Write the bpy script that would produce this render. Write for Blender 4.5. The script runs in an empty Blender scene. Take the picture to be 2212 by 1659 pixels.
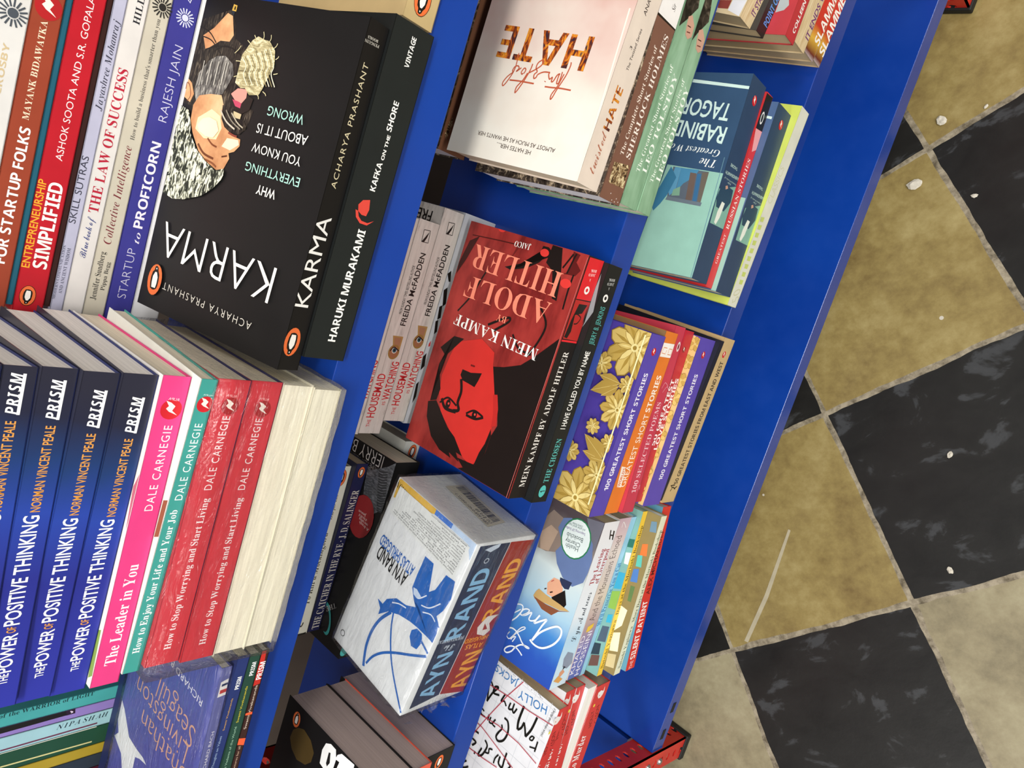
# Blue slotted-angle book rack on a checkered floor, photographed from above and in front.
import bpy, bmesh, math, random
from mathutils import Matrix, Vector
C = bpy.context.scene.collection
sc = bpy.context.scene

# ------------------------------------------------------------------ camera, world, lights, exposure
FLOOR = 1.05                       # camera height above the floor (m)
cam_data = bpy.data.cameras.new('camera'); cam = bpy.data.objects.new('camera', cam_data); C.objects.link(cam)
cam_data.sensor_fit = 'HORIZONTAL'; cam_data.sensor_width = 36.0; cam_data.lens = 25.4536
cam_data.clip_start = 0.02
cam.matrix_world = Matrix(((0.298884,0.941758,0.154143,0),(-0.679405,0.323425,-0.658639,0),(-0.670132,0.092131,0.736502,1.05),(0,0,0,1)))
sc.camera = cam
world = bpy.data.worlds.new('shop_light'); sc.world = world; world.use_nodes = True
bg = world.node_tree.nodes['Background']; bg.inputs['Color'].default_value = (0.92, 0.95, 1.0, 1); bg.inputs['Strength'].default_value = 0.42
def area(name, loc, target, sx, sy, power, col=(1, 0.97, 0.92)):
    d = bpy.data.lights.new(name, 'AREA'); d.shape = 'RECTANGLE'; d.size = sx; d.size_y = sy; d.energy = power; d.color = col
    o = bpy.data.objects.new(name, d); C.objects.link(o); o.location = loc
    o.rotation_euler = (Vector(target) - Vector(loc)).to_track_quat('-Z', 'Y').to_euler()
area('ceiling_tube_front', (-0.1, -1.05, FLOOR + 1.45), (0, 0.4, FLOOR - 0.45), 1.3, 0.22, 38)
area('aisle_fill', (-0.3, -3.4, FLOOR + 1.6), (0, 0.4, FLOOR - 0.45), 2.6, 0.4, 82)  # added low fill to brighten the spines, not a known lamp
area('ceiling_tube_far', (1.9, -0.9, FLOOR + 1.5), (0.2, 0.35, FLOOR - 0.6), 1.2, 0.25, 22)
area('ceiling_tube_left', (-2.0, -0.5, FLOOR + 1.4), (-0.3, 0.35, FLOOR - 0.4), 0.5, 1.2, 22)
sc.view_settings.view_transform = 'Standard'; sc.view_settings.look = 'None'; sc.view_settings.gamma = 1.0
sc.view_settings.use_curve_mapping = False; sc.view_settings.exposure = 0.0

# ------------------------------------------------------------------ materials
def lin(h):
    h = h.lstrip('#'); v = [int(h[i:i + 2], 16) / 255 for i in (0, 2, 4)]
    return tuple(x / 12.92 if x <= 0.04045 else ((x + 0.055) / 1.055) ** 2.4 for x in v)
MATS = {}
def base_mat(name, rough=0.42):
    m = bpy.data.materials.new(name); m.use_nodes = True; nt = m.node_tree; b = nt.nodes['Principled BSDF']
    b.inputs['Roughness'].default_value = rough; b.inputs['Specular IOR Level'].default_value = 0.35
    return m, nt, b
def ramp(nt, stops, fac, interp='LINEAR'):
    r = nt.nodes.new('ShaderNodeValToRGB'); r.color_ramp.interpolation = interp
    while len(r.color_ramp.elements) < len(stops): r.color_ramp.elements.new(0.5)
    for e, (p, c) in zip(r.color_ramp.elements, stops):
        e.position = p; e.color = (*(lin(c) if isinstance(c, str) else c), 1)
    nt.links.new(fac, r.inputs['Fac']); return r.outputs['Color']
def coords(nt, scale=(1, 1, 1), rot=(0, 0, 0)):
    tc = nt.nodes.new('ShaderNodeTexCoord'); mp = nt.nodes.new('ShaderNodeMapping')
    mp.inputs['Scale'].default_value = scale; mp.inputs['Rotation'].default_value = rot
    nt.links.new(tc.outputs['Object'], mp.inputs['Vector']); return mp.outputs['Vector']
def noise(nt, vec, scale, detail=3, rough=0.5, dist=0.0):
    n = nt.nodes.new('ShaderNodeTexNoise'); n.inputs['Scale'].default_value = scale; n.inputs['Detail'].default_value = detail
    n.inputs['Roughness'].default_value = rough; n.inputs['Distortion'].default_value = dist
    nt.links.new(vec, n.inputs['Vector']); return n.outputs['Fac']
def bump(nt, b, h, strength, dist=0.0005):
    bp = nt.nodes.new('ShaderNodeBump'); bp.inputs['Strength'].default_value = strength; bp.inputs['Distance'].default_value = dist
    nt.links.new(h, bp.inputs['Height']); nt.links.new(bp.outputs['Normal'], b.inputs['Normal'])
def plain(hexcol, amt=0.05, rough=0.42):
    m, nt, b = base_mat('print_' + hexcol.strip('#'), rough); c = lin(hexcol)
    f = noise(nt, coords(nt), 60, 4)
    col = ramp(nt, [(0.3, tuple(x * (1 - amt) for x in c)), (0.7, tuple(min(1, x * (1 + amt)) for x in c))], f)
    nt.links.new(col, b.inputs['Base Color']); return m
def pattern(name, stops, scale, stretch=(1, 1, 1), detail=4, rough=0.45, dist=0.0, interp='LINEAR', nr=0.6):
    m, nt, b = base_mat(name, rough)
    nt.links.new(ramp(nt, stops, noise(nt, coords(nt, stretch), scale, detail, nr, dist), interp), b.inputs['Base Color']); return m
def gradient(name, axis, lo, hi, stops, rough=0.4, amt=0.0):
    m, nt, b = base_mat(name, rough); v = coords(nt); s = nt.nodes.new('ShaderNodeSeparateXYZ'); nt.links.new(v, s.inputs[0])
    mr = nt.nodes.new('ShaderNodeMapRange'); mr.inputs['From Min'].default_value = lo; mr.inputs['From Max'].default_value = hi
    src = s.outputs[axis]
    if amt:
        ad = nt.nodes.new('ShaderNodeMath'); ad.operation = 'MULTIPLY_ADD'; nt.links.new(noise(nt, v, 25, 3), ad.inputs[0]); ad.inputs[1].default_value = amt; nt.links.new(src, ad.inputs[2]); src = ad.outputs[0]
    nt.links.new(src, mr.inputs['Value']); nt.links.new(ramp(nt, stops, mr.outputs['Result']), b.inputs['Base Color']); return m
def make_named(k):
    if k == 'skin': return pattern(k, [(0.3, '#b87a50'), (0.55, '#dda878'), (0.75, '#ecc698')], 45)
    if k == 'hairdk': return pattern(k, [(0.42, '#15110e'), (0.6, '#3c342c'), (0.75, '#8a7c68')], 120, (1, 5, 1), 5, dist=1.2)
    if k == 'hairgrey': return pattern(k, [(0.35, '#2c2a2a'), (0.52, '#77736e'), (0.7, '#c9c4b8')], 110, (1, 4, 1), 5, dist=1.5)
    if k == 'haircream': return pattern(k, [(0.32, '#6a6042'), (0.5, '#b8ac80'), (0.68, '#efe6c0')], 110, (3.5, 1, 1), 5, dist=1.5)
    if k == 'knit': return pattern(k, [(0.44, '#23281f'), (0.5, '#8f9380'), (0.56, '#f0efd6')], 170, (1, 2.2, 1), 2, dist=1.0)
    if k == 'knitgrey': return pattern(k, [(0.3, '#3a3c3e'), (0.5, '#66686b'), (0.7, '#8c8e92')], 160, (3, 1, 1), 3, dist=0.4)
    if k == 'fire': return pattern(k, [(0.3, '#2c2436'), (0.42, '#5a2a1c'), (0.52, '#b4541c'), (0.62, '#e89a2c'), (0.72, '#3a2c3a')], 75, (1, 2, 2), 3, dist=2.0)
    if k == 'sepia': return pattern(k, [(0.38, '#2a1c12'), (0.5, '#8a6c48'), (0.64, '#e0cda0')], 260, (1, 1, 1), 4, dist=1.5)
    if k == 'speck': return pattern(k, [(0.4, '#221b17'), (0.52, '#4a4038'), (0.62, '#b8a488'), (0.7, '#efe6d0')], 140, (1, 1, 1), 5, dist=0.6, nr=0.75)
    if k == 'wood':
        m, nt, b = base_mat(k, 0.5); f = noise(nt, coords(nt, (1, 7, 7)), 26, 6, 0.7, 0.5)
        nt.links.new(ramp(nt, [(0.3, '#8a8078'), (0.42, '#cfc7be'), (0.7, '#e4ddd4')], f), b.inputs['Base Color']); return m
    if k == 'hatecover': return gradient(k, 0, 0.0, 0.24, [(0, '#e8dfd0'), (0.35, '#e9e4d8'), (0.55, '#e2d6c8'), (0.72, '#dcc4b8'), (0.85, '#d4b0a4'), (1, '#e0c8ba')], rough=0.4, amt=0.13)
    if k == 'mkcover': return pattern(k, [(0.35, '#70211f'), (0.5, '#94302c'), (0.65, '#a83a34')], 16, (1, 2.5, 1), 4, rough=0.32)
    if k == 'tolgreen': return pattern(k, [(0.35, '#6f9474'), (0.5, '#86ab8a'), (0.7, '#9cbfa0')], 18, (1, 3, 3), 3)
    if k == 'itcream': return pattern(k, [(0.35, '#c8ac80'), (0.55, '#dcc69c'), (0.7, '#e6d4b0')], 40, (1, 14, 14), 4)
    if k == 'slamred': return gradient(k, 0, 0.0, 0.11, [(0, '#f0e8e4'), (0.09, '#6a2018'), (0.2, '#e0b040'), (0.3, '#c83020'), (0.6, '#d83028'), (1, '#b82a24')], amt=0.012)
    if k == 'powgrad': return gradient(k, 0, 0.0, 0.18, [(0, '#3238a0'), (0.45, '#2a3088'), (0.62, '#2a44a0'), (0.78, '#203a6c'), (0.9, '#26283c'), (1, '#2a2a38')], rough=0.3, amt=0.02)
    if k == 'lyngrad': return gradient(k, 0, 0.0, 0.188, [(0, '#2c4aa8'), (0.2, '#2f58b8'), (0.33, '#4a8cd0'), (0.5, '#a8cce0'), (0.7, '#cfdcdc'), (0.85, '#8c8480'), (1, '#50464a')], rough=0.35, amt=0.03)
    if k == 'lynspine': return gradient(k, 0, 0.0, 0.188, [(0, '#cfe4f0'), (0.3, '#b8daf0'), (0.45, '#e8eef4'), (1, '#e8e6e8')], rough=0.35)
    if k == 'khalgrad': return gradient(k, 0, 0.0, 0.186, [(0, '#5a70b8'), (0.2, '#7a74b0'), (0.34, '#b49898'), (0.5, '#d8c6ba'), (0.8, '#dccfc8'), (1, '#c8a8b4')], rough=0.4)
    if k == 'pages': pass
    raise KeyError(k)
def M(k):
    if k not in MATS: MATS[k] = plain(k) if k.startswith('#') else make_named(k)
    return MATS[k]
def page_mat(hexcol):
    k = 'pages' + hexcol
    if k in MATS: return MATS[k]
    m, nt, b = base_mat('page_edges_' + hexcol.strip('#'), 0.8); c = lin(hexcol); b.inputs['Specular IOR Level'].default_value = 0.1
    f = noise(nt, coords(nt, (6, 6, 1)), 900, 2); f2 = noise(nt, coords(nt, (3, 3, 260)), 3, 2)
    mix = nt.nodes.new('ShaderNodeMath'); mix.operation = 'MULTIPLY_ADD'; nt.links.new(f, mix.inputs[0]); mix.inputs[1].default_value = 0.35
    hl = nt.nodes.new('ShaderNodeMath'); hl.operation = 'MULTIPLY'; nt.links.new(f2, hl.inputs[0]); hl.inputs[1].default_value = 0.65
    nt.links.new(hl.outputs[0], mix.inputs[2])
    nt.links.new(ramp(nt, [(0.3, tuple(x * 0.84 for x in c)), (0.6, tuple(min(1, x * 1.06) for x in c))], mix.outputs[0]), b.inputs['Base Color'])
    bump(nt, b, f2, 0.25, 0.0004); MATS[k] = m; return m
def blue_metal(name='blue_enamel', dark=1.0):
    m, nt, b = base_mat(name, 0.28); b.inputs['Coat Weight'].default_value = 0.35; b.inputs['Coat Roughness'].default_value = 0.18
    f = noise(nt, coords(nt), 5, 5, 0.6)
    nt.links.new(ramp(nt, [(0.3, '#073288'), (0.7, '#0a3d98')], f), b.inputs['Base Color'])
    f2 = noise(nt, coords(nt, (1, 1, 1)), 40, 4)
    r = nt.nodes.new('ShaderNodeMapRange'); r.inputs['To Min'].default_value = 0.22; r.inputs['To Max'].default_value = 0.42
    nt.links.new(f2, r.inputs['Value']); nt.links.new(r.outputs['Result'], b.inputs['Roughness']); return m
BLUE = blue_metal()
def red_metal():
    m, nt, b = base_mat('red_enamel', 0.4)
    nt.links.new(ramp(nt, [(0.35, '#c02a22'), (0.7, '#d23428')], noise(nt, coords(nt), 18, 4)), b.inputs['Base Color']); return m
RED = red_metal()
RUBBER = plain('#1a1b1a', 0.1, 0.6); STEEL = plain('#a8a8a4', 0.1, 0.35); STEEL.node_tree.nodes['Principled BSDF'].inputs['Metallic'].default_value = 0.9
def wrap_mat():
    m = bpy.data.materials.new('clear_plastic_film'); m.use_nodes = True; nt = m.node_tree; nt.nodes.clear()
    out = nt.nodes.new('ShaderNodeOutputMaterial'); tr = nt.nodes.new('ShaderNodeBsdfTransparent'); gl = nt.nodes.new('ShaderNodeBsdfGlossy'); mx = nt.nodes.new('ShaderNodeMixShader')
    gl.inputs['Roughness'].default_value = 0.16; tr.inputs['Color'].default_value = (0.97, 0.97, 0.97, 1)
    v = coords(nt, (1, 1, 1), (0.3, 0.5, 0.8)); f = noise(nt, coords(nt, (14, 60, 60), (0.0, 0.0, 0.5)), 2.2, 4, 0.6, 1.4)
    bp = nt.nodes.new('ShaderNodeBump'); bp.inputs['Strength'].default_value = 0.9; bp.inputs['Distance'].default_value = 0.003
    nt.links.new(f, bp.inputs['Height']); nt.links.new(bp.outputs['Normal'], gl.inputs['Normal'])
    lw = nt.nodes.new('ShaderNodeLayerWeight'); lw.inputs['Blend'].default_value = 0.25; nt.links.new(bp.outputs['Normal'], lw.inputs['Normal'])
    mr = nt.nodes.new('ShaderNodeMapRange'); mr.inputs['To Min'].default_value = 0.05; mr.inputs['To Max'].default_value = 0.5
    nt.links.new(lw.outputs['Fresnel'], mr.inputs['Value']); nt.links.new(mr.outputs['Result'], mx.inputs['Fac'])
    nt.links.new(tr.outputs[0], mx.inputs[1]); nt.links.new(gl.outputs[0], mx.inputs[2]); nt.links.new(mx.outputs[0], out.inputs['Surface']); return m
FILM = wrap_mat()

# ------------------------------------------------------------------ building helpers
def tag(o, label=None, category=None, group=None, kind=None):
    for k, v in (('label', label), ('category', category), ('group', group), ('kind', kind)):
        if v: o[k] = v
    return o
def empty(name, matrix, **kw):
    o = bpy.data.objects.new(name, None); o.empty_display_size = 0.02; C.objects.link(o); o.matrix_world = matrix; return tag(o, **kw)
class Part:
    """collects faces of one mesh, each face with its material"""
    def __init__(self): self.v = []; self.f = []; self.mi = []; self.mats = []
    def slot(self, m):
        if m not in self.mats: self.mats.append(m)
        return self.mats.index(m)
    def poly(self, pts, m):
        n = len(self.v); self.v += pts; self.f.append(list(range(n, n + len(pts)))); self.mi.append(self.slot(m))
    def mesh(self, pts, faces, m):
        n = len(self.v); self.v += pts; s = self.slot(m)
        for fc in faces: self.f.append([n + i for i in fc]); self.mi.append(s)
    def box(self, a, b, m):
        x0, y0, z0 = a; x1, y1, z1 = b
        self.mesh([(x0, y0, z0), (x1, y0, z0), (x1, y1, z0), (x0, y1, z0), (x0, y0, z1), (x1, y0, z1), (x1, y1, z1), (x0, y1, z1)],
                  [(0, 3, 2, 1), (4, 5, 6, 7), (0, 1, 5, 4), (1, 2, 6, 5), (2, 3, 7, 6), (3, 0, 4, 7)], m)
    def build(self, name, parent=None, bevel=0):
        me = bpy.data.meshes.new(name); me.from_pydata(self.v, [], self.f)
        for m in self.mats: me.materials.append(m)
        me.polygons.foreach_set('material_index', self.mi); me.update()
        o = bpy.data.objects.new(name, me); C.objects.link(o)
        if parent: o.parent = parent
        if bevel:
            md = o.modifiers.new('bevel', 'BEVEL'); md.width = bevel; md.segments = 2; md.limit_method = 'ANGLE'; md.angle_limit = 1.0
        return o

# lettering: the built-in font; bold, serif and script faces are the built-in mathematical alphabets
ALPH = {'S': (0x1D5D4, 0x1D5EE, 0x1D7EC), 'SI': (0x1D63C, 0x1D656, 0x1D7EC), 'B': (0x1D400, 0x1D41A, 0x1D7CE), 'b': (0x1D400, 0x1D41A, 0x1D7CE),
        'j': (0x1D468, 0x1D482, 0x1D7CE), 'sbj': (0x1D468, 0x1D482, 0x1D7CE), 'c': (0x1D4D0, 0x1D4EA, 0x1D7CE), 'cl': (0x1D4D0, 0x1D4EA, 0x1D7CE)}
OFFS = {'l': -0.014, 'lw': -0.008, 'h': 0.014, 'b': -0.006, 'j': -0.008, 'cl': -0.006, 'sbj': 0.006}
SPACE = {'w': 1.18, 'lw': 1.3}
GL = {}
def raw_text(s, off, space=1.0):
    cu = bpy.data.curves.new('lettering', 'FONT'); cu.body = s; cu.offset = off; cu.space_character = space; cu.resolution_u = 3
    o = bpy.data.objects.new('lettering', cu); me = o.to_mesh()
    r = ([(v.co.x, v.co.y) for v in me.vertices], [tuple(p.vertices) for p in me.polygons])
    o.to_mesh_clear(); bpy.data.objects.remove(o); bpy.data.curves.remove(cu); return r
def glyph(ch, style):
    k = (ch, style)
    if k not in GL:
        a = ALPH[style]; c = ord(ch)
        s = chr(a[0] + c - 65) if 'A' <= ch <= 'Z' else chr(a[1] + c - 97) if 'a' <= ch <= 'z' else chr(a[2] + c - 48) if '0' <= ch <= '9' else ch
        v, f = raw_text(s, OFFS.get(style, 0) if s != ch else 0.01)
        x0 = min((p[0] for p in v), default=0); x1 = max((p[0] for p in v), default=0.25)
        GL[k] = ([(p[0] - x0, p[1]) for p in v], f, x1 - x0)
    return GL[k]
def text_mesh(s, style):
    if style in ALPH:
        V, F, x = [], [], 0.0; gap = 0.05 if style in ('c', 'cl', 'j', 'sbj') else 0.07
        for ch in s:
            if ch == ' ': x += 0.26; continue
            v, f, w = glyph(ch, style); n = len(V)
            V += [(p[0] + x, p[1]) for p in v]; F += [tuple(i + n for i in q) for q in f]; x += w + gap
        cap = max(p[1] for p in glyph('H', style)[0])
    else:
        V, F = raw_text(s, OFFS.get(style, 0), SPACE.get(style, 1.0)); hv, _ = raw_text('H', 0); cap = max(p[1] for p in hv)
    x0 = min(p[0] for p in V); x1 = max(p[0] for p in V); w = max(x1 - x0, 1e-4)
    return [((p[0] - x0) / w, p[1] / cap) for p in V], F
def smooth_line(q):
    if len(q) < 3: return q
    out = []
    for i in range(len(q) - 1):
        p0, p1, p2, p3 = q[max(i - 1, 0)], q[i], q[i + 1], q[min(i + 2, len(q) - 1)]
        for s in range(6):
            t = s / 6
            out.append(tuple(0.5 * (2 * b + (c - a) * t + (2 * a - 5 * b + 4 * c - d) * t * t + (3 * b - a - 3 * c + d) * t ** 3) for a, b, c, d in zip(p0, p1, p2, p3)))
    return out + [q[-1]]
def ribbon(q, w):
    """outline of a pen stroke of width w along q, with pointed round ends"""
    L, R = [], []
    for i, p in enumerate(q):
        a = q[max(i - 1, 0)]; b = q[min(i + 1, len(q) - 1)]; dx, dy = b[0] - a[0], b[1] - a[1]; m = math.hypot(dx, dy) or 1
        nx, ny = -dy / m * w / 2, dx / m * w / 2; L.append((p[0] + nx, p[1] + ny)); R.append((p[0] - nx, p[1] - ny))
    pts = L + R; n = len(q); return pts, [(i, i + 1, n + i + 1, n + i) for i in range(n - 1)]
def artwork(part, items, face, L, T, W=1.0):
    """printed artwork and painted crease highlights (mm, book-local): 'c' front cover, 's' spine, 't' tail end"""
    lay = 0; lim = {'c': (L * 1000, W * 1000), 's': (L * 1000, T * 1000), 't': (W * 1000, T * 1000)}[face]
    for it in items:
        if it[1] != face: continue
        lay += 1; e = 0.00006 + lay * 0.000016
        if face == 'c': to3 = lambda p: (p[0] / 1000, p[1] / 1000, T + e)
        elif face == 's': to3 = lambda p: (p[0] / 1000, -e, p[1] / 1000)
        else: to3 = lambda p: (L + e, p[0] / 1000, p[1] / 1000)
        if it[0] == 'P':
            q = it[2]; part.poly([to3((q[i], q[i + 1])) for i in range(0, len(q), 2)], M(it[3]))
        elif it[0] == 'L':
            q = [(it[2][i], it[2][i + 1]) for i in range(0, len(it[2]), 2)]; q = smooth_line(q) if it[5] else q
            pts, fc = ribbon(q, it[3]); part.mesh([to3(p) for p in pts], fc, M(it[4]))
        else:
            ox, oy, ux, uy, vx, vy = it[3]; V, F = text_mesh(it[2], it[5])
            q = [(ox + a * ux + b * vx, oy + a * uy + b * vy) for a, b in V]; mx, my = lim
            F = [fc for fc in F if all(0 < q[i][0] < mx and 0 < q[i][1] < my for i in fc)]      # lettering ends at the edge of the sheet
            if F: part.mesh([to3(p) for p in q], F, M(it[4]))
def frame(H, u, d, n): return Matrix(((u[0], d[0], n[0], H[0]), (u[1], d[1], n[1], H[1]), (u[2], d[2], n[2], H[2]), (0, 0, 0, 1)))

# ------------------------------------------------------------------ the room
def floor():
    tile = 0.26609; p = Part()
    m, nt, b = base_mat('cement_tiles', 0.3); v = coords(nt); s = nt.nodes.new('ShaderNodeSeparateXYZ')
    wob = nt.nodes.new('ShaderNodeVectorMath'); wob.operation = 'MULTIPLY_ADD'
    nz = nt.nodes.new('ShaderNodeTexNoise'); nz.inputs['Scale'].default_value = 22; nz.inputs['Detail'].default_value = 3; nt.links.new(v, nz.inputs['Vector'])
    nt.links.new(nz.outputs['Color'], wob.inputs[0]); wob.inputs[1].default_value = (0.006, 0.006, 0); nt.links.new(v, wob.inputs[2])
    nt.links.new(wob.outputs[0], s.inputs[0])
    def mth(op, a, bb=None):
        n = nt.nodes.new('ShaderNodeMath'); n.operation = op
        for i, x in enumerate((a, bb)):
            if x is None: continue
            if isinstance(x, (int, float)): n.inputs[i].default_value = x
            else: nt.links.new(x, n.inputs[i])
        return n.outputs[0]
    i, j = mth('DIVIDE', s.outputs[0], tile), mth('DIVIDE', s.outputs[1], tile)
    fi, fj = mth('FLOOR', i), mth('FLOOR', j)
    par = mth('FLOORED_MODULO', mth('ADD', fi, fj), 2)                 # 1 = black tile
    edge = mth('MINIMUM', mth('ABSOLUTE', mth('SUBTRACT', i, mth('ROUND', i))), mth('ABSOLUTE', mth('SUBTRACT', j, mth('ROUND', j))))
    cell = nt.nodes.new('ShaderNodeCombineXYZ'); nt.links.new(fi, cell.inputs[0]); nt.links.new(fj, cell.inputs[1])
    wn = nt.nodes.new('ShaderNodeTexWhiteNoise'); nt.links.new(cell.outputs[0], wn.inputs['Vector'])
    n1 = noise(nt, v, 9, 8, 0.65); n2 = noise(nt, v, 60, 6, 0.7)
    mixn = mth('ADD', mth('MULTIPLY', n1, 0.65), mth('MULTIPLY', n2, 0.35))
    tan = ramp(nt, [(0.3, '#6a5634'), (0.5, '#92804f'), (0.66, '#aa9a68')], mixn); grey = ramp(nt, [(0.3, '#6c6450'), (0.5, '#948a6e'), (0.68, '#aaa284')], mixn)
    def mixc(f, a, c):
        n = nt.nodes.new('ShaderNodeMix'); n.data_type = 'RGBA'; nt.links.new(f, n.inputs['Factor']); nt.links.new(a, n.inputs['A']); nt.links.new(c, n.inputs['B']); return n.outputs['Result']
    light = mixc(mth('MINIMUM', mth('MAXIMUM', mth('SUBTRACT', mth('MULTIPLY', fj, -1), 1), 0), 1), tan, grey)
    worn = noise(nt, coords(nt, (1, 1.6, 1)), 14, 5, 0.6, 0.4)
    black = ramp(nt, [(0.0, '#191817'), (0.58, '#242321'), (0.63, '#3c3d3e'), (0.8, '#454647')], worn)
    col = mixc(par, light, black)
    gw = mth('LESS_THAN', edge, mth('ADD', mth('MULTIPLY', noise(nt, v, 12, 3), 0.022), 0.002))
    grout = ramp(nt, [(0.35, '#5e5544'), (0.6, '#a59a84')], n2)
    col = mixc(gw, col, grout)
    vor = nt.nodes.new('ShaderNodeTexVoronoi'); vor.inputs['Scale'].default_value = 16; nt.links.new(v, vor.inputs['Vector'])
    speck = mth('LESS_THAN', vor.outputs['Distance'], 0.05); sp = nt.nodes.new('ShaderNodeRGB'); sp.outputs[0].default_value = (*lin('#c9c2b2'), 1)
    keep = mth('MULTIPLY', speck, mth('GREATER_THAN', vor.outputs['Color'], 0.62)); col = mixc(keep, col, sp.outputs[0])
    nt.links.new(col, b.inputs['Base Color'])
    rr = mth('ADD', mth('MULTIPLY', worn, 0.25), 0.2); nt.links.new(rr, b.inputs['Roughness']); bump(nt, b, mixn, 0.25, 0.002)
    o = Part(); o.poly([(-5, -5, 0), (5, -5, 0), (5, 5, 0), (-5, 5, 0)], m)
    o.poly([(-0.117,-0.1328,0.0003),(-0.1146,-0.1356,0.0003),(-0.1842,-0.2124,0.0003),(-0.2404,-0.2639,0.0003),(-0.245,-0.2602,0.0003),(-0.1882,-0.208,0.0003)], plain('#b0a68c', 0.1, 0.6)); o = o.build('floor')
    o.matrix_world = Matrix(((0.707677,0.706536,0,-0.061082),(-0.706536,0.707677,0,0.358746),(0,0,1,0),(0,0,0,1)))
    tag(o, 'worn checkered floor of black and tan cement tiles', 'floor', kind='structure')
floor()
def back_wall():
    p = Part(); p.box((-3, 0.86, 0), (3, 0.9, 2.6), pattern('brown_plaster', [(0.3, '#2a211c'), (0.55, '#4a3f36'), (0.75, '#786a5c')], 2.2, (1, 1, 1), 4, 0.8))
    tag(p.build('wall_back'), 'dim brown wall seen through the open back of the rack', 'wall', kind='structure')
back_wall()
def chip(loc, r, seed, label):
    rnd = random.Random(seed); bm = bmesh.new(); bmesh.ops.create_icosphere(bm, subdivisions=2, radius=1)
    for v in bm.verts: v.co = Vector((v.co.x * r * rnd.uniform(0.8, 1.2), v.co.y * r * 0.7 * rnd.uniform(0.8, 1.2), (v.co.z + 0.9) * r * 0.3 * rnd.uniform(0.85, 1.15)))
    me = bpy.data.meshes.new('plaster_chip'); bm.to_mesh(me); bm.free(); me.materials.append(plain('#cfc8b8', 0.12, 0.8))
    o = bpy.data.objects.new('plaster_chip', me); C.objects.link(o); o.location = loc; o.rotation_euler = (0, 0, seed); tag(o, label, 'debris', 'bits of plaster on the floor')
for row_ in [((0.3487,0.3559,0), 0.0075, 1, 'largest white chip on the tan tile near the upper tile corner'), ((0.2629,0.3576,0), 0.0095, 2, 'pale flake on the tan tile just below the upper tile corner'), ((-0.0593,0.1967,0), 0.0045, 3, 'white grain on the big black tile, upper of two'), ((-0.1941,0.1477,0), 0.0045, 4, 'white grain on the big black tile, lower of two'), ((0.2592,0.2842,0), 0.004, 5, 'tiny white grain on the black tile at the right edge'), ((0.3708,0.3111,0), 0.003, 6, 'small dark-edged chip near the dirty grout line at the top right')]: chip(*row_)

# ------------------------------------------------------------------ the blue rack on red slotted posts
TAN = math.tan(math.radians(4.5)); YL = 0.375; YB = 0.593
def shelf_part(parent, x0, x1, z, notch=False):
    p = Part(); t = 0.0015; zb = z + TAN * (YB - YL)
    prof = [(YL, z), (YB, zb), (YB, zb - 0.026), (YB - t, zb - 0.026), (YB - t, zb - t), (YL + t, z - t), (YL + t, z - 0.027), (YL + 0.012, z - 0.027), (YL + 0.012, z - 0.0285), (YL, z - 0.0285)]
    n = len(prof); V = [(x0, y, zz + FLOOR) for y, zz in prof] + [(x1, y, zz + FLOOR) for y, zz in prof]
    F = [(i, (i + 1) % n, n + (i + 1) % n, n + i) for i in range(n)] + [tuple(range(n)), tuple(range(2 * n - 1, n - 1, -1))]
    p.mesh(V, [tuple(reversed(f)) for f in F], BLUE)
    for xa, xb in ((x0, x0 + t), (x1 - t, x1)):      # folded side flanges
        p.mesh([(xx, y, zz + FLOOR) for xx in (xa, xb) for y, zz in ((YL + t, z - 0.027), (YB - t, zb - 0.026), (YB - t, zb - t), (YL + t, z - t))],
               [(0, 1, 2, 3), (7, 6, 5, 4), (0, 4, 5, 1), (1, 5, 6, 2), (2, 6, 7, 3), (3, 7, 4, 0)], BLUE)
    return p.build('shelf', parent, bevel=0.0012)
def slotted_post(parent, x, y, sx, sy, ztop):
    """angle iron post: two perforated flanges meeting at (x, y)"""
    p = Part(); w = 0.036; t = 0.0022; pitch = 0.019; z = 0.006
    def plate(o, ax, nrm):
        zz = z
        while zz < ztop:
            for th in (0, 1):
                off = Vector(nrm) * t * th; cx = w * 0.55; out = [(0, 0), (w / 2, 0), (w, 0), (w, pitch / 2), (w, pitch), (w / 2, pitch), (0, pitch), (0, pitch / 2)]
                inn = [(cx + 0.0062 * math.cos(a), pitch / 2 + 0.0042 * math.sin(a)) for a in [math.radians(x_) for x_ in (225, 270, 315, 0, 45, 90, 135, 180)]]
                pts = [tuple(Vector(o) + Vector(ax) * a + Vector((0, 0, zz + b_)) + off) for a, b_ in out + inn]
                p.mesh(pts, [(i, (i + 1) % 8, 8 + (i + 1) % 8, 8 + i) for i in range(8)], RED)
            pin = [tuple(Vector(o) + Vector(ax) * a + Vector((0, 0, zz + b_)) + Vector(nrm) * t * th) for th in (0, 1) for a, b_ in inn]
            p.mesh(pin, [(i, (i + 1) % 8, 8 + (i + 1) % 8, 8 + i) for i in range(8)], RED)
            zz += pitch
        for a0 in (0, w):
            p.mesh([tuple(Vector(o) + Vector(ax) * a0 + Vector((0, 0, q)) + Vector(nrm) * t * th) for q, th in ((z, 0), (z, 1), (zz, 1), (zz, 0))], [(0, 1, 2, 3)], RED)
    plate((x, y, 0), (sx, 0, 0), (0, sy, 0)); plate((x, y, 0), (0, sy, 0), (sx, 0, 0))
    post = p.build('post', parent)
    f = Part(); a, b_ = sorted((x - sx * 0.003, x + sx * (w + 0.003))), sorted((y - sy * 0.003, y + sy * (w + 0.003)))
    f.box((a[0], b_[0], 0), (a[1], b_[1], 0.012), RUBBER); fo = f.build('foot', post, 0.002); tag(fo, 'black plastic foot cap')
    return post
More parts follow.
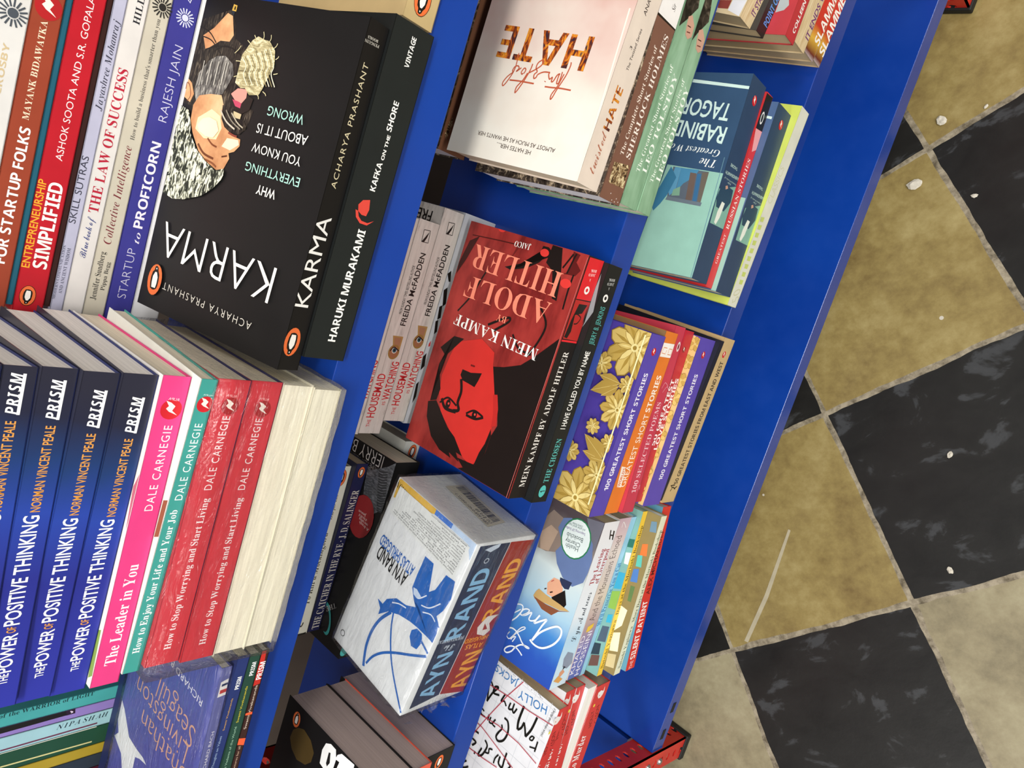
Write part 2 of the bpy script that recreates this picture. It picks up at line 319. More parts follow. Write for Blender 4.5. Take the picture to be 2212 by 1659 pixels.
def bolt(parent, c, nrm):
    p = Part(); ax = Vector(nrm); a = ax.orthogonal().normalized(); b_ = ax.cross(a); rings = [(0.0, 0.0055), (0.0012, 0.0052), (0.0032, 0.0035), (0.004, 0.0)]
    V = [tuple(Vector(c) + ax * h + (a * math.cos(k) + b_ * math.sin(k)) * r) for h, r in rings for k in [i * math.pi / 5 for i in range(10)]]
    p.mesh(V, [(r * 10 + i, r * 10 + (i + 1) % 10, r * 10 + 10 + (i + 1) % 10, r * 10 + 10 + i) for r in range(3) for i in range(10)], STEEL); return p.build('bolt', parent)
SHELVES = (-0.258, -0.492, -0.717, -0.944)
rack = empty('display_rack', Matrix.Identity(4), label='blue metal shelving rack on red slotted posts, holding all the book stacks', category='shelving rack')
XL, XR = -0.5955, 0.488
for z in SHELVES: shelf_part(rack, XL, XR, z)
pl_ = slotted_post(rack, XL - 0.0015, 0.3715, -1, 1, 1.16)
for zz in (0.078, 0.110): bolt(pl_, (XL - 0.021, 0.3715, zz), (0, -1, 0))
pr_ = slotted_post(rack, XR + 0.0015, 0.3715, 1, 1, 1.16)
for zz in (0.078, 0.110): bolt(pr_, (XR + 0.021, 0.3715, zz), (0, -1, 0))
slotted_post(rack, XL - 0.0015, 0.597, -1, -1, 1.16); slotted_post(rack, XR + 0.0015, 0.597, 1, -1, 1.16)
for x0 in (XL + 0.018, XL + 0.062):
    q = Part(); q.box((x0, YL - 0.0004, FLOOR - 0.962), (x0 + 0.016, YL + 0.0002, FLOOR - 0.954), RUBBER)
    tag(q.build('bolt_slot', rack), 'dark bolt slot in the bottom shelf lip')
bay = empty('display_rack', Matrix.Identity(4), label='neighbouring blue bay left of the red post, only its bottom shelf in view', category='shelving rack')
p = Part(); zt = lambda y: FLOOR - 0.944 + TAN * (y - YL)
V = []
for y0, y1, x0, x1 in ((0.414, YB, -1.4, -0.602), (YL, 0.414, -1.4, -0.638)):
    p.mesh([(x0, y0, zt(y0)), (x1, y0, zt(y0)), (x1, y1, zt(y1)), (x0, y1, zt(y1)), (x0, y0, zt(y0) - 0.026), (x1, y0, zt(y0) - 0.026), (x1, y1, zt(y1) - 0.026), (x0, y1, zt(y1) - 0.026)],
           [(0, 1, 2, 3), (0, 4, 5, 1), (1, 5, 6, 2), (2, 6, 7, 3), (3, 7, 4, 0), (4, 7, 6, 5)], BLUE)
p.build('shelf', bay)
slotted_post(bay, -1.402, 0.3715, -1, 1, 1.16); slotted_post(bay, -1.402, 0.597, -1, -1, 1.16)

# ------------------------------------------------------------------ books: (origin, axes, length, width, thickness, pages outward?, cover, spine, back, pages, group, label)
BOOKS = [
    ('kafka', (-0.0869,0.37006,-0.25819), (0.99999,-0.0049,-0.00039), (0.00492,0.99691,0.07846), (0,-0.07846,0.99692), 0.1972, 0.129, 0.0292, False, '#171a1a', '#1c201f', '#171a1a', '#e8dec6',
     'books at the front of the top shelf', 'thick black paperback with a red moon logo on its spine'),
    ('karma', (-0.09593,0.36933,-0.22863), (1,-0.00238,-0.00019), (0.00235,0.96771,0.25207), (-0.00042,-0.25207,0.96771), 0.1974, 0.1346, 0.0157, False, '#161515', '#141212', '#161515', '#e8dec6',
     'books at the front of the top shelf', 'black paperback with a bearded man in a knitted hat on its cover'),
    ('crosby', (-0.117,0.50032,-0.09513), (1,0,0), (0,0.99692,0.07846), (0,-0.07846,0.99692), 0.224, 0.125, 0.0202, False, '#d8d6d2', '#d8d6d2', '#d8d6d2', '#f4f0e8',
     'books in the rear stack under the top shelf', 'white book at the top of the rear stack, with gold lettering'),
    ('mayank', (-0.113,0.50151,-0.11022), (1,0,0), (0,0.99692,0.07846), (0,-0.07846,0.99692), 0.214, 0.125, 0.0148, False, '#96402a', '#96402a', '#96402a', '#f4f0e8',
     'books in the rear stack under the top shelf', 'rust brown book with white lettering, second from top of the rear stack'),
    ('tealedge', (-0.111,0.50179,-0.11376), (1,0,0), (0,0.99692,0.07846), (0,-0.07846,0.99692), 0.224, 0.125, 0.0032, False, '#1f5a6e', '#1f5a6e', '#1f5a6e', '#f4f0e8',
     'books in the rear stack under the top shelf', 'thin dark teal book between the rust brown and the red book'),
    ('ashok', (-0.115,0.50306,-0.12991), (1,0,0), (0,0.99692,0.07846), (0,-0.07846,0.99692), 0.23, 0.125, 0.0159, False, '#b81a28', '#b81a28', '#b81a28', '#f4f0e8',
     'books in the rear stack under the top shelf', 'red book with yellow and white bold words in the rear stack'),
    ('darkred', (-0.109,0.50332,-0.1333), (1,0,0), (0,0.99692,0.07846), (0,-0.07846,0.99692), 0.214, 0.125, 0.0031, False, '#341a18', '#341a18', '#341a18', '#f4f0e8',
     'books in the rear stack under the top shelf', 'very thin dark maroon book below the red one in the rear stack'),
    ('skill', (-0.114,0.50389,-0.14051), (1,0,0), (0,0.99692,0.07846), (0,-0.07846,0.99692), 0.214, 0.125, 0.0069, False, '#b6b6cc', '#b6b6cc', '#b6b6cc', '#f4f0e8',
     'books in the rear stack under the top shelf', 'thin pale lavender book with grey lettering in the rear stack'),
    ('law', (-0.119,0.5048,-0.15203), (1,0,0), (0,0.99692,0.07846), (0,-0.07846,0.99692), 0.214, 0.125, 0.0113, False, '#dcd8d4', '#dcd8d4', '#dcd8d4', '#f4f0e8',
     'books in the rear stack under the top shelf', 'off-white book with red serif capitals and blue handwriting in the rear stack'),
    ('collect', (-0.117,0.5058,-0.16473), (1,0,0), (0,0.99692,0.07846), (0,-0.07846,0.99692), 0.214, 0.125, 0.0124, False, '#c9c2b0', '#c9c2b0', '#c9c2b0', '#f4f0e8',
     'books in the rear stack under the top shelf', 'beige book with dark red italic title in the rear stack'),
    ('profi', (-0.116,0.50708,-0.18107), (1,0,0), (0,0.99692,0.07846), (0,-0.07846,0.99692), 0.219, 0.125, 0.0161, False, '#3c3a8c', '#3c3a8c', '#3c3a8c', '#f4f0e8',
     'books in the rear stack under the top shelf', 'violet blue book with white lettering, just above the bearded man cover'),
    ('whitebk', (-0.114,0.50852,-0.19933), (1,0,0), (0,0.99692,0.07846), (0,-0.07846,0.99692), 0.214, 0.125, 0.018, False, '#e8e8ea', '#e8e8ea', '#e8e8ea', '#f4f0e8',
     'books in the rear stack under the top shelf', 'white book with clipped black letters, half hidden behind the bearded man cover'),
    ('fill0', (-0.095,0.51227,-0.247), (1,0,0), (0,0.99692,0.07846), (0,-0.07846,0.99692), 0.2, 0.125, 0.0475, False, '#c8c4ba', '#c8c4ba', '#c8c4ba', '#f4f0e8',
     'books in the rear stack under the top shelf', 'thick plain book at the bottom of the rear stack, hidden by the bearded man cover'),
    ('beige', (0.1124,0.37258,-0.25799), (1,0,0), (0,0.99692,0.07846), (0,-0.07846,0.99692), 0.2, 0.13, 0.0225, False, '#b49c70', '#c0a878', '#b49c70', '#e8dec6',
     'books at the front of the top shelf', 'tan book with an orange oval badge, to the right of the two black books'),
    ('cream2', (-0.27932,0.36418,-0.25865), (1,-0.00001,0), (0.00001,0.99692,0.07846), (0,-0.07846,0.99692), 0.1759, 0.12, 0.0199, True, '#e8e2cc', '#d8cca8', '#e8e2cc', '#fbf3dc',
     'books in the plastic-wrapped tall stack', 'book with cream page edges outward, lowest of the wrapped stack'),
    ('cream1', (-0.27851,0.36172,-0.23855), (0.99995,0.00986,0.00078), (-0.00989,0.99687,0.07846), (0,-0.07846,0.99692), 0.1761, 0.12, 0.0209, True, '#e8e2cc', '#d8cca8', '#e8e2cc', '#fbf3dc',
     'books in the plastic-wrapped tall stack', 'book with cream page edges outward, just below the two red spines'),
    ('red2', (-0.27744,0.36021,-0.21738), (0.99997,0.00824,0.00065), (-0.00827,0.99688,0.07846), (0,-0.07846,0.99692), 0.1752, 0.12, 0.0205, False, '#c8303c', '#d23a46', '#2a2a5a', '#e8dec6',
     'books in the plastic-wrapped tall stack', 'lower of the two red paperbacks under the plastic wrap'),
    ('red1', (-0.27628,0.3599,-0.1965), (0.99998,-0.00683,-0.00054), (0.00685,0.99689,0.07846), (0,-0.07846,0.99692), 0.1741, 0.12, 0.0198, False, '#c8303c', '#d23a46', '#2a2a5a', '#e8dec6',
     'books in the plastic-wrapped tall stack', 'upper of the two red paperbacks under the plastic wrap'),
    ('teal', (-0.28035,0.36275,-0.17616), (0.99927,-0.03811,-0.003), (0.03823,0.99619,0.0784), (0,-0.07846,0.99692), 0.1777, 0.122, 0.0095, False, '#e4e4da', '#3f9a90', '#3f9a90', '#e8dec6',
     'books in the plastic-wrapped tall stack', 'thin teal-spined paperback between the pink spine and the red ones'),
    ('pink', (-0.28548,0.3632,-0.16625), (0.99999,0.00462,0.00036), (-0.00464,0.99691,0.07846), (0,-0.07846,0.99692), 0.1805, 0.124, 0.015, False, '#e4e0da', '#de3f80', '#de3f80', '#e8dec6',
     'books in the plastic-wrapped tall stack', 'bright pink-spined paperback under the navy books'),
    ('P4', (-0.28792,0.36637,-0.15062), (1,-0.00103,-0.00008), (0.00103,0.99692,0.07846), (0,-0.07846,0.99692), 0.1815, 0.125, 0.0175, False, 'powgrad', 'powgrad', '#24306a', '#f4f0e8',
     'books in the plastic-wrapped tall stack', 'navy paperback with white block lettering lying on the pink book'),
    ('P3', (-0.28583,0.36316,-0.13304), (0.99981,0.01933,0.00152), (-0.01939,0.99673,0.07844), (0,-0.07846,0.99692), 0.1784, 0.125, 0.0171, False, 'powgrad', 'powgrad', '#24306a', '#f4f0e8',
     'books in the plastic-wrapped tall stack', 'second navy paperback up from the pink book'),
    ('P2', (-0.28289,0.35794,-0.11597), (0.99791,0.06448,0.00507), (-0.06468,0.99483,0.07829), (0,-0.07846,0.99692), 0.1753, 0.125, 0.0157, False, 'powgrad', 'powgrad', '#24306a', '#f4f0e8',
     'books in the plastic-wrapped tall stack', 'third navy paperback up from the pink book'),
    ('P1', (-0.28136,0.35407,-0.10027), (0.99536,0.09598,0.00755), (-0.09627,0.99229,0.07809), (0,-0.07846,0.99692), 0.1728, 0.125, 0.0141, False, 'powgrad', 'powgrad', '#24306a', '#f4f0e8',
     'books in the plastic-wrapped tall stack', 'fourth navy paperback up from the pink book, cut by the edge of the photo'),
    ('P0', (-0.28227,0.35294,-0.08589), (0.99546,0.09488,0.00747), (-0.09517,0.99239,0.0781), (0,-0.07846,0.99692), 0.1734, 0.125, 0.0136, False, 'powgrad', 'powgrad', '#24306a', '#f4f0e8',
     'books in the plastic-wrapped tall stack', 'topmost navy paperback of the tall stack, nearly out of the photo'),
    ('maroon', (-0.48171,0.36123,-0.25888), (0.99993,0.01171,0.00092), (-0.01175,0.99685,0.07845), (0,-0.07846,0.99692), 0.198, 0.13, 0.0055, False, '#2a1a1a', '#3a2220', '#2a1a1a', '#f4f0e8',
     'thin books under the seagull cover', 'thin maroon book with red and orange patches, lowest under the seagull cover'),
    ('green', (-0.48256,0.3601,-0.25314), (0.99987,0.01602,0.00126), (-0.01607,0.99679,0.07845), (0,-0.07846,0.99692), 0.198, 0.13, 0.0082, False, '#1e3a2c', '#24463a', '#1e3a2c', '#f4f0e8',
     'thin books under the seagull cover', 'thin dark green book with yellow lettering under the seagull cover'),
    ('navy', (-0.48158,0.36236,-0.24448), (1,-0.00169,-0.00013), (0.00169,0.99692,0.07846), (0,-0.07846,0.99692), 0.198, 0.13, 0.0087, False, '#1c2650', '#26346a', '#1c2650', '#f4f0e8',
     'thin books under the seagull cover', 'thin navy book with orange lettering right under the seagull cover'),
    ('gull', (-0.46913,0.35629,-0.2359), (0.99903,0.04396,0.00346), (-0.0441,0.99595,0.07838), (0,-0.07846,0.99692), 0.178, 0.108, 0.0072, False, '#5258a0', '#666aa4', '#5258a0', '#f4f0e8',
     'thin books under the seagull cover', 'periwinkle blue paperback with a white gull on the cover, sealed in plastic'),
    ('manual', (-0.40633,0.48431,-0.04838), (0,0.07846,-0.99692), (0,0.99692,0.07846), (1,0,0), 0.2, 0.12, 0.0112, False, '#3f8f8e', '#47a09e', '#3f8f8e', '#f4f0e8',
     'upright books behind the seagull cover', 'upright teal book with black slanted capitals at the lower left'),
    ('purple', (-0.41503,0.48509,-0.05835), (0,0.07846,-0.99692), (0,0.99692,0.07846), (1,0,0), 0.19, 0.12, 0.0084, False, '#8a74b4', '#8c78b8', '#1c1a18', '#f4f0e8',
     'upright books behind the seagull cover', 'upright thin black and lilac book beside the teal one'),
    ('nipa', (-0.42809,0.48392,-0.04339), (0,0.07846,-0.99692), (0,0.99692,0.07846), (1,0,0), 0.205, 0.12, 0.0128, False, '#9cc4ca', '#9cc4ca', '#9cc4ca', '#f4f0e8',
     'upright books behind the seagull cover', 'upright pale blue book with dark italic capitals'),
    ('dkgreen', (-0.44487,0.48431,-0.04838), (0,0.07846,-0.99692), (0,0.99692,0.07846), (1,0,0), 0.2, 0.12, 0.0165, False, '#1e4630', '#224a36', '#1e4630', '#f4f0e8',
     'upright books behind the seagull cover', 'upright dark green book with a cream stripe'),
    ('yellow', (-0.45438,0.4847,-0.05336), (0,0.07846,-0.99692), (0,0.99692,0.07846), (1,0,0), 0.195, 0.12, 0.0092, False, '#a8902c', '#a8902c', '#a8902c', '#f4f0e8',
     'upright books behind the seagull cover', 'upright mustard yellow book next to the dark green one'),
    ('pihay', (-0.46654,0.48447,-0.05037), (0,0.07846,-0.99692), (0,0.99692,0.07846), (1,0,0), 0.198, 0.12, 0.0119, False, '#2c3640', '#2c3640', '#2c3640', '#f4f0e8',
     'upright books behind the seagull cover', 'upright slate grey book with small white letters at the lower left corner'),
    ('maroonup', (-0.47854,0.48588,-0.06832), (0,0.07846,-0.99692), (0,0.99692,0.07846), (1,0,0), 0.18, 0.12, 0.0117, False, '#4a1626', '#4a1626', '#4a1626', '#f4f0e8',
     'upright books behind the seagull cover', 'upright maroon book at the lower left corner, leftmost of the upright row'),
    ('hate', (0.06877,0.35205,-0.41858), (0.99977,-0.02143,-0.00169), (0.02147,0.99121,0.13051), (-0.00112,-0.13051,0.99145), 0.198, 0.129, 0.0289, False, 'hatecover', '#e6d6c6', '#e6d6c6', '#ddd2b8',
     'books in the stack topped by the pale cover', 'cream paperback with flame-filled capitals and red script on the cover'),
    ('sher', (0.06664,0.35135,-0.44777), (0.99996,0.00861,0.00068), (-0.00864,0.99688,0.07846), (0,-0.07846,0.99692), 0.198, 0.129, 0.0288, False, 'speck', '#7a5444', 'speck', '#e6e6ec',
     'books in the stack topped by the pale cover', 'brown-spined paperback with a small sepia picture at its foot'),
    ('tol1', (0.06948,0.35365,-0.47339), (0.99999,0.00516,0.00041), (-0.00518,0.9969,0.07846), (0,-0.07846,0.99692), 0.198, 0.129, 0.0254, False, 'tolgreen', 'tolgreen', 'tolgreen', '#e8dec6',
     'books in the stack topped by the pale cover', 'upper of two sage green paperbacks with a tiny portrait on the spine'),
    ('tol2', (0.07033,0.35415,-0.49344), (0.99983,0.01854,0.00146), (-0.01859,0.99674,0.07845), (0,-0.07846,0.99692), 0.198, 0.129, 0.0197, False, 'tolgreen', 'tolgreen', 'tolgreen', '#e8dec6',
     'books in the stack topped by the pale cover', 'lower of two sage green paperbacks, resting on the middle shelf'),
    ('sher2', (0.07221,0.49787,-0.41103), (1,0,0), (0,0.99692,0.07846), (0,-0.07846,0.99692), 0.198, 0.129, 0.0318, False, 'speck', '#80563e', 'speck', '#e4e2e8',
     'books behind the pale cover stack', 'brown-spined book with a mottled dark cover, peeking out behind the pale cover'),
    ('fillb0', (0.105,0.50343,-0.48169), (1,0,0), (0,0.99692,0.07846), (0,-0.07846,0.99692), 0.198, 0.129, 0.0706, False, '#b8b0a0', '#b8b0a0', '#b8b0a0', '#f4f0e8',
     'books behind the pale cover stack', 'thick plain book under the mottled brown one, hidden behind the pale cover stack'),
    ('chosen', (-0.18446,0.36187,-0.49283), (0.99999,0.00358,0.00028), (-0.00359,0.99691,0.07846), (0,-0.07846,0.99692), 0.2093, 0.127, 0.0212, False, '#191b1c', '#181a1a', '#191b1c', '#e8dec6',
     'books in the stack topped by the red portrait', 'black paperback with teal and white spine lettering, under the red portrait book'),
    ('mk', (-0.18276,0.36789,-0.4708), (0.99996,-0.00885,-0.0007), (0.00888,0.99688,0.07846), (0,-0.07846,0.99692), 0.2084, 0.133, 0.0227, False, 'mkcover', '#1d1714', '#1d1512', '#e8dec6',
     'books in the stack topped by the red portrait', 'red and black paperback with a duotone portrait on its cover'),
    ('hm1', (-0.18266,0.50385,-0.38725), (1,0,0), (0,0.99692,0.07846), (0,-0.07846,0.99692), 0.1962, 0.129, 0.0232, False, 'wood', 'wood', 'wood', '#f4f0e8',
     'books in the white wood-grain spine stack', 'topmost white wood-grain book, half hidden by the top shelf lip'),
    ('hm2', (-0.18166,0.50581,-0.41217), (1,0,0), (0,0.99692,0.07846), (0,-0.07846,0.99692), 0.1962, 0.129, 0.0247, False, 'wood', 'wood', 'wood', '#f4f0e8',
     'books in the white wood-grain spine stack', 'middle white wood-grain book with red capitals and a keyhole eye'),
    ('hm3', (-0.16883,0.50782,-0.43773), (1,0,0), (0,0.99692,0.07846), (0,-0.07846,0.99692), 0.199, 0.129, 0.0253, False, 'wood', 'wood', 'wood', '#f4f0e8',
     'books in the white wood-grain spine stack', 'third white wood-grain book down, its tail sticking out furthest'),
    ('grey4', (-0.17083,0.51123,-0.48108), (1,0,0), (0,0.99692,0.07846), (0,-0.07846,0.99692), 0.203, 0.129, 0.0432, False, '#c0c2c8', '#c4c6cc', '#c0c2c8', '#f4f0e8',
     'books in the white wood-grain spine stack', 'pale grey book with big black letters at the bottom of the wood-grain stack'),
    ('jerry', (-0.40478,0.48678,-0.45353), (1,0,0), (0,0.99692,0.07846), (0,-0.07846,0.99692), 0.2032, 0.127, 0.0301, False, '#141313', '#1a1a19', '#141313', '#d8cbb4',
     'books in the stack behind the boxed set', 'black paperback with knitted cloth picture and a round red sticker, behind the boxed set'),
    ('peng', (-0.39199,0.5228,-0.48017), (1,0,0), (0,0.99692,0.07846), (0,-0.07846,0.99692), 0.198, 0.126, 0.0213, False, '#dcdcd2', '#dcdcd0', '#dcdcd2', '#b8ac94',
     'books in the stack behind the boxed set', 'white book with an orange oval badge under the cloth-picture book'),
    ('catch', (-0.39457,0.52094,-0.42034), (0.99992,-0.01286,-0.00101), (0.0129,0.99683,0.07845), (0,-0.07846,0.99692), 0.1775, 0.108, 0.0141, False, '#26283a', '#23244a', '#26283a', '#c4b498',
     'books in the stack behind the boxed set', 'navy paperback with cream serif lettering on top of the cloth-picture book'),
    ('mock', (-0.39515,0.51985,-0.40598), (0.99975,0.02224,0.00175), (-0.0223,0.99667,0.07844), (0,-0.07846,0.99692), 0.1733, 0.11, 0.0141, False, '#dcd8c8', '#e2decc', '#dcd8c8', '#a89c88',
     'books in the stack behind the boxed set', 'white paperback with handwritten title, topmost behind the boxed set'),
    ('zo3', (-0.59219,0.37147,-0.49208), (1,0,0), (0,0.99692,0.07846), (0,-0.07846,0.99692), 0.156, 0.129, 0.0377, False, '#1c1b1b', '#1c1b1a', '#1c1b1b', '#b8a49c',
     'books in the thick stack at the bottom edge', 'thick black-spined book, lowest of the stack at the bottom edge'),
    ('zo2', (-0.59034,0.36126,-0.45477), (1,0,0), (0,0.99692,0.07846), (0,-0.07846,0.99692), 0.156, 0.129, 0.0212, False, '#2a2422', '#e0604a', '#c8503c', '#b8a49c',
     'books in the thick stack at the bottom edge', 'orange-spined book between two black ones at the bottom edge'),
    ('zo1', (-0.59058,0.36144,-0.43322), (1,0,0), (0,0.99692,0.07846), (0,-0.07846,0.99692), 0.156, 0.129, 0.0418, False, '#141313', '#1c1b1a', '#141313', '#b8a49c',
     'books in the thick stack at the bottom edge', 'thick black book with large white letters and a gold blotch, topmost at the bottom edge'),
    ('slam6', (0.28075,0.37424,-0.71686), (0.99922,-0.03947,-0.00311), (0.03959,0.99614,0.0784), (0,-0.07846,0.99692), 0.198, 0.129, 0.0196, False, '#c8b08c', 'slamred', '#c8b08c', '#cdb894',
     'romance books on the lowest stacked shelf', 'lowest red paperback with white block letters at the top right'),
    ('slam5', (0.27803,0.37263,-0.69702), (0.9994,-0.0344,-0.00271), (0.03451,0.99632,0.07841), (0,-0.07846,0.99692), 0.198, 0.129, 0.0261, False, '#c8b08c', 'slamred', '#c8b08c', '#cdb894',
     'romance books on the lowest stacked shelf', 'second red paperback from the bottom at the top right'),
    ('it4', (0.27513,0.37032,-0.67068), (0.99978,-0.02101,-0.00165), (0.02107,0.9967,0.07844), (0,-0.07846,0.99692), 0.198, 0.129, 0.0279, False, '#d8c49c', 'itcream', '#d8c49c', '#cdb894',
     'romance books on the lowest stacked shelf', 'cream-spined paperback with purple letters, below the all-red one'),
    ('coll', (0.27095,0.36808,-0.64252), (0.99987,-0.01581,-0.00124), (0.01586,0.99679,0.07845), (0,-0.07846,0.99692), 0.198, 0.129, 0.022, False, '#b83a40', '#bc3038', '#b83a40', '#cdb894',
     'romance books on the lowest stacked shelf', 'red paperback with a torn silver patch on its cover'),
    ('point', (0.26657,0.38636,-0.6187), (0.99627,-0.08599,-0.00677), (0.08625,0.9932,0.07817), (0,-0.07846,0.99692), 0.198, 0.129, 0.0174, False, '#3a3836', '#241c1c', '#3a3836', '#cdb894',
     'romance books on the lowest stacked shelf', 'black paperback with pale blue letters, second from top at the top right'),
    ('it1', (0.26718,0.39128,-0.60051), (0.99028,-0.13866,-0.01091), (0.13909,0.98723,0.0777), (0,-0.07846,0.99692), 0.198, 0.129, 0.0242, False, '#d8c49c', 'itcream', '#d8c49c', '#cdb894',
     'romance books on the lowest stacked shelf', 'cream-spined paperback with purple letters, topmost at the top right'),
    ('fifty', (0.02836,0.37081,-0.71713), (0.99987,-0.01606,-0.00126), (0.01611,0.99679,0.07845), (0,-0.07846,0.99692), 0.2062, 0.135, 0.0228, False, '#c4d060', '#dcdccc', '#c4d060', '#f4f0e8',
     'books under the teal window cover', 'white-spined book with lime green cover, lowest under the teal window cover'),
    ('tag2', (0.0362,0.36884,-0.69408), (0.99974,0.02263,0.00178), (-0.0227,0.99666,0.07844), (0,-0.07846,0.99692), 0.1876, 0.12, 0.0371, False, '#4a6288', '#2a4260', '#4a6288', '#e8dec6',
     'books under the teal window cover', 'navy-spined copy between the red strip and the lime green book'),
    ('russ', (0.03753,0.37118,-0.65642), (0.99948,0.03201,0.00252), (-0.03211,0.9964,0.07842), (0,-0.07846,0.99692), 0.1895, 0.12, 0.0156, False, '#b82a2c', '#d2343a', '#b82a2c', '#c8a070',
     'books under the teal window cover', 'thin red-spined paperback with a black end, between two navy spines'),
    ('tag1', (0.03941,0.36914,-0.64062), (0.99883,0.04818,0.00379), (-0.04833,0.99575,0.07837), (0,-0.07846,0.99692), 0.191, 0.122, 0.0336, False, '#35506e', '#2a4260', '#35506e', '#e8dec6',
     'books under the teal window cover', 'thick navy paperback with a blue window painting on its cover'),
    ('east', (-0.19133,0.36227,-0.7178), (0.99984,-0.01757,-0.00138), (0.01763,0.99676,0.07845), (0,-0.07846,0.99692), 0.187, 0.125, 0.0289, False, '#b89c70', '#c8ac7c', '#b89c70', '#f4f0e8',
     'books under the golden flower cover', 'tan-spined book at the bottom of the golden flower stack'),
    ('black', (-0.18856,0.36051,-0.68864), (0.99957,-0.02935,-0.00231), (0.02944,0.99649,0.07843), (0,-0.07846,0.99692), 0.1802, 0.128, 0.0088, False, '#1c1c28', '#1a1c2c', '#1c1c28', '#f4f0e8',
     'books under the golden flower cover', 'thin blue-black book just above the tan-spined one'),
    ('flo2', (-0.19114,0.35743,-0.67975), (0.99992,0.01264,0.00099), (-0.01268,0.99684,0.07845), (0,-0.07846,0.99692), 0.1805, 0.118, 0.0357, False, '#5a4898', '#5c4aac', '#5a4898', '#e8dec6',
     'books under the golden flower cover', 'second violet-spined flower book, above the blue-black one'),
    ('love', (-0.18733,0.35844,-0.64351), (0.99925,0.0385,0.00303), (-0.03862,0.99617,0.0784), (0,-0.07846,0.99692), 0.1791, 0.118, 0.0172, False, '#a82030', '#bc2436', '#a82030', '#e8dec6',
     'books under the golden flower cover', 'red book with two lines of bold white lettering in the flower stack'),
    ('poem', (-0.19577,0.35382,-0.62631), (0.9981,0.0614,0.00483), (-0.06159,0.99502,0.07831), (0,-0.07846,0.99692), 0.1893, 0.125, 0.0217, False, '#b83848', '#c63a50', '#2a7a78', '#e8dec6',
     'books under the golden flower cover', 'rose red book with thin serif lettering, under the orange one'),
    ('oran', (-0.19713,0.35681,-0.60403), (0.99996,0.00906,0.00071), (-0.00908,0.99688,0.07846), (0,-0.07846,0.99692), 0.183, 0.12, 0.0253, False, '#8a6a48', '#e27a2c', '#e27a2c', '#b8b0a0',
     'books under the golden flower cover', 'orange-spined book just below the golden flower cover'),
    ('flo1', (-0.19802,0.35496,-0.57845), (1,-0.00148,-0.00012), (0.00149,0.99692,0.07846), (0,-0.07846,0.99692), 0.1785, 0.118, 0.0265, False, '#4a3a94', '#5a48a8', '#4a3a94', '#c8c4bc',
     'books under the golden flower cover', 'violet paperback covered in golden flowers, topmost of its stack'),
    ('silent', (-0.38354,0.33931,-0.71961), (0.99217,0.12449,0.0098), (-0.12487,0.98911,0.07785), (0,-0.07846,0.99692), 0.1879, 0.122, 0.02, False, '#5a90a8', '#d8382e', '#d8382e', '#f4f0e8',
     'books under the girl-in-hat cover', 'red-spined paperback at the bottom of the girl-in-hat stack'),
    ('mor2', (-0.38856,0.34331,-0.69892), (0.9985,0.05455,0.00429), (-0.05472,0.99542,0.07834), (0,-0.07846,0.99692), 0.1854, 0.12, 0.0138, False, '#8a7c50', '#e6e6c8', '#8a7c50', '#f4f0e8',
     'books under the girl-in-hat cover', 'cream-spined paperback with a bookshop drawing, second from bottom'),
    ('mor1', (-0.39476,0.3552,-0.68382), (0.99753,0.07001,0.00551), (-0.07022,0.99446,0.07827), (0,-0.07846,0.99692), 0.1906, 0.122, 0.0108, False, '#7aa8a0', '#f0c840', '#7aa8a0', '#f4f0e8',
     'books under the girl-in-hat cover', 'yellow-spined thin paperback in the girl-in-hat stack'),
    ('blue', (-0.40055,0.36899,-0.67157), (0.99983,0.01859,0.00146), (-0.01864,0.99674,0.07845), (0,-0.07846,0.99692), 0.1881, 0.12, 0.0095, False, '#8cc0dc', '#98c8e0', '#8cc0dc', '#f4f0e8',
     'books under the girl-in-hat cover', 'thin sky blue paperback above the yellow-spined one'),
    ('khal', (-0.39862,0.36772,-0.66184), (0.9997,0.02439,0.00192), (-0.02447,0.99662,0.07844), (0,-0.07846,0.99692), 0.1862, 0.12, 0.026, False, '#c8b4ac', 'khalgrad', '#c8b4ac', '#b8ac98',
     'books under the girl-in-hat cover', 'paperback with a spine fading from violet to sand, under the girl-in-hat cover'),
    ('lyn', (-0.40197,0.36671,-0.63557), (0.99992,0.01233,0.00097), (-0.01236,0.99684,0.07845), (0,-0.07846,0.99692), 0.1883, 0.122, 0.0304, False, 'lyngrad', 'lynspine', '#dfe8f0', '#c0b49c',
     'books under the girl-in-hat cover', 'blue paperback with a girl in a tan hat and white script on its cover'),
    ('hol4', (-0.58815,0.3576,-0.71817), (0.99992,0.01285,0.00101), (-0.01289,0.99683,0.07845), (0,-0.07846,0.99692), 0.174, 0.129, 0.0298, False, '#e4e4e8', '#d23a38', '#d23a38', '#b8a88c',
     'red-spined books under the grid-paper cover', 'lowest red-spined paperback, below the one with pages turned outward'),
    ('hol3w', (-0.58412,0.35526,-0.68813), (0.99991,0.01304,0.00103), (-0.01308,0.99683,0.07845), (0,-0.07846,0.99692), 0.174, 0.129, 0.02, True, '#e4e4e8', '#d23a38', '#d23a38', '#f0ece4',
     'red-spined books under the grid-paper cover', 'paperback with its white page edges turned outward among red spines'),
    ('hol3', (-0.58055,0.34959,-0.6682), (0.998,0.063,0.00496), (-0.0632,0.99492,0.0783), (0,-0.07846,0.99692), 0.174, 0.129, 0.0179, False, '#e4e4e8', '#d23a38', '#d23a38', '#b8a88c',
     'red-spined books under the grid-paper cover', 'red-spined paperback directly above the one with pages turned outward'),
    ('hol2', (-0.58013,0.34734,-0.65011), (0.99756,0.06961,0.00548), (-0.06983,0.99448,0.07827), (0,-0.07846,0.99692), 0.174, 0.129, 0.0197, False, '#e4e4e8', '#d23a38', '#d23a38', '#b8a88c',
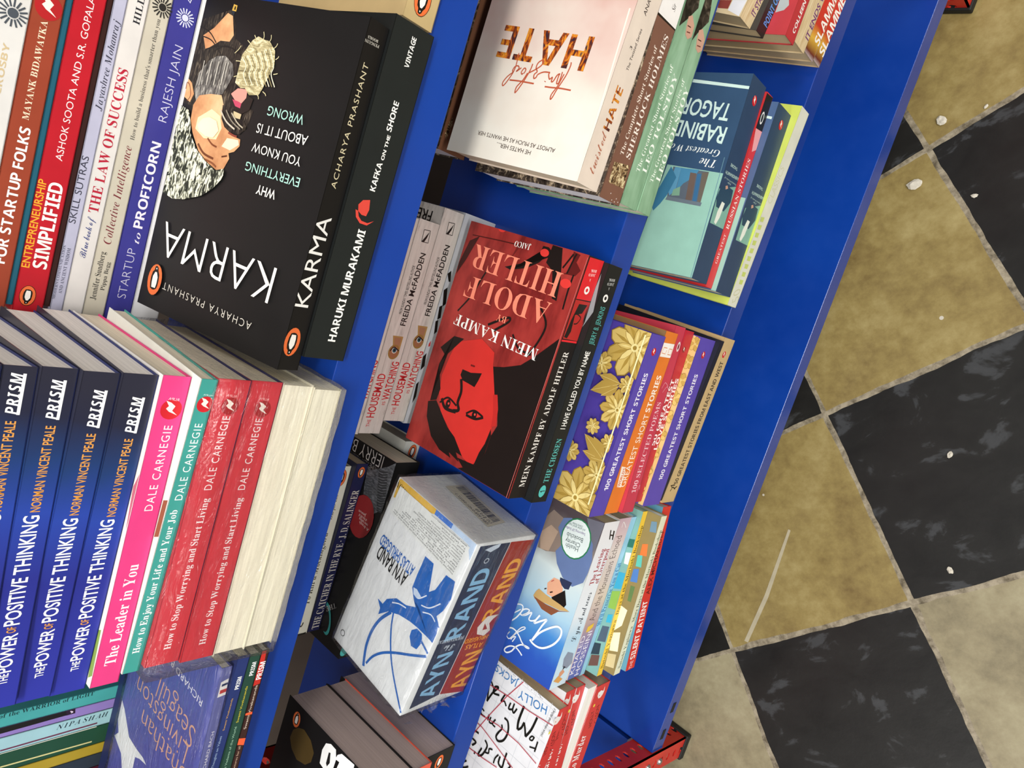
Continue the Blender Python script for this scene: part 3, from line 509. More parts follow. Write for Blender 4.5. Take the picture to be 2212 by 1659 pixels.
     'red-spined books under the grid-paper cover', 'second red-spined paperback from the top, under the grid-paper cover'),
    ('hol1', (-0.59049,0.35469,-0.62949), (0.99968,-0.02513,-0.00198), (0.02521,0.9966,0.07843), (0,-0.07846,0.99692), 0.174, 0.129, 0.0176, False, '#e2e3e6', '#d23a38', '#d23a38', '#c0ae90',
     'red-spined books under the grid-paper cover', 'topmost paperback with a grid-paper cover, black brush letters and red threads'),
]
# printed artwork and painted crease highlights of every book, in book-local millimetres
ART = {
'kafka': [
('T','s','VINTAGE',(174.4,11.7,16.8,0,0,3.3),'#f1efe8','S'),
('T','s','KAFKA',(103.4,11.3,16.7,0,0,3.9),'#f1efe8','S'),
('T','s','ON THE',(121.8,11.1,14.4,0,0,2.3),'#f1efe8','S'),
('T','s','SHORE',(138.2,11.5,17,0,0,3.8),'#f1efe8','S'),
('T','s','HARUKI MURAKAMI',(11.4,10,68.9,0,0,5.4),'#f1efe8','S'),
('P','s',(90.5,21.2,86.4,19.6,83.6,15.8,83.5,10.5,87.1,6.3,84.9,10.5,85.2,15.1,87.2,17.8,90.1,19.2),'#d8483c'),
('P','s',(90.1,19.2,93.6,20.2,96.8,17.8,98.1,13,92.5,11.8,88.5,12.8,88.5,16.2),'#d8483c'),
],
'karma': [
('P','c',(171.8,134.3,181.4,133.3,189.5,110.1,181,102,173.7,100.3,169.5,89.1,156.6,87.2,146.1,90.1,137.3,89.8,130.6,84.4,136.9,77.1,135.5,70,124.4,72.5,120.7,76.9,122.1,89.1,128.7,95.5,140.6,100.9,129.7,120.4,129.9,134.3,142.8,134.3,159.7,134.3),'hairdk'),
('P','c',(172.1,129.9,177.5,121.6,187.4,112.2,186.1,107.2,175.3,102.5,171.3,104.9,170.9,113.1,164,124.8),'skin'),
('L','c',(171.5,129.6,169.9,120.8,163.6,110.4),0.7,'#17120e',1),
('L','c',(164.3,124.9,167.6,113.9,168.1,100.2),0.7,'#17120e',1),
('L','c',(177,134.5,174.6,124.6,169.2,116.5),0.7,'#17120e',1),
('L','c',(164.1,116.6,168.6,106.3,164.8,91.2),0.7,'#17120e',1),
('P','c',(188.9,109.8,191.7,107.3,190.6,105.8,186.2,106.5),'#2a3038'),
('P','c',(192.9,108.6,192.4,105.2,188.8,105.2,189.2,109.1),'#c9a24a'),
('P','c',(191.8,107.3,191.7,106.2,189.8,106.1,189.8,107.4),'#241d14'),
('P','c',(138.6,126.3,149.9,125.8,157.9,119.4,161.7,112.7,162.8,105.1,159,97.2,153.1,94.3,146.3,97.1,140.8,100,137.1,110.8,130.3,120.6),'hairgrey'),
('P','c',(141.5,134.3,145,134.3,143,130.2,136.8,125.8,131.4,127.9,133.8,134.3),'skin'),
('L','c',(138.6,134.5,142.6,134.5,141.1,131.5,135.5,128.8,131.8,130.8),0.7,'#8a5236',1),
('P','c',(130.3,124.1,136.8,120.4,139.2,110.6,140,100.5,133.3,95.5,126.7,95.6,122.4,91.4,118.5,81.1,117.9,75.2,114,74.4,110,77.9,108.3,82.4,105.3,80.6,98,83.7,96.2,88.2,99.2,98.5,104.6,109.8,114.1,118.8,121,123.4),'skin'),
('P','c',(123.8,117,130.7,106.2,128,97.4,121.2,93.5,114,96.1,112.7,107.5,116.9,117.1),'#f3dcb2'),
('P','c',(116.6,86.7,117.2,76.8,114.6,75.3,110.1,81.8,111,89.8),'#f6e3c0'),
('L','c',(113.4,103.8,110.6,98.7,109.8,93.9),1.1,'#7a3f20',1),
('L','c',(108.6,111.3,104,104.2,102.5,94.4),1.4,'#6e3a1e',1),
('L','c',(105.1,87.6,106.5,83),1,'#5a2d18',1),
('L','c',(100.8,103.1,99.9,94.8,98.3,90.3),1.2,'#8a5030',1),
('L','c',(119.9,86.7,118.9,81.2,118.9,78.7),1.2,'#8a4030',1),
('P','c',(134.7,97.3,133.8,88,129.3,85.1,129.2,76.3,125,72.3,120.5,76.8,120.2,85.5,123.2,91.7,126.7,95.6),'hairdk'),
('P','c',(141.7,89.7,143.6,77.9,142,72.4,135.3,73.6,131.9,79.8,133.4,85.3,137.2,91.8),'#241c18'),
('P','c',(142.1,92.3,146.1,87.5,146.6,79,141.8,78.5,138.1,81.4,138.8,87.3),'#e8988a'),
('P','c',(139.2,90,138.8,84.8,138.1,81.4,135.2,81.6,135.7,86.2),'#c24a64'),
('P','c',(132.8,86.4,132,79.2,129.1,79.4,129.2,85.7),'#cdbb92'),
('P','c',(171.2,86.9,174.7,84.5,177.2,80.6,175.9,74.7,175.7,70.5,171,64.1,163.5,61.9,156,64.4,149.3,66.7,145,68.7,143.7,76.7,147,81.6,146.5,85.2,148.9,91,155.4,90.9,165.1,90.8),'haircream'),
('L','c',(173,80.9,175.3,81.8,177.5,84.1),0.5,'#cfc598',1),
('L','c',(174.8,76,177.6,75.9,180.2,77.1),0.5,'#cfc598',1),
('L','c',(174.9,70.6,177.1,69.7,179.2,70.3),0.5,'#cfc598',1),
('L','c',(171.8,65.8,173.6,63.9,175.2,63.4),0.5,'#cfc598',1),
('L','c',(169.7,82.6,171.9,85,173.9,88.8),0.5,'#cfc598',1),
('L','c',(166.3,61.9,167.4,60.3,168.4,60),0.5,'#cfc598',1),
('L','c',(158,60.7,158.6,58.4,159,57.5),0.5,'#cfc598',1),
('L','c',(161.3,89.9,161.4,91.6,161.2,94.7),0.5,'#cfc598',1),
('L','c',(153.9,89.1,153,90.4,152,93.3),0.5,'#cfc598',1),
('L','c',(147.4,65.9,146.5,63.5,145.4,62.5),0.5,'#cfc598',1),
('L','c',(145.4,70.8,144.2,68.6,142.7,67.9),0.5,'#cfc598',1),
('L','c',(165.3,97.2,167.9,94.5,170.2,93.2),0.5,'#cfc598',1),
('L','c',(163.8,89.9,159.5,84.8,154.4,85.3,148.9,80.2),0.6,'#f4ecc8',1),
('L','c',(164.6,87.7,159.8,82.5,154.8,82.9,149.1,77.8),0.6,'#8a7e58',1),
('L','c',(165.4,85.5,160.1,80.2,155.1,80.6,149.4,75.4),0.6,'#f4ecc8',1),
('L','c',(166.1,83.3,160.4,77.8,155.4,78.2,149.6,73.1),0.6,'#8a7e58',1),
('L','c',(166.9,81.2,160.8,75.5,155.8,75.9,149.8,70.7),0.6,'#f4ecc8',1),
('L','c',(167.7,79,161.1,73.2,156.1,73.6,150.1,68.4),0.6,'#8a7e58',1),
('L','c',(168.5,76.9,161.4,70.9,156.4,71.3,150.3,66.1),0.6,'#f4ecc8',1),
('L','c',(169.2,74.7,161.7,68.6,156.8,69,150.5,63.8),0.6,'#8a7e58',1),
('L','c',(170,72.6,162,66.4,157.1,66.7,150.8,61.5),0.6,'#f4ecc8',1),
('L','c',(170.8,70.5,162.4,64.1,157.4,64.5,151,59.2),0.6,'#8a7e58',1),
('L','c',(171.5,68.4,162.7,61.9,157.7,62.2,151.2,56.9),0.6,'#f4ecc8',1),
('L','c',(157.5,122.4,150.4,122.2,142.5,122.2),0.55,'#d8d2c4',1),
('L','c',(157.8,119,150.8,118.9,143,118.9),0.55,'#3a3632',1),
('L','c',(158.1,115.7,151.3,115.6,143.5,115.6),0.55,'#d8d2c4',1),
('L','c',(158.5,112.3,151.8,112.3,144,112.3),0.55,'#3a3632',1),
('L','c',(158.8,109,152.3,109,144.5,109),0.55,'#d8d2c4',1),
('L','c',(159.1,105.8,152.7,105.8,145,105.8),0.55,'#3a3632',1),
('L','c',(159.4,102.5,153.2,102.6,145.5,102.5),0.55,'#d8d2c4',1),
('L','c',(159.7,99.3,153.6,99.4,146,99.3),0.55,'#3a3632',1),
('P','c',(119.4,115.3,123.9,111.6,125.8,105.7,124.5,98.6,119.3,94.8,114.5,98.2,114,105.3,116.1,112.1),'#f8e6c4'),
('L','c',(131.4,97.3,125.9,90.2,122.6,81.3),1,'#c9c0ac',1),
('L','c',(132.2,92.5,126.8,85.4,123.4,76.6),0.8,'#8a8272',1),
('L','c',(131.4,87.1,126.8,80.4,124.6,74.6),0.8,'#b8ae98',1),
('P','c',(129.6,134.3,128.3,134.3,126.5,126.1,118.8,121.2,113.8,120.1,109.5,115.7,104.6,109.8,99.2,98.5,96.3,89.5,98.6,82.6,96,81,91.5,82.6,85.2,88,79,96.4,73.3,111.9,71.4,122.4,72.9,131.6,74,132.7,81.6,132.6,107.2,134.3,120.1,134.3),'knit'),
('T','c','WHY',(95.8,34.6,0.1,16.2,-5.1,0),'#e8e6de','h'),
('T','c','EVERYTHING',(106.4,18.7,0.4,45.6,-5.1,0),'#a8d8c8','n'),
('T','c','YOU KNOW',(117.5,21.6,0.8,41.1,-5.1,0.1),'#e8e6de','n'),
('T','c','ABOUT IT IS',(129.7,20.8,-0.1,42,-5.4,0),'#e8e6de','n'),
('T','c','WRONG',(140,27.5,0.5,29.8,-5.3,0.1),'#a8d8c8','n'),
('T','s','ACHARYA PRASHANT',(106.6,8.1,68.5,0,0,3.8),'#ded2ac','w'),
('T','s','PENGUIN',(187,4.2,-0.9,11.3,-1.5,-0.1),'#c9c4b8','B'),
('T','s','BOOKS',(189.1,5.9,-0.7,8.1,-1.4,-0.1),'#c9c4b8','B'),
('T','c','KARMA',(54.8,18.7,2.2,104.5,-21.8,0.5),'#f2f0ea','l'),
('T','c','ACHARYA PRASHANT',(19.2,27.4,0.8,84.5,-4.6,0),'#cfcabf','lw'),
('P','c',(29.2,121,28.7,123.2,27.2,125.2,24.9,126.8,22,127.8,18.8,128.1,15.6,127.8,12.7,126.8,10.5,125.2,9,123.2,8.5,121,9,118.8,10.5,116.8,12.7,115.2,15.6,114.2,18.8,113.8,22,114.2,24.9,115.2,27.2,116.8,28.7,118.8),'#3a1d10'),
('P','c',(28.8,121,28.3,123.1,26.9,125,24.7,126.5,21.9,127.4,18.8,127.8,15.7,127.4,12.9,126.5,10.7,125,9.3,123.1,8.8,121,9.3,118.9,10.7,117,12.9,115.5,15.7,114.5,18.8,114.2,21.9,114.5,24.7,115.5,26.9,117,28.3,118.9),'#e8703a'),
('P','c',(13.8,117.6,12.6,119.3,12.2,121.3,12.8,123.7,15.8,124.7,19.8,125,23.3,124.4,24.8,123,27.3,122.7,27.8,121,26.8,119.6,24.8,118.9,22.8,117.4,18.8,116.9,15.8,117),'#16130f'),
('P','c',(13.8,118.9,13.6,122.7,16.8,123.3,20.8,123.3,23.8,121.8,23.8,120.2,20.8,118.5,16.8,118.4),'#f4efe6'),
('P','c',(25.6,121.6,26.6,121.5,26.4,120.7,25.6,120.7),'#f4efe6'),
('T','s','KARMA',(37.9,5.1,52.8,0,0,10.2),'#f2f0ea','n'),
('P','s',(25.8,10.1,25.4,12,24.2,13.7,22.2,15.1,19.7,15.9,17,15.9,14.3,15.9,11.8,15.1,9.8,13.7,8.6,12,8.1,10.1,8.6,8.2,9.8,6.5,11.8,5.2,14.3,4.3,17,4,19.7,4.3,22.2,5.2,24.2,6.5,25.4,8.2),'#3a1d10'),
('P','s',(25.5,10.1,25.1,11.9,23.9,13.5,22,14.8,19.6,15.6,17,15.9,14.4,15.6,12,14.8,10.1,13.5,8.9,11.9,8.5,10.1,8.9,8.3,10.1,6.7,12,5.4,14.4,4.6,17,4.3,19.6,4.6,22,5.4,23.9,6.7,25.1,8.3),'#e8703a'),
('P','s',(21.2,7.2,22.3,8.7,22.6,10.4,22.1,12.4,19.5,13.3,16.1,13.6,13.2,13,11.9,11.8,9.8,11.6,9.3,10.1,10.2,9,11.9,8.4,13.6,7.1,17,6.6,19.5,6.8),'#16130f'),
('P','s',(21.2,8.4,21.4,11.6,18.7,12.1,15.3,12.1,12.7,10.8,12.7,9.4,15.3,8,18.7,7.9),'#f4efe6'),
('P','s',(11.2,10.7,10.4,10.6,10.5,9.9,11.2,9.9),'#f4efe6'),
],
'red2': [
('T','s','DALE CARNEGIE',(109.4,7.3,43.7,0,0,4.4),'#fbeaea','w'),
('T','s','How to Stop Worrying and Start Living',(9.5,7.2,94.8,0,0,4),'#fbeaea','B'),
('P','s',(163.9,9,163.6,10.6,162.9,12,161.8,13.1,160.4,13.8,158.8,14.1,157.3,13.8,155.9,13.1,154.8,12,154.1,10.6,153.8,9,154.1,7.5,154.8,6.1,155.9,4.9,157.3,4.2,158.8,4,160.4,4.2,161.8,4.9,162.9,6.1,163.6,7.5),'#a82028'),
('P','s',(156,5.7,158.3,8.5,160.5,7.3,162.2,9.6,163,12.1,160.5,10.4,159.1,11.5,157.7,9.9),'#f3e6da'),
('T','s','RUPA',(163.9,6.7,0.4,6,1.4,-0.1),'#f4b8b8','n'),
],
'red1': [
('T','s','DALE CARNEGIE',(109.4,7.3,43.7,0,0,4.4),'#fbeaea','w'),
('T','s','How to Stop Worrying and Start Living',(9.5,7.2,94.8,0,0,4),'#fbeaea','B'),
('P','s',(163.9,9,163.6,10.6,162.9,12,161.8,13.1,160.4,13.8,158.8,14.1,157.3,13.8,155.9,13.1,154.8,12,154.1,10.6,153.8,9,154.1,7.5,154.8,6.1,155.9,4.9,157.3,4.2,158.8,4,160.4,4.2,161.8,4.9,162.9,6.1,163.6,7.5),'#a82028'),
('P','s',(156,5.7,158.3,8.5,160.5,7.3,162.2,9.6,163,12.1,160.5,10.4,159.1,11.5,157.7,9.9),'#f3e6da'),
('T','s','RUPA',(163.9,6.7,0.4,6,1.4,-0.1),'#f4b8b8','n'),
],
'teal': [
('T','s','DALE CARNEGIE',(107.9,2.2,44.8,0,0,4.1),'#eaf4f0','w'),
('T','s','How to Enjoy Your Life and Your Job',(12.6,3,89.4,0,0,3.8),'#f2f8f4','B'),
('P','s',(168.2,3.8,168,5.2,167.3,6.5,166.3,7.5,165.1,8.1,163.7,8.3,162.3,8.1,161,7.5,160,6.5,159.4,5.2,159.2,3.8,159.4,2.5,160,1.2,161,0.2,162.3,0.1,163.7,0.1,165.1,0.1,166.3,0.2,167.3,1.2,168,2.5),'#c8202a'),
('P','s',(161.2,0.8,163.2,3.3,165.2,2.3,166.7,4.3,167.4,6.6,165.2,5.1,163.9,6.1,162.7,4.6),'#f3e6da'),
('T','s','RUPA',(168.3,1.4,0.4,4.8,0.9,-0.1),'#d0ece6','n'),
('P','c',(105.6,4.9,107.7,0.7,86.2,0.3,83.8,4.5),'#8a5a3a'),
],
'pink': [
('T','s','DALE CARNEGIE',(104.8,4,48.5,0,0,4.3),'#f6e6ea','w'),
('T','s','The Leader in You',(12.3,4.2,61.1,0,0,5.8),'#fbeef0','B'),
('P','s',(167.8,6.9,167.6,8.6,166.8,10.1,165.5,11.4,164,12.2,162.3,12.4,160.5,12.2,159,11.4,157.7,10.1,157,8.6,156.7,6.9,157,5.1,157.7,3.6,159,2.3,160.5,1.5,162.3,1.3,164,1.5,165.5,2.3,166.8,3.6,167.6,5.1),'#c8202a'),
('P','s',(159.2,3.1,161.6,6.2,164.1,5,166,7.5,166.9,10.3,164.1,8.4,162.6,9.6,161,7.8),'#f3e6da'),
('T','s','RUPA',(166.9,3.9,0.5,5.6,1.5,-0.1),'#f8cfdc','n'),
('P','c',(178.3,5.1,180,0.3,0.3,0.4,0.3,6.4),'#eeeade'),
('P','c',(31.9,6.6,34.6,2,7.6,0.3,4.1,4),'#8aa44a'),
('P','c',(117.6,3.6,126.1,0.3,99.7,0.3,93.8,0.8),'#c86a78'),
],
'P4': [
('T','s','PRISM',(150,5.6,19.4,0,0,4.9),'#f4f4f4','SI'),
('L','s',(149.8,5.2,169.3,5),1.4,'#f0f0f0',0),
('T','s','NORMAN VINCENT PEALE',(103.5,5.5,43.3,0,0,4.1),'#d9974a','h'),
('T','s','POSITIVE THINKING',(44.8,5.2,57,0,0,6.6),'#f4f4f4','h'),
('T','s','POWER',(19.4,5.1,20.9,0,0,5.9),'#f4f4f4','h'),
('T','s','THE',(13,5.9,5.8,0,0,3.8),'#f4f4f4','h'),
('T','s','OF',(40.8,6.3,3.2,0,0,3.9),'#d9974a','h'),
],
'P3': [
('T','s','PRISM',(150,5.6,19.4,0,0,4.9),'#f4f4f4','SI'),
('L','s',(149.8,5.2,169.3,5),1.4,'#f0f0f0',0),
('T','s','NORMAN VINCENT PEALE',(103.5,5.5,43.3,0,0,4.1),'#d9974a','h'),
('T','s','POSITIVE THINKING',(44.8,5.2,57,0,0,6.6),'#f4f4f4','h'),
('T','s','POWER',(19.4,5.1,20.9,0,0,5.9),'#f4f4f4','h'),
('T','s','THE',(13,5.9,5.8,0,0,3.8),'#f4f4f4','h'),
('T','s','OF',(40.8,6.3,3.2,0,0,3.9),'#d9974a','h'),
],
'P2': [
('T','s','PRISM',(150,5.6,19.4,0,0,4.9),'#f4f4f4','SI'),
('L','s',(149.8,5.2,169.3,5),1.4,'#f0f0f0',0),
('T','s','NORMAN VINCENT PEALE',(103.5,5.5,43.3,0,0,4.1),'#d9974a','h'),
('T','s','POSITIVE THINKING',(44.8,5.2,57,0,0,6.6),'#f4f4f4','h'),
('T','s','POWER',(19.4,5.1,20.9,0,0,5.9),'#f4f4f4','h'),
('T','s','THE',(13,5.9,5.8,0,0,3.8),'#f4f4f4','h'),
('T','s','OF',(40.8,6.3,3.2,0,0,3.9),'#d9974a','h'),
],
'P1': [
('T','s','PRISM',(150,5.6,19.4,0,0,4.9),'#f4f4f4','SI'),
('L','s',(149.8,5.2,169.3,5),1.4,'#f0f0f0',0),
('T','s','NORMAN VINCENT PEALE',(103.5,5.5,43.3,0,0,4.1),'#d9974a','h'),
('T','s','POSITIVE THINKING',(44.8,5.2,57,0,0,6.6),'#f4f4f4','h'),
('T','s','POWER',(19.4,5.1,20.9,0,0,5.9),'#f4f4f4','h'),
('T','s','THE',(13,5.9,5.8,0,0,3.8),'#f4f4f4','h'),
('T','s','OF',(40.8,6.3,3.2,0,0,3.9),'#d9974a','h'),
],
'P0': [
('T','s','PRISM',(150,5.6,19.4,0,0,4.9),'#f4f4f4','SI'),
('L','s',(149.8,5.2,169.3,5),1.4,'#f0f0f0',0),
('T','s','NORMAN VINCENT PEALE',(103.5,5.5,43.3,0,0,4.1),'#d9974a','h'),
('T','s','POSITIVE THINKING',(44.8,5.2,57,0,0,6.6),'#f4f4f4','h'),
('T','s','POWER',(19.4,5.1,20.9,0,0,5.9),'#f4f4f4','h'),
('T','s','THE',(13,5.9,5.8,0,0,3.8),'#f4f4f4','h'),
('T','s','OF',(40.8,6.3,3.2,0,0,3.9),'#d9974a','h'),
],
'maroon': [
('T','s','PRISM',(176.5,0.8,13.1,0,0,4),'#f2f4f4','S'),
('T','s','Swami Vivekananda',(139.3,2,32.9,0,0,1.8),'#d8c8b8','n'),
('T','s','Lectures for all',(107,2.4,19.3,0,0,1.6),'#c8a890','n'),
('P','s',(172.2,5.5,172.9,0.7,197.7,2.3,197.7,5.5),'#c23028'),
('P','s',(152,5.5,151.8,0.6,149.8,0.3,150.4,5.5),'#f0603a'),
('P','s',(133.1,5.5,131.6,0.3,126.3,0.3,128.2,5.5),'#f0603a'),
('T','s','PRISM',(176.5,0.8,13.1,0,0,4),'#f2f4f4','S'),
],
'green': [
('T','s','PRISM',(181.8,1.9,9.9,0,0,3),'#f2f4f4','S'),
('T','s','Swami Vivekananda',(147.6,3.7,26.8,0,0,1.6),'#d8c83a','n'),
('T','s','The Vedanta of the World',(109.4,3.9,35.1,0,0,1.6),'#9ac0a8','n'),
],
'navy': [
('T','s','PRISM',(173.4,1.9,9.2,0,0,3),'#f2f4f4','S'),
('T','s','Swami Vivekananda',(143.5,4.1,23.7,0,0,1.3),'#d8a84a','n'),
('T','s','Thoughts on Values',(115.3,4.7,24.2,0,0,1.6),'#9ab0d0','n'),
],
'gull': [
('P','c',(92,107.7,97.7,107.7,90.1,107.7,86.1,101.6,78.4,93.5,72.9,87.9,71.8,75.6,71.9,64.2,70.2,58.5,68.4,68.3,65.8,74.2,53.2,74.2,44.7,86.6,55.8,93.4,59.5,102.9,61.3,107.7,66.5,103.1,74.6,107.7,81.9,107.7),'#dfe2e4'),
('T','c','Seagull',(127.8,11.4,6.2,53.2,-15.5,1.8),'#d6a68e','l'),
('T','c','Livingston',(113.8,15.3,5.5,76.6,-14.3,1),'#d6a68e','l'),
('T','c','Jonathan',(97.8,2.3,4.4,74.6,-14.3,0.8),'#d6a68e','l'),
('T','c','RICHARD BACH',(148.4,11.6,6,62.9,-4.6,0.4),'#e4e4ee','n'),
('T','s','RICHARD BACH',(101.7,1.8,30.7,0,0,2),'#e8e6f0','n'),
('P','s',(157.2,5.7,157.9,0.3,169.5,0.5,167.9,5.5),'#e8e4e0'),
('P','s',(159.4,4.7,160,0.3,162.5,0.3,162.1,4.8),'#b83a3a'),
('P','s',(164.5,4.4,165.2,0.4,166.8,0.6,166.2,4.5),'#23305a'),
],
'tol2': [
('T','s','The Greatest Short Stories of',(24.4,10.9,80.7,0,0,4.9),'#e4efe0','b'),
('T','s','LEO TOLSTOY',(27.8,1.1,74.1,0,0,6.7),'#f0f6ec','b'),
('P','s',(139.9,14.3,131.1,19.7,142,19.7,169.7,19.7,176.1,12,152.9,3.8),'hairdk'),
('P','s',(142.3,13.6,145.4,8.9,140.2,1.5,132.2,0.5,128.5,5.4,130,10.5,136.3,12.9),'#c79a84'),
('L','s',(136.5,11.2,137.3,5.8),0.8,'#4a2c24',1),
('L','s',(132.4,9.8,133.7,4.3),0.8,'#6a3a30',1),
],
'tol1': [
('T','s','The Greatest Short Stories of',(26.9,13.1,80.9,0,0,4.9),'#e4efe0','b'),
('T','s','LEO TOLSTOY',(29,3.3,75.5,0,0,6.2),'#f0f6ec','b'),
('P','s',(141.6,15.3,133.1,23.1,143.6,24,170.2,25.4,176.3,13.7,154.1,5.6),'hairdk'),
('P','s',(143.9,14.7,146.9,10.2,141.9,3.3,134.2,2.1,130.6,6.8,132.1,11.6,138.2,13.9),'#c79a84'),
('L','s',(138.4,12.3,139.1,7.3),0.8,'#4a2c24',1),
('L','s',(134.4,10.9,135.7,5.8),0.8,'#6a3a30',1),
],
'sher': [
('T','s','The Complete Short Stories of',(34.1,15.3,78.8,0,0,4.4),'#ecdccc','b'),
('T','s','SHERLOCK HOLMES',(34.2,5.5,90.1,0,0,6),'#f0e4d8','b'),
('P','s',(27,24,30.3,3.4,13.3,2,12,22.8),'sepia'),
('P','s',(130.5,28.7,131.1,0.3,133.4,0.3,132.3,27.8),'#1c1510'),
('P','s',(132.1,27.7,132.2,0.3,159.2,0.5,145.6,28.8),'#ece8e4'),
('T','s','Sir',(140.9,8.2,4.7,0,0,4.9),'#2a2420','j'),
('P','s',(1.1,28,120.7,28.8,126.3,28.8,130.5,28.7,112.3,26.6),'speck'),
('P','s',(2.3,12,2.2,12.1,2.2,12.2,2,12.3,1.9,12.4,1.8,12.4,1.6,12.4,1.5,12.3,1.3,12.2,1.3,12.1,1.3,12,1.3,11.9,1.3,11.8,1.5,11.7,1.6,11.6,1.8,11.6,1.9,11.6,2,11.7,2.2,11.8,2.2,11.9),'#e8e0d8'),
('P','s',(4.6,6.6,4.5,6.8,4.5,6.9,4.3,7,4.2,7,4.1,7,3.9,7,3.8,7,3.6,6.9,3.6,6.8,3.6,6.6,3.6,6.5,3.6,6.4,3.8,6.3,3.9,6.3,4.1,6.2,4.2,6.3,4.3,6.3,4.5,6.4,4.5,6.5),'#e8e0d8'),
('P','s',(1.8,8.1,1.8,8.2,1.7,8.3,1.6,8.4,1.5,8.4,1.3,8.5,1.2,8.4,1,8.4,0.9,8.3,0.9,8.2,0.8,8.1,0.9,7.9,0.9,7.8,1,7.7,1.2,7.7,1.3,7.7,1.5,7.7,1.6,7.7,1.7,7.8,1.8,7.9),'#e8e0d8'),
('P','s',(2.8,3.4,2.7,3.6,2.7,3.7,2.6,3.8,2.4,3.8,2.3,3.8,2.1,3.8,2,3.8,1.9,3.7,1.8,3.6,1.8,3.4,1.8,3.3,1.9,3.2,2,3.1,2.1,3.1,2.3,3,2.4,3.1,2.6,3.1,2.7,3.2,2.7,3.3),'#e8e0d8'),
('P','s',(6.2,15.9,6.2,16,6.1,16.1,6,16.2,5.9,16.3,5.7,16.3,5.6,16.3,5.4,16.2,5.3,16.1,5.2,16,5.2,15.9,5.2,15.7,5.3,15.6,5.4,15.5,5.6,15.5,5.7,15.5,5.9,15.5,6,15.5,6.1,15.6,6.2,15.7),'#e8e0d8'),
],
'hate': [
('T','c','HATE',(97.5,24,1.9,83.2,-23.9,0.6),'fire','S'),
('L','c',(78.7,37.1,76.2,36.6,70.1,37.6,64.4,39.6,59.1,41.7,53.1,43.5,51.5,44.8,54.9,45.1,60.7,42.3,66.3,40.8,70.1,39.8),1,'#b8583c',1),
('L','c',(59.5,53.2,59.6,47.1,60,38.6,59.8,29.6),1.1,'#b8583c',1),
('L','c',(71.3,41.8,67.6,41.7,63.4,42.2,63.2,43.8,68,44,69.7,43.6,68.5,45.5,64.2,47.2,63.7,48.8,66.7,49.1,65.1,51.1,68.3,53.1,69.7,52.5),1,'#b8583c',1),
('L','c',(62.8,54.4,63.3,54.2),1.6,'#b8583c',1),
('L','c',(69.7,52.5,69.4,58.1,67.2,62.6,65,63.5,64,65.3,66.8,66,69,64.2,71.6,66.2,75.1,65.8,77.5,62.8,76.6,61.1,73.4,62.5,70.2,66.5,67.2,71.6),1,'#b8583c',1),
('L','c',(74,70.4,69.7,70.8,64.6,72.4,58.8,74.6,52.8,77.6,52.1,78.7,56.2,78.6,61.6,74.8,67.1,72.5),1,'#b8583c',1),
('L','c',(60.2,87.3,60.5,78,60.3,63.8),1.1,'#b8583c',1),
('L','c',(66.6,76.4,65.6,77.4,67.1,78.5,70.1,76.9,69.2,75,66.3,75.8),0.9,'#b8583c',1),
('L','c',(80.3,86.3,74.4,85.7,69.5,85.5,64.4,86.7,57.6,90,55.3,92.1,57.9,93,62.6,90.2,66.2,86),0.9,'#b8583c',1),
('L','c',(66.2,86,67.2,87.2,70.1,86.2,71.1,83.4,69.5,81.8,66.9,83.5,70.1,79.7),0.9,'#b8583c',1),
('T','c','HE HATES HER....',(13.4,46.6,0.6,33.8,-3.1,0.1),'#4a3c34','n'),
('T','c','ALMOST AS MUCH AS HE WANTS HER',(18.6,26.2,0.9,75.9,-3,0),'#4a3c34','n'),
('L','c',(118.3,3.7,60,1.4,0.4,0.1),1.2,'#f4ecd8',0),  # painted highlight along the hinge crease, not print
('T','s','twisted',(10.1,11.7,29.4,0,0,7.4),'#b06a50','c'),
('T','s','HATE',(41.1,10.4,30.1,0,0,8.7),'fire','S'),
('T','s','The Twisted Series',(83.1,12.1,28.7,0,0,3.1),'#3c3230','n'),
('T','s','3',(96,16.7,2,0,0,3),'#3c3230','n'),
('T','s','ANA HUANG',(120.4,13.3,28.9,0,0,4.1),'#3c3230','n'),
],
'chosen': [
('T','s','I HAVE CALLED YOU BY NAME',(67.1,7,69,0,0,6.9),'#f1efe8','h'),
('T','s','JERRY B. JENKINS',(142.3,6.3,32.5,0,0,7.1),'#58b0a8','n'),
('T','s','THE CHOSEN',(18.2,6.3,40.3,0,0,7.3),'#58b0a8','B'),
('P','s',(15.7,10.5,15.4,12,14.6,13.2,13.4,14.3,11.8,14.9,10.1,15.1,8.4,14.9,6.8,14.3,5.6,13.2,4.8,12,4.5,10.5,4.8,9.1,5.6,7.8,6.8,6.8,8.4,6.2,10.1,5.9,11.8,6.2,13.4,6.8,14.6,7.8,15.4,9.1),'#54bcb4'),
('T','s','1',(9,6.5,1.6,0,0,7.1),'#1d1512','S'),
('P','s',(185.2,10.8,185.1,11.9,184.6,12.9,183.9,13.7,183,14.2,181.9,14.4,180.9,14.2,180,13.7,179.3,12.9,178.8,11.9,178.6,10.8,178.8,9.7,179.3,8.7,180,7.9,180.9,7.4,181.9,7.2,183,7.4,183.9,7.9,184.6,8.7,185.1,9.7),'#f1efe8'),
('P','s',(183.5,10.8,183.5,11.3,183.2,11.8,182.9,12.2,182.4,12.4,181.9,12.5,181.4,12.4,181,12.2,180.6,11.8,180.4,11.3,180.3,10.8,180.4,10.3,180.6,9.8,181,9.4,181.4,9.2,181.9,9.1,182.4,9.2,182.9,9.4,183.2,9.8,183.5,10.3),'#1a1a1a'),
('T','s','A',(191.3,9.5,-0.2,1.7,-2.3,-0.2),'#c8c8c4','b'),
('T','s','JAICO',(195.6,5.5,-1,9.6,-2.3,-0.2),'#c8c8c4','b'),
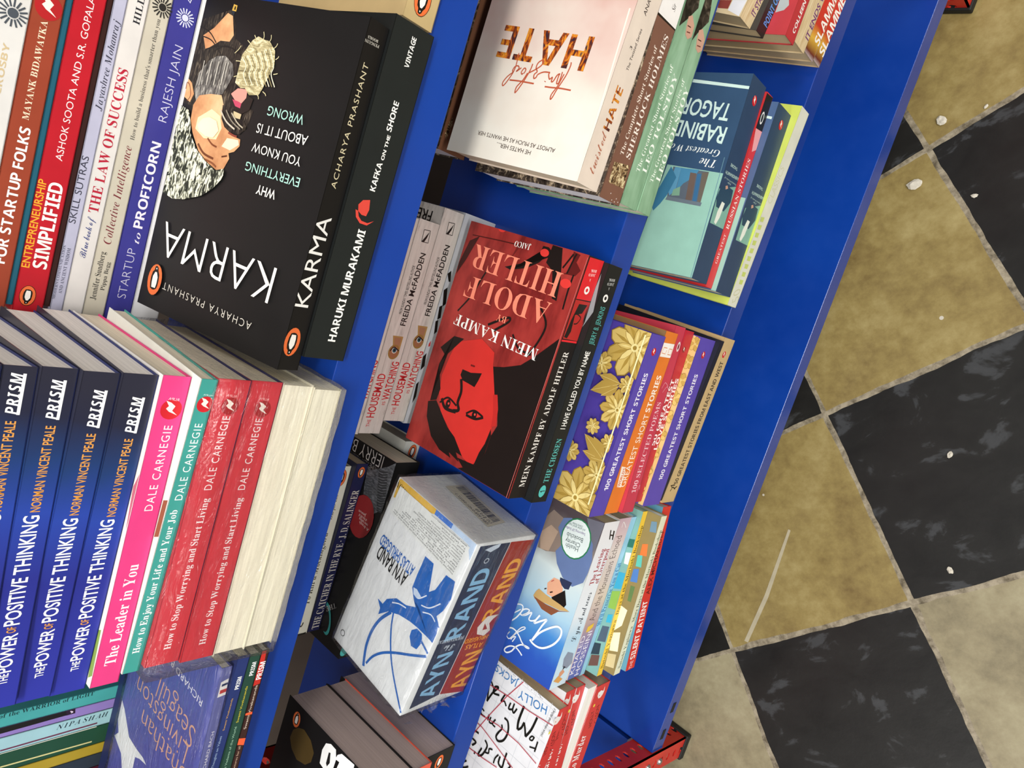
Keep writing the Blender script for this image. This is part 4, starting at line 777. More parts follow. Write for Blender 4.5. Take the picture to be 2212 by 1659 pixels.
('T','s','BOOK',(199.1,5.8,-0.9,8.8,-2.3,-0.2),'#c8c8c4','b'),
('P','c',(185.6,5.8,199.9,4.4,168.6,0.3,153.8,6,158.8,5.1),'#8a8f92'),
],
'mk': [
('P','c',(208.1,37.4,207.9,27,184,19.3,166.3,16.4,167.1,21.8,188.2,29.8,193,38.5),'#1d1512'),
('P','c',(179.2,79.6,187.9,59.3,196.2,39.8,200.8,32.8,205.4,40.6,205.2,46.5,200.2,47.5,197.8,40.5,191.4,45.3,183.9,56.1,178.3,72.7),'#1d1512'),
('P','c',(207.8,15.5,206.7,8.1,200.2,9.6,194.9,3.3,189.6,6.7,188.6,19.1,191,14.3,199.2,13.4),'#5c1a18'),
('L','c',(192.8,20.8,205.7,14.7),1.6,'#1d1512',1),
('L','c',(189.6,15.2,204,12.6,206.5,11.5),1.6,'#1d1512',1),
('L','c',(128.9,116.8,146,106.3,159.9,101.7,171,97.8),1.6,'#1d1512',1),
('L','c',(190.3,8.4,177.6,8.8,161.7,8),1.6,'#1d1512',1),
('P','c',(191.5,127.5,197.5,117.7,174.2,125.4,159.7,131.9,169.5,132.7),'#3a1412'),
('P','c',(207.9,70.8,208.1,66.9,203.9,67.5,186.2,76.1),'#6a1e1c'),
('P','c',(208.3,94.9,208.3,96.3,208.3,97.6,208.3,98.6,208.3,99.3,208.3,99.5,208.3,99.3,207.7,98.6,206.9,97.6,206.4,96.3,206.3,94.9,206.4,93.5,206.9,92.2,207.7,91.2,208.3,90.5,208.3,90.3,208.3,90.5,208.3,91.2,208.3,92.2,208.3,93.5),'#d83a34'),
('P','c',(203.3,43,203.2,44.4,202.7,45.7,202,46.7,201.1,47.3,200.1,47.6,199.2,47.3,198.3,46.7,197.6,45.7,197.1,44.4,196.9,43,197.1,41.5,197.6,40.2,198.3,39.2,199.2,38.6,200.1,38.4,201.1,38.6,202,39.2,202.7,40.2,203.2,41.5),'#d83a34'),
('P','c',(185.7,13.2,185.5,14.8,185,16.3,184.1,17.5,183.1,18.3,181.9,18.6,180.7,18.3,179.7,17.5,178.8,16.3,178.3,14.8,178.1,13.2,178.3,11.5,178.8,10,179.7,8.8,180.7,8,181.9,7.8,183.1,8,184.1,8.8,185,10,185.5,11.5),'#d83a34'),
('L','c',(196.9,126.2,199,94.6,200.3,67.6),0.9,'#4a1614',1),
('L','c',(127.7,77.8,139.4,59.6,136.6,56.8,123.6,71),2.2,'#1d1512',1),
('L','c',(157.7,29.9,145.6,18.9,129.5,21.2,115.5,27.5),2,'#1d1512',1),
('L','c',(128.1,48.5,119.2,38.4,117.9,23.9),1.8,'#1d1512',1),
('P','c',(95.1,61.1,99.5,46.5,106.8,30.5,117.7,19.7,128.4,10.7,138.9,1.9,125.1,1.2,68.2,0.6,0.3,0.4,0.3,26.8,0.3,61.4,9.6,45,24.4,37.7,41,37.3,51.1,34.2,74,43.1,75.4,49.4),'#1d1512'),
('P','c',(97.2,58.6,107.6,61.4,114.3,79.4,103.2,106.2,89.1,109.3,69.7,112,53.6,108.7,38.1,100.1,29.8,87.3,20.6,74.3,11.1,59.5,8.4,47.9,24.4,37.7,41,37.3,59.2,42.5,75.9,48),'#c9302a'),
('P','c',(73.8,48.7,75.5,44.2,64.4,38.8,50.6,35.6,47.5,40.1,59.2,42.5),'#b82a26'),
('P','c',(77.8,119.2,89.2,113,108,99.3,106.8,111.4,92.3,123.6,87.2,114.9,50.6,116.9,43.3,116.6,46.6,109.5,57.6,108.6),'#1d1512'),
('P','c',(41.8,118.8,46,109.2,38.4,99.3,28.7,86.8,24,75.7,19.6,70.3,11.9,60.7,12.3,68.9,5.8,62.6,9.1,76.5,5.2,73.1,6.7,88.4,14.1,102.9,28.3,114.8),'#1d1512'),
('P','c',(41,37.3,46.4,39.6,31.9,41,23,43.9,10.7,45.5,8.5,65.5,3.4,56.2,9.6,45,24.4,37.7),'#1d1512'),
('P','c',(82.6,90.2,82.9,79.8,86.6,67.6,79.7,68.9,72.6,71,73.2,78.2,73.5,86.3,77.2,90.6),'#1d1512'),
('L','c',(74.1,88.3,64,84,53.6,84,47.7,80.5,44.7,86.5),3,'#1d1512',1),
('L','c',(45.8,104.4,53.4,96.6,50.2,84.3),1.8,'#1d1512',1),
('P','c',(52.5,94.4,52.3,95.3,51.7,96,50.8,96.7,49.6,97.1,48.3,97.2,47,97.1,45.8,96.7,44.9,96,44.3,95.3,44.1,94.4,44.3,93.5,44.9,92.7,45.8,92.1,47,91.7,48.3,91.6,49.6,91.7,50.8,92.1,51.7,92.7,52.3,93.5),'#1d1512'),
('P','c',(49.9,93.9,49.8,94.2,49.6,94.4,49.4,94.7,49.1,94.8,48.8,94.9,48.4,94.8,48.1,94.7,47.9,94.4,47.7,94.2,47.7,93.9,47.7,93.5,47.9,93.3,48.1,93,48.4,92.9,48.8,92.9,49.1,92.9,49.4,93,49.6,93.3,49.8,93.5),'#d84a40'),
('L','c',(48.1,71,53.8,63,52.3,52.1),1.8,'#1d1512',1),
('P','c',(54.7,61.6,54.5,62.5,53.9,63.2,52.9,63.9,51.8,64.2,50.5,64.4,49.2,64.2,48,63.9,47.1,63.2,46.5,62.5,46.3,61.6,46.5,60.7,47.1,59.9,48,59.3,49.2,58.9,50.5,58.8,51.8,58.9,52.9,59.3,53.9,59.9,54.5,60.7),'#1d1512'),
('P','c',(52,61.1,52,61.4,51.8,61.7,51.6,61.9,51.3,62,50.9,62.1,50.6,62,50.3,61.9,50,61.7,49.9,61.4,49.8,61.1,49.9,60.8,50,60.5,50.3,60.3,50.6,60.1,50.9,60.1,51.3,60.1,51.6,60.3,51.8,60.5,52,60.8),'#d84a40'),
('L','c',(50.2,103.5,43.7,96.1,44.8,82.9),3,'#1d1512',1),
('L','c',(47,70.5,47.5,59.4,52,51.2),2.2,'#1d1512',1),
('L','c',(89.1,82.4,89.5,77.4),1.5,'#6a1a18',1),
('T','c','ADOLF',(163.7,19.4,-1.4,96.5,-18.9,-0.3),'#f08a70','b'),
('T','c','HITLER',(189,17.8,1.5,100.4,-20.4,0.3),'#f08a70','b'),
('T','c','BY',(139.8,59.5,-0.3,11.3,-5.6,-0.1),'#f08a70','b'),
('T','c','MEIN KAMPF',(124.6,17.3,2,99.4,-9.8,0.2),'#f1efe8','b'),
('T','c','JAICO',(203.3,58.6,-0.6,17.7,-4.7,-0.1),'#f1efe8','b'),
('L','c',(206.3,0.4,139.5,1,0.1,1.9),0.5,'#c86a64',0),  # pale line painted as the glint on the spine edge
('P','s',(207.2,21,208.1,0.3,174.4,0.3,173.2,21.3),'#d8262c'),
('P','s',(172.5,21.5,173.4,0.4,140.2,0.5,140,21.3),'#b02a26'),
('P','s',(169.9,14.9,170.6,3,163,6.8,160.5,15.5,146.8,13.6,140.7,16.1,141.3,20.5,155.5,18.6),'#1d1512'),
('L','s',(161.9,14.3,159.5,6.7,154.5,8.9,153.3,13.3),1,'#1d1512',1),
('P','s',(154.3,1.6,159.2,0.3,172,1.7,162.5,2.3),'#1d1512'),
('P','s',(139,22.1,139.8,0.9,138.2,0.8,137.5,22.1),'#e02a30'),
('P','s',(185.2,10.8,185,11.9,184.5,12.9,183.8,13.7,182.9,14.2,181.9,14.4,180.9,14.2,179.9,13.7,179.2,12.9,178.7,11.9,178.6,10.8,178.7,9.7,179.2,8.7,179.9,7.9,180.9,7.4,181.9,7.2,182.9,7.4,183.8,7.9,184.5,8.7,185,9.7),'#f1efe8'),
('P','s',(183.5,10.8,183.4,11.3,183.2,11.8,182.8,12.2,182.4,12.4,181.9,12.5,181.4,12.4,180.9,12.2,180.6,11.8,180.4,11.3,180.3,10.8,180.4,10.3,180.6,9.8,180.9,9.4,181.4,9.2,181.9,9.1,182.4,9.2,182.8,9.4,183.2,9.8,183.4,10.3),'#d8262c'),
('T','s','A',(191.4,10.3,-0.2,1.6,-2.2,-0.2),'#f6dcd8','b'),
('T','s','JAICO',(196.1,6.5,-1,9,-2.2,-0.2),'#f6dcd8','b'),
('T','s','BOOK',(199.6,6.4,-0.9,7.8,-2.2,-0.3),'#f6dcd8','b'),
('T','s','MEIN KAMPF BY ADOLF HITLER',(10.1,6.8,119.8,0,0,7.1),'#eae4da','b'),
],
'slam6': [
('T','s','SLAMMED',(9.9,0.2,65.3,0,0,14.3),'#fbf4ec','S'),
],
'slam5': [
('T','s','SLAMMED',(14.9,0.2,58.8,0,0,14.1),'#fbf4ec','S'),
],
'it4': [
('T','s','IT ENDS WITH US',(11.7,1.1,71.6,0,0,8.5),'#6a2a6e','h'),
],
'coll': [
('T','s','COLLEEN HOOVER',(7.9,5.4,60.1,0,0,5.8),'#f1efe8','S'),
('P','c',(19.3,17.4,21.8,9.9,26.3,6.9,33,9.5,30.5,17.4),'#aeb4b0'),
],
'point': [
('T','s','POINT OF RETREAT',(9.3,1,53.3,0,0,9.3),'#5a90d8','S'),
],
'it1': [
('T','s','IT STARTS WITH US',(9.9,1.9,48.6,0,0,8.2),'#6a2a6e','h'),
('P','c',(10.4,28.1,12.3,15.1,4.6,15.2,3.7,25.4),'#8a4038'),
('P','c',(12.5,14.3,14.5,0.8,0.3,1.5,3.5,14.6),'#e4e4e8'),
],
'fifty': [
('T','s','50',(8.4,0,12.9,5.8,-6,13.4),'#c8c8a0','l'),
('T','s','CLASSICS',(109.8,9.3,37.8,0,0,11),'#d0d0b0','n'),
('P','s',(24.1,14.3,24.7,6.3,29.3,6.6,28.7,14.6),'#c4d070'),
('L','s',(28.2,15.5,29,6.3),0.8,'#c4d070',0),
('P','s',(32.4,15.1,33,7.1,37.7,7.4,37,15.4),'#c4d070'),
('L','s',(36.5,16.3,37.4,7.2),0.8,'#c4d070',0),
('P','s',(40.7,15.9,41.4,8,46,8.3,45.3,16.2),'#c4d070'),
('L','s',(44.7,17.1,45.7,8),0.8,'#c4d070',0),
('P','s',(48.9,16.7,49.7,8.8,54.3,9.1,53.5,17),'#c4d070'),
('L','s',(53,17.9,54,8.8),0.8,'#c4d070',0),
('P','s',(57.1,17.6,58,9.7,62.5,10,61.6,17.8),'#c4d070'),
('L','s',(61.1,18.8,62.3,9.7),0.8,'#c4d070',0),
('P','s',(65.3,18.4,66.2,10.5,70.7,10.8,69.8,18.6),'#c4d070'),
('L','s',(69.2,19.6,70.5,10.5),0.8,'#c4d070',0),
('P','s',(73.4,19.2,74.3,11.3,78.9,11.6,77.9,19.4),'#c4d070'),
('L','s',(77.3,20.4,78.6,11.3),0.8,'#c4d070',0),
('P','s',(81.4,20,82.5,12.1,87,12.4,85.9,20.2),'#c4d070'),
('L','s',(85.4,21.1,86.7,12.2),0.8,'#c4d070',0),
('P','s',(89.4,20.8,90.5,13,95,13.3,93.9,21),'#c4d070'),
('L','s',(93.3,21.9,94.8,13),0.8,'#c4d070',0),
],
'tag2': [
('P','s',(85.4,33.6,96.5,0.3,54.9,0.3,53.8,31.2),'#7fae9e'),
('P','s',(87,31.4,92.3,20.9,91.8,4.1,80.7,1.6,69.6,10.6,69.6,28.9,77,33.3),'#24445c'),
('P','s',(76.8,19.9,76.7,13.1,62.6,15.1,55,19.1,56.2,23.5,66.3,23.3),'#e4e8dc'),
('P','s',(91,22.3,92.5,18.6,90.4,15.7,88.2,20.2),'#c89a84'),
('T','s','TAGORE',(112,8.4,-0.3,16.5,-2.6,0),'#b8d4cc','h'),
('T','s','RABINDRANATH',(105.1,0.1,-1.8,30.4,-2.8,-0.2),'#b8d4cc','h'),
('T','s','Greatest Works of',(98.3,1.6,-0.6,28.4,-1.5,0),'#b8d4cc','j'),
('T','s','The',(96,12.5,-0.7,8.2,-1.6,-0.1),'#b8d4cc','j'),
('P','s',(177.5,16.2,177.2,17.7,176.6,19,175.5,20,174.2,20.7,172.8,20.9,171.3,20.7,170,20,169,19,168.3,17.7,168.1,16.2,168.3,14.8,169,13.5,170,12.4,171.3,11.8,172.8,11.5,174.2,11.8,175.5,12.4,176.6,13.5,177.2,14.8),'#c8202a'),
('P','s',(170.2,13.1,172.3,15.7,174.4,14.6,175.9,16.7,176.7,19.1,174.4,17.5,173.1,18.5,171.8,17),'#f3e6da'),
('P','c',(94.2,6.6,94,1.2,0.3,0.3,0.3,5.6),'#93c0b0'),
('P','c',(174,7.5,173.3,1.7,170.9,1.7,171.6,7.5),'#cfe8e0'),
],
'russ': [
('P','s',(188.3,15.6,189.2,0.3,156.7,0.3,155.2,15.6),'#16171a'),
('P','s',(172.8,9.2,172.5,10.3,171.6,11.2,170.3,12,168.6,12.5,166.8,12.6,164.9,12.5,163.2,12,161.9,11.2,161.1,10.3,160.8,9.2,161.1,8.2,161.9,7.2,163.2,6.5,164.9,6,166.8,5.8,168.6,6,170.3,6.5,171.6,7.2,172.5,8.2),'#e8e8e4'),
('P','s',(171,9.2,170.8,9.9,170.2,10.5,169.2,11,168.1,11.3,166.8,11.4,165.5,11.3,164.3,11,163.4,10.5,162.8,9.9,162.6,9.2,162.8,8.6,163.4,7.9,164.3,7.5,165.5,7.1,166.8,7,168.1,7.1,169.2,7.5,170.2,7.9,170.8,8.6),'#16171a'),
('P','s',(155,15.6,156.5,0.3,138.9,0.3,134.6,8.5),'#e8a0a0'),
('T','s','GREATEST',(24.3,6.1,29.4,0,0,4.3),'#f2dcd8','b'),
('T','s','RUSSIAN STORIES',(58.9,5,68.7,0,0,6.3),'#f6e4e0','b'),
],
'tag1': [
('T','c','RABINDRANATH',(141,9.3,9.2,122.2,-14.8,1.1),'#cfe8e0','h'),
('T','c','Greatest Works of',(119.8,9.6,3.9,80.8,-6.2,0.3),'#e8f0ec','j'),
('T','c','TAGORE',(162.3,10.8,5.2,59,-15.1,1.3),'#cfe8e0','h'),
('P','c',(184.6,62.7,179.5,0.3,176.8,0.3,181.4,61.6),'#cfe8e0'),
('P','c',(101.8,60.3,99.4,0.3,0.3,0.3,0.3,68.8),'#93c0b0'),
('P','c',(100.5,53.2,99.2,14.8,69.1,14.3,70.3,50.5),'#5a6470'),
('P','c',(100.3,50.9,100,44.3,78.1,43.6,72.6,48.4,79.9,53.1),'#5a94b4'),
('P','c',(100,44.3,100.1,25,93,28,85.7,37.4,76.2,43),'#4a86a8'),
('P','c',(96.8,33.5,96.5,27,70.9,23.9,71,30.3),'#6a5a52'),
('P','c',(96.6,25.9,96.6,21.7,70.6,18.5,70.8,22.8),'#3a6a92'),
('P','c',(98.1,21.2,98.8,14.6,69.8,14,70.3,17.3),'#6a6258'),
('P','c',(78.8,46,82.5,39.6,73.9,37.8,72.8,46.3),'#7aa28a'),
('P','c',(100.3,55.4,90.5,46.6,73.2,50.9,63.7,55.6,56,61,67.9,69.6,78.8,61.8),'#3a7494'),
('P','c',(71.8,50.4,70.3,12.6,66.8,13,68.2,51.5),'#68747e'),
('L','c',(114,3.7,103.7,3.4,0.1,1.4),0.6,'#6a90a0',0),  # lighter stroke stands in for light catching the hinge
('P','s',(85.4,33.6,96.5,0.3,54.9,0.3,53.8,31.2),'#7fae9e'),
('P','s',(87,31.4,92.3,20.9,91.8,4.1,80.7,1.6,69.6,10.6,69.6,28.9,77,33.3),'#24445c'),
('P','s',(76.8,19.9,76.7,13.1,62.6,15.1,55,19.1,56.2,23.5,66.3,23.3),'#e4e8dc'),
('P','s',(91,22.3,92.5,18.6,90.4,15.7,88.2,20.2),'#c89a84'),
('T','s','TAGORE',(112,8.4,-0.3,16.5,-2.6,0),'#b8d4cc','h'),
('T','s','RABINDRANATH',(105.1,0.1,-1.8,30.4,-2.8,-0.2),'#b8d4cc','h'),
('T','s','Greatest Works of',(98.3,1.6,-0.6,28.4,-1.5,0),'#b8d4cc','j'),
('T','s','The',(96,12.5,-0.7,8.2,-1.6,-0.1),'#b8d4cc','j'),
('P','s',(177.5,16.2,177.2,17.7,176.6,19,175.5,20,174.2,20.7,172.8,20.9,171.3,20.7,170,20,169,19,168.3,17.7,168.1,16.2,168.3,14.8,169,13.5,170,12.4,171.3,11.8,172.8,11.5,174.2,11.8,175.5,12.4,176.6,13.5,177.2,14.8),'#c8202a'),
('P','s',(170.2,13.1,172.3,15.7,174.4,14.6,175.9,16.7,176.7,19.1,174.4,17.5,173.1,18.5,171.8,17),'#f3e6da'),
('T','c','The',(110.5,10.5,0.8,16.9,-7.2,0.3),'#eef2ee','j'),
],
'east': [
('T','s','50 GREATEST STORIES FROM EAST AND WEST',(21.5,8.2,140.4,0,0,8.4),'#4a4034','S'),
('P','s',(173.4,14.5,173.2,15.6,172.7,16.6,171.9,17.4,170.9,17.9,169.8,18.1,168.7,17.9,167.7,17.4,166.9,16.6,166.3,15.6,166.2,14.5,166.3,13.4,166.9,12.4,167.7,11.6,168.7,11.1,169.8,10.9,170.9,11.1,171.9,11.6,172.7,12.4,173.2,13.4),'#c8202a'),
('P','s',(167.8,12.1,169.4,14.1,171,13.3,172.2,14.9,172.8,16.7,171,15.5,170,16.3,169,15.1),'#f3e6da'),
('L','s',(13.3,19,18.1,16,15.3,8.6),1.3,'#1c1814',0),
('L','s',(17.3,17.1,20,22.6,20.4,12.7),1.3,'#1c1814',0),
('L','s',(16.2,11.1,18.4,6),1.3,'#1c1814',0),
],
'flo2': [
('P','c',(180.2,8.3,178.4,0.3,0.6,1,0.3,6.4),'#d8b878'),
('P','c',(172.2,3.7,174.1,5.3,176.8,6.3,178.8,5.7,179.9,3.7,178.8,1.8,176.8,1.1,174.1,2.2),'#8f7230'),
('P','c',(172.2,3.7,174.1,5.1,176.7,6,178.6,5.4,179.7,3.7,178.6,2,176.7,1.5,174.1,2.4),'#b89a4e'),
('P','c',(172.2,3.7,172.2,6.2,173.1,9,174.8,10.1,177,9.8,177.8,7.6,177.1,5.7,174.6,4.3),'#8f7230'),
('P','c',(172.2,3.7,172.3,6,173.2,8.6,174.8,9.8,176.9,9.6,177.5,7.6,176.8,5.8,174.4,4.3),'#cdb266'),
('P','c',(172.2,3.7,170.2,5.3,168.6,7.7,168.8,9.7,170.5,11.2,172.6,10.6,173.7,8.8,173.3,6),'#8f7230'),
('P','c',(172.2,3.7,170.5,5.2,169,7.6,169.1,9.6,170.5,11,172.4,10.3,173.4,8.6,173.1,5.9),'#b89a4e'),
('P','c',(172.2,3.7,169.8,3.2,166.9,3.4,165.4,4.8,165.2,7.1,167.1,8.3,169.1,8.1,171.1,6),'#8f7230'),
('P','c',(172.2,3.7,169.9,3.3,167.2,3.6,165.7,5,165.4,7,167.2,8,169.1,7.7,171.1,5.8),'#cdb266'),
('P','c',(172.2,3.7,171.1,1.5,169.1,0.1,167.1,0.1,165.2,0.4,165.4,2.6,166.9,4.1,169.8,4.3),'#8f7230'),
('P','c',(172.2,3.7,171.1,1.7,169.1,0.1,167.2,0.1,165.4,0.5,165.7,2.5,167.2,3.8,169.9,4.1),'#b89a4e'),
('P','c',(172.2,3.7,173.3,1.5,173.7,0.1,172.6,0.1,170.5,0.1,168.8,0.1,168.6,0.1,170.2,2.2),'#8f7230'),
('P','c',(172.2,3.7,173.1,1.6,173.4,0.1,172.4,0.1,170.5,0.1,169.1,0.1,169,0.1,170.5,2.2),'#cdb266'),
('P','c',(172.2,3.7,174.6,3.2,177.1,1.7,177.8,0.1,177,0.1,174.8,0.1,173.1,0.1,172.2,1.2),'#8f7230'),
('P','c',(172.2,3.7,174.4,3.1,176.8,1.6,177.5,0.1,176.9,0.1,174.8,0.1,173.2,0.1,172.3,1.4),'#b89a4e'),
('P','c',(173.2,3.7,173,4.3,172.5,4.7,171.9,4.7,171.4,4.3,171.2,3.7,171.4,3.1,171.9,2.8,172.5,2.8,173,3.1),'#e9d997'),
('P','c',(172.7,3.7,172.6,4.1,172.2,4.3,171.8,4.1,171.7,3.7,171.8,3.3,172.2,3.2,172.6,3.3),'#a08238'),
('P','c',(153.3,4.5,154.7,6.6,157,8.4,159,8.3,160.7,6.8,160.2,4.6,158.5,3.4,155.6,3.6),'#8f7230'),
('P','c',(153.3,4.5,154.7,6.4,157,8,158.9,8,160.5,6.7,159.9,4.8,158.3,3.6,155.5,3.7),'#b89a4e'),
('P','c',(153.3,4.5,152.6,6.9,152.6,9.8,153.9,11.4,156.1,11.7,157.5,9.9,157.4,7.9,155.5,5.7),'#8f7230'),
('P','c',(153.3,4.5,152.7,6.7,152.8,9.5,154.1,11.1,156.1,11.5,157.2,9.8,157.1,7.9,155.3,5.7),'#cdb266'),
('P','c',(153.3,4.5,151,5.4,148.7,7.2,148.3,9.2,149.4,11.2,151.7,11.2,153.2,9.8,153.7,7),'#8f7230'),
('P','c',(153.3,4.5,151.2,5.4,149.1,7.3,148.6,9.2,149.5,11,151.6,10.9,153,9.5,153.6,6.8),'#b89a4e'),
('P','c',(153.3,4.5,151.2,3.2,148.3,2.6,146.5,3.5,145.6,5.6,147.1,7.4,149.1,7.8,151.6,6.3),'#8f7230'),
('P','c',(153.3,4.5,151.2,3.4,148.5,2.9,146.7,3.8,145.9,5.6,147.2,7.1,149.2,7.4,151.6,6.1),'#cdb266'),
('P','c',(153.3,4.5,153,2,151.7,0.1,149.8,0.1,147.6,0.1,147.1,1.4,148.1,3.2,150.8,4.3),'#8f7230'),
('P','c',(153.3,4.5,152.9,2.2,151.5,0.1,149.8,0.1,147.8,0.1,147.5,1.4,148.4,3.1,151,4.2),'#b89a4e'),
('P','c',(153.3,4.5,155,2.7,156.3,0.1,155.8,0.1,153.9,0.1,151.9,0.1,151.1,0.1,151.9,2.4),'#8f7230'),
('P','c',(153.3,4.5,154.8,2.7,155.9,0.2,155.5,0.1,153.9,0.1,152.1,0.1,151.4,0.1,152.1,2.5),'#cdb266'),
('P','c',(153.3,4.5,155.8,4.7,158.6,4,159.9,2.4,159.7,0.1,157.7,0.1,155.7,0.1,154,2.1),'#8f7230'),
('P','c',(153.3,4.5,155.6,4.6,158.3,3.8,159.6,2.3,159.5,0.3,157.6,0.1,155.8,0.1,154.1,2.3),'#b89a4e'),
('P','c',(154.3,4.5,154.1,5.1,153.6,5.5,153,5.5,152.5,5.1,152.3,4.5,152.5,3.9,153,3.5,153.6,3.5,154.1,3.9),'#e9d997'),
('P','c',(153.9,4.5,153.7,4.9,153.3,5,152.9,4.9,152.8,4.5,152.9,4.1,153.3,3.9,153.7,4.1),'#a08238'),
('P','c',(134.3,5.3,135,7.7,136.6,10.1,138.6,10.7,140.7,9.7,140.9,7.4,139.6,5.7,136.8,5.1),'#8f7230'),
('P','c',(134.3,5.3,135,7.5,136.7,9.7,138.6,10.3,140.5,9.6,140.5,7.5,139.3,5.9,136.6,5.2),'#b89a4e'),
('P','c',(134.3,5.3,132.8,7.3,132,10.1,132.8,12,134.8,13.1,136.7,11.8,137.2,9.8,136,7.1),'#8f7230'),
('P','c',(134.3,5.3,133,7.3,132.3,10,133,11.8,134.8,12.8,136.4,11.6,136.9,9.6,135.8,7.1),'#cdb266'),
('P','c',(134.3,5.3,131.7,5.4,129,6.5,128,8.3,128.5,10.6,130.7,11.2,132.6,10.4,133.9,7.8),'#8f7230'),
('P','c',(134.3,5.3,131.9,5.5,129.4,6.7,128.3,8.4,128.7,10.4,130.7,10.9,132.5,10,133.8,7.6),'#b89a4e'),
('P','c',(134.3,5.3,132.6,3.4,130,2,128,2.3,126.5,4.1,127.4,6.2,129.2,7.2,132.1,6.5),'#8f7230'),
('P','c',(134.3,5.3,132.6,3.6,130.1,2.3,128.1,2.6,126.8,4.1,127.6,6,129.4,6.9,132.2,6.3),'#cdb266'),
('P','c',(134.3,5.3,134.6,2.8,134.2,0.1,132.6,0.1,130.4,0.1,129.2,0.5,129.6,2.5,131.9,4.4),'#8f7230'),
('P','c',(134.3,5.3,134.5,2.9,134,0.2,132.5,0.1,130.5,0.1,129.5,0.5,130,2.5,132.1,4.3),'#b89a4e'),
('P','c',(134.3,5.3,136.4,4,138.4,1.9,138.5,0.1,137.1,0.1,134.9,0.1,133.5,0.1,133.5,2.9),'#8f7230'),
('P','c',(134.3,5.3,136.2,4,138.1,1.9,138.2,0.1,137,0.1,135,0.1,133.8,0.2,133.7,3),'#cdb266'),
('P','c',(134.3,5.3,136.6,6.2,139.5,6.4,141.2,5.2,141.7,3,140,1.4,138,1.4,135.7,3.2),'#8f7230'),
('P','c',(134.3,5.3,136.5,6,139.3,6.1,140.9,5,141.5,3,139.9,1.7,137.9,1.7,135.7,3.4),'#b89a4e'),
('P','c',(135.3,5.3,135.1,5.9,134.6,6.2,133.9,6.2,133.4,5.9,133.2,5.3,133.4,4.7,133.9,4.3,134.6,4.3,135.1,4.7),'#e9d997'),
('P','c',(134.8,5.3,134.6,5.7,134.3,5.8,133.9,5.7,133.7,5.3,133.9,4.9,134.3,4.7,134.6,4.9),'#a08238'),
('P','c',(115,6.1,115,8.6,115.9,11.4,117.6,12.5,119.9,12.2,120.7,10.1,120,8.1,117.5,6.6),'#8f7230'),
('P','c',(115,6.1,115.1,8.4,116.1,11.1,117.7,12.2,119.8,12,120.4,10.1,119.7,8.2,117.3,6.7),'#b89a4e'),
('P','c',(115,6.1,113,7.6,111.4,10.1,111.6,12.1,113.2,13.7,115.5,13,116.5,11.3,116.1,8.3),'#8f7230'),
('P','c',(115,6.1,113.2,7.6,111.7,10,111.9,12,113.3,13.5,115.2,12.8,116.2,11,115.9,8.2),'#cdb266'),
('P','c',(115,6.1,112.6,5.5,109.6,5.7,108.1,7.2,107.9,9.5,109.8,10.7,111.9,10.5,113.9,8.3),'#8f7230'),
('P','c',(115,6.1,112.7,5.6,109.9,5.9,108.4,7.3,108.1,9.4,109.9,10.4,111.9,10.1,113.9,8.1),'#b89a4e'),
('P','c',(115,6.1,113.9,3.8,111.9,1.6,109.9,1.3,107.9,2.6,108.1,4.9,109.6,6.4,112.6,6.6),'#8f7230'),
('P','c',(115,6.1,113.9,4,111.9,2,109.9,1.7,108.1,2.7,108.4,4.8,109.9,6.1,112.7,6.5),'#cdb266'),
('P','c',(115,6.1,116.1,3.8,116.6,0.9,115.5,0.1,113.3,0.1,111.6,0.1,111.4,2,113,4.5),'#8f7230'),
('P','c',(115,6.1,116,3.9,116.3,1.1,115.3,0.1,113.3,0.1,111.9,0.1,111.8,2.1,113.2,4.5),'#b89a4e'),
('P','c',(115,6.1,117.5,5.5,120,4,120.8,2.1,119.9,0.1,117.7,0.1,115.9,0.7,115,3.5),'#8f7230'),
('P','c',(115,6.1,117.3,5.4,119.7,3.9,120.4,2.1,119.8,0.1,117.7,0.1,116.1,1,115.1,3.7),'#cdb266'),
('P','c',(115,6.1,117,7.6,119.7,8.7,121.7,8.1,122.9,6.1,121.7,4.1,119.8,3.4,117,4.5),'#8f7230'),
('P','c',(115,6.1,116.9,7.4,119.6,8.4,121.5,7.8,122.7,6.1,121.5,4.3,119.6,3.8,116.9,4.7),'#b89a4e'),
('P','c',(116,6.1,115.8,6.7,115.3,7,114.7,7,114.2,6.7,114,6.1,114.2,5.5,114.7,5.1,115.3,5.1,115.8,5.5),'#e9d997'),
('P','c',(115.6,6.1,115.4,6.4,115,6.6,114.6,6.4,114.5,6.1,114.6,5.7,115,5.5,115.4,5.7),'#a08238'),
('P','c',(95.6,6.8,94.8,9.3,94.9,12.2,96.2,13.9,98.5,14.2,99.9,12.4,99.8,10.3,97.8,8.1),'#8f7230'),
('P','c',(95.6,6.8,95,9.1,95.1,12,96.4,13.6,98.4,14,99.6,12.3,99.5,10.3,97.6,8.1),'#b89a4e'),
('P','c',(95.6,6.8,93.2,7.8,90.9,9.6,90.5,11.7,91.6,13.7,94,13.7,95.5,12.3,96,9.4),'#8f7230'),
('P','c',(95.6,6.8,93.4,7.8,91.3,9.7,90.8,11.6,91.7,13.5,93.8,13.4,95.3,12,95.9,9.2),'#cdb266'),
('P','c',(95.6,6.8,93.4,5.6,90.5,4.9,88.7,5.9,87.8,8,89.2,9.8,91.3,10.2,93.9,8.7),'#8f7230'),
('P','c',(95.6,6.8,93.5,5.7,90.7,5.2,88.9,6.1,88,8,89.4,9.5,91.4,9.8,93.9,8.5),'#b89a4e'),
('P','c',(95.6,6.8,95.3,4.3,94,1.7,92.1,0.8,89.8,1.4,89.3,3.7,90.3,5.5,93.1,6.7),'#8f7230'),
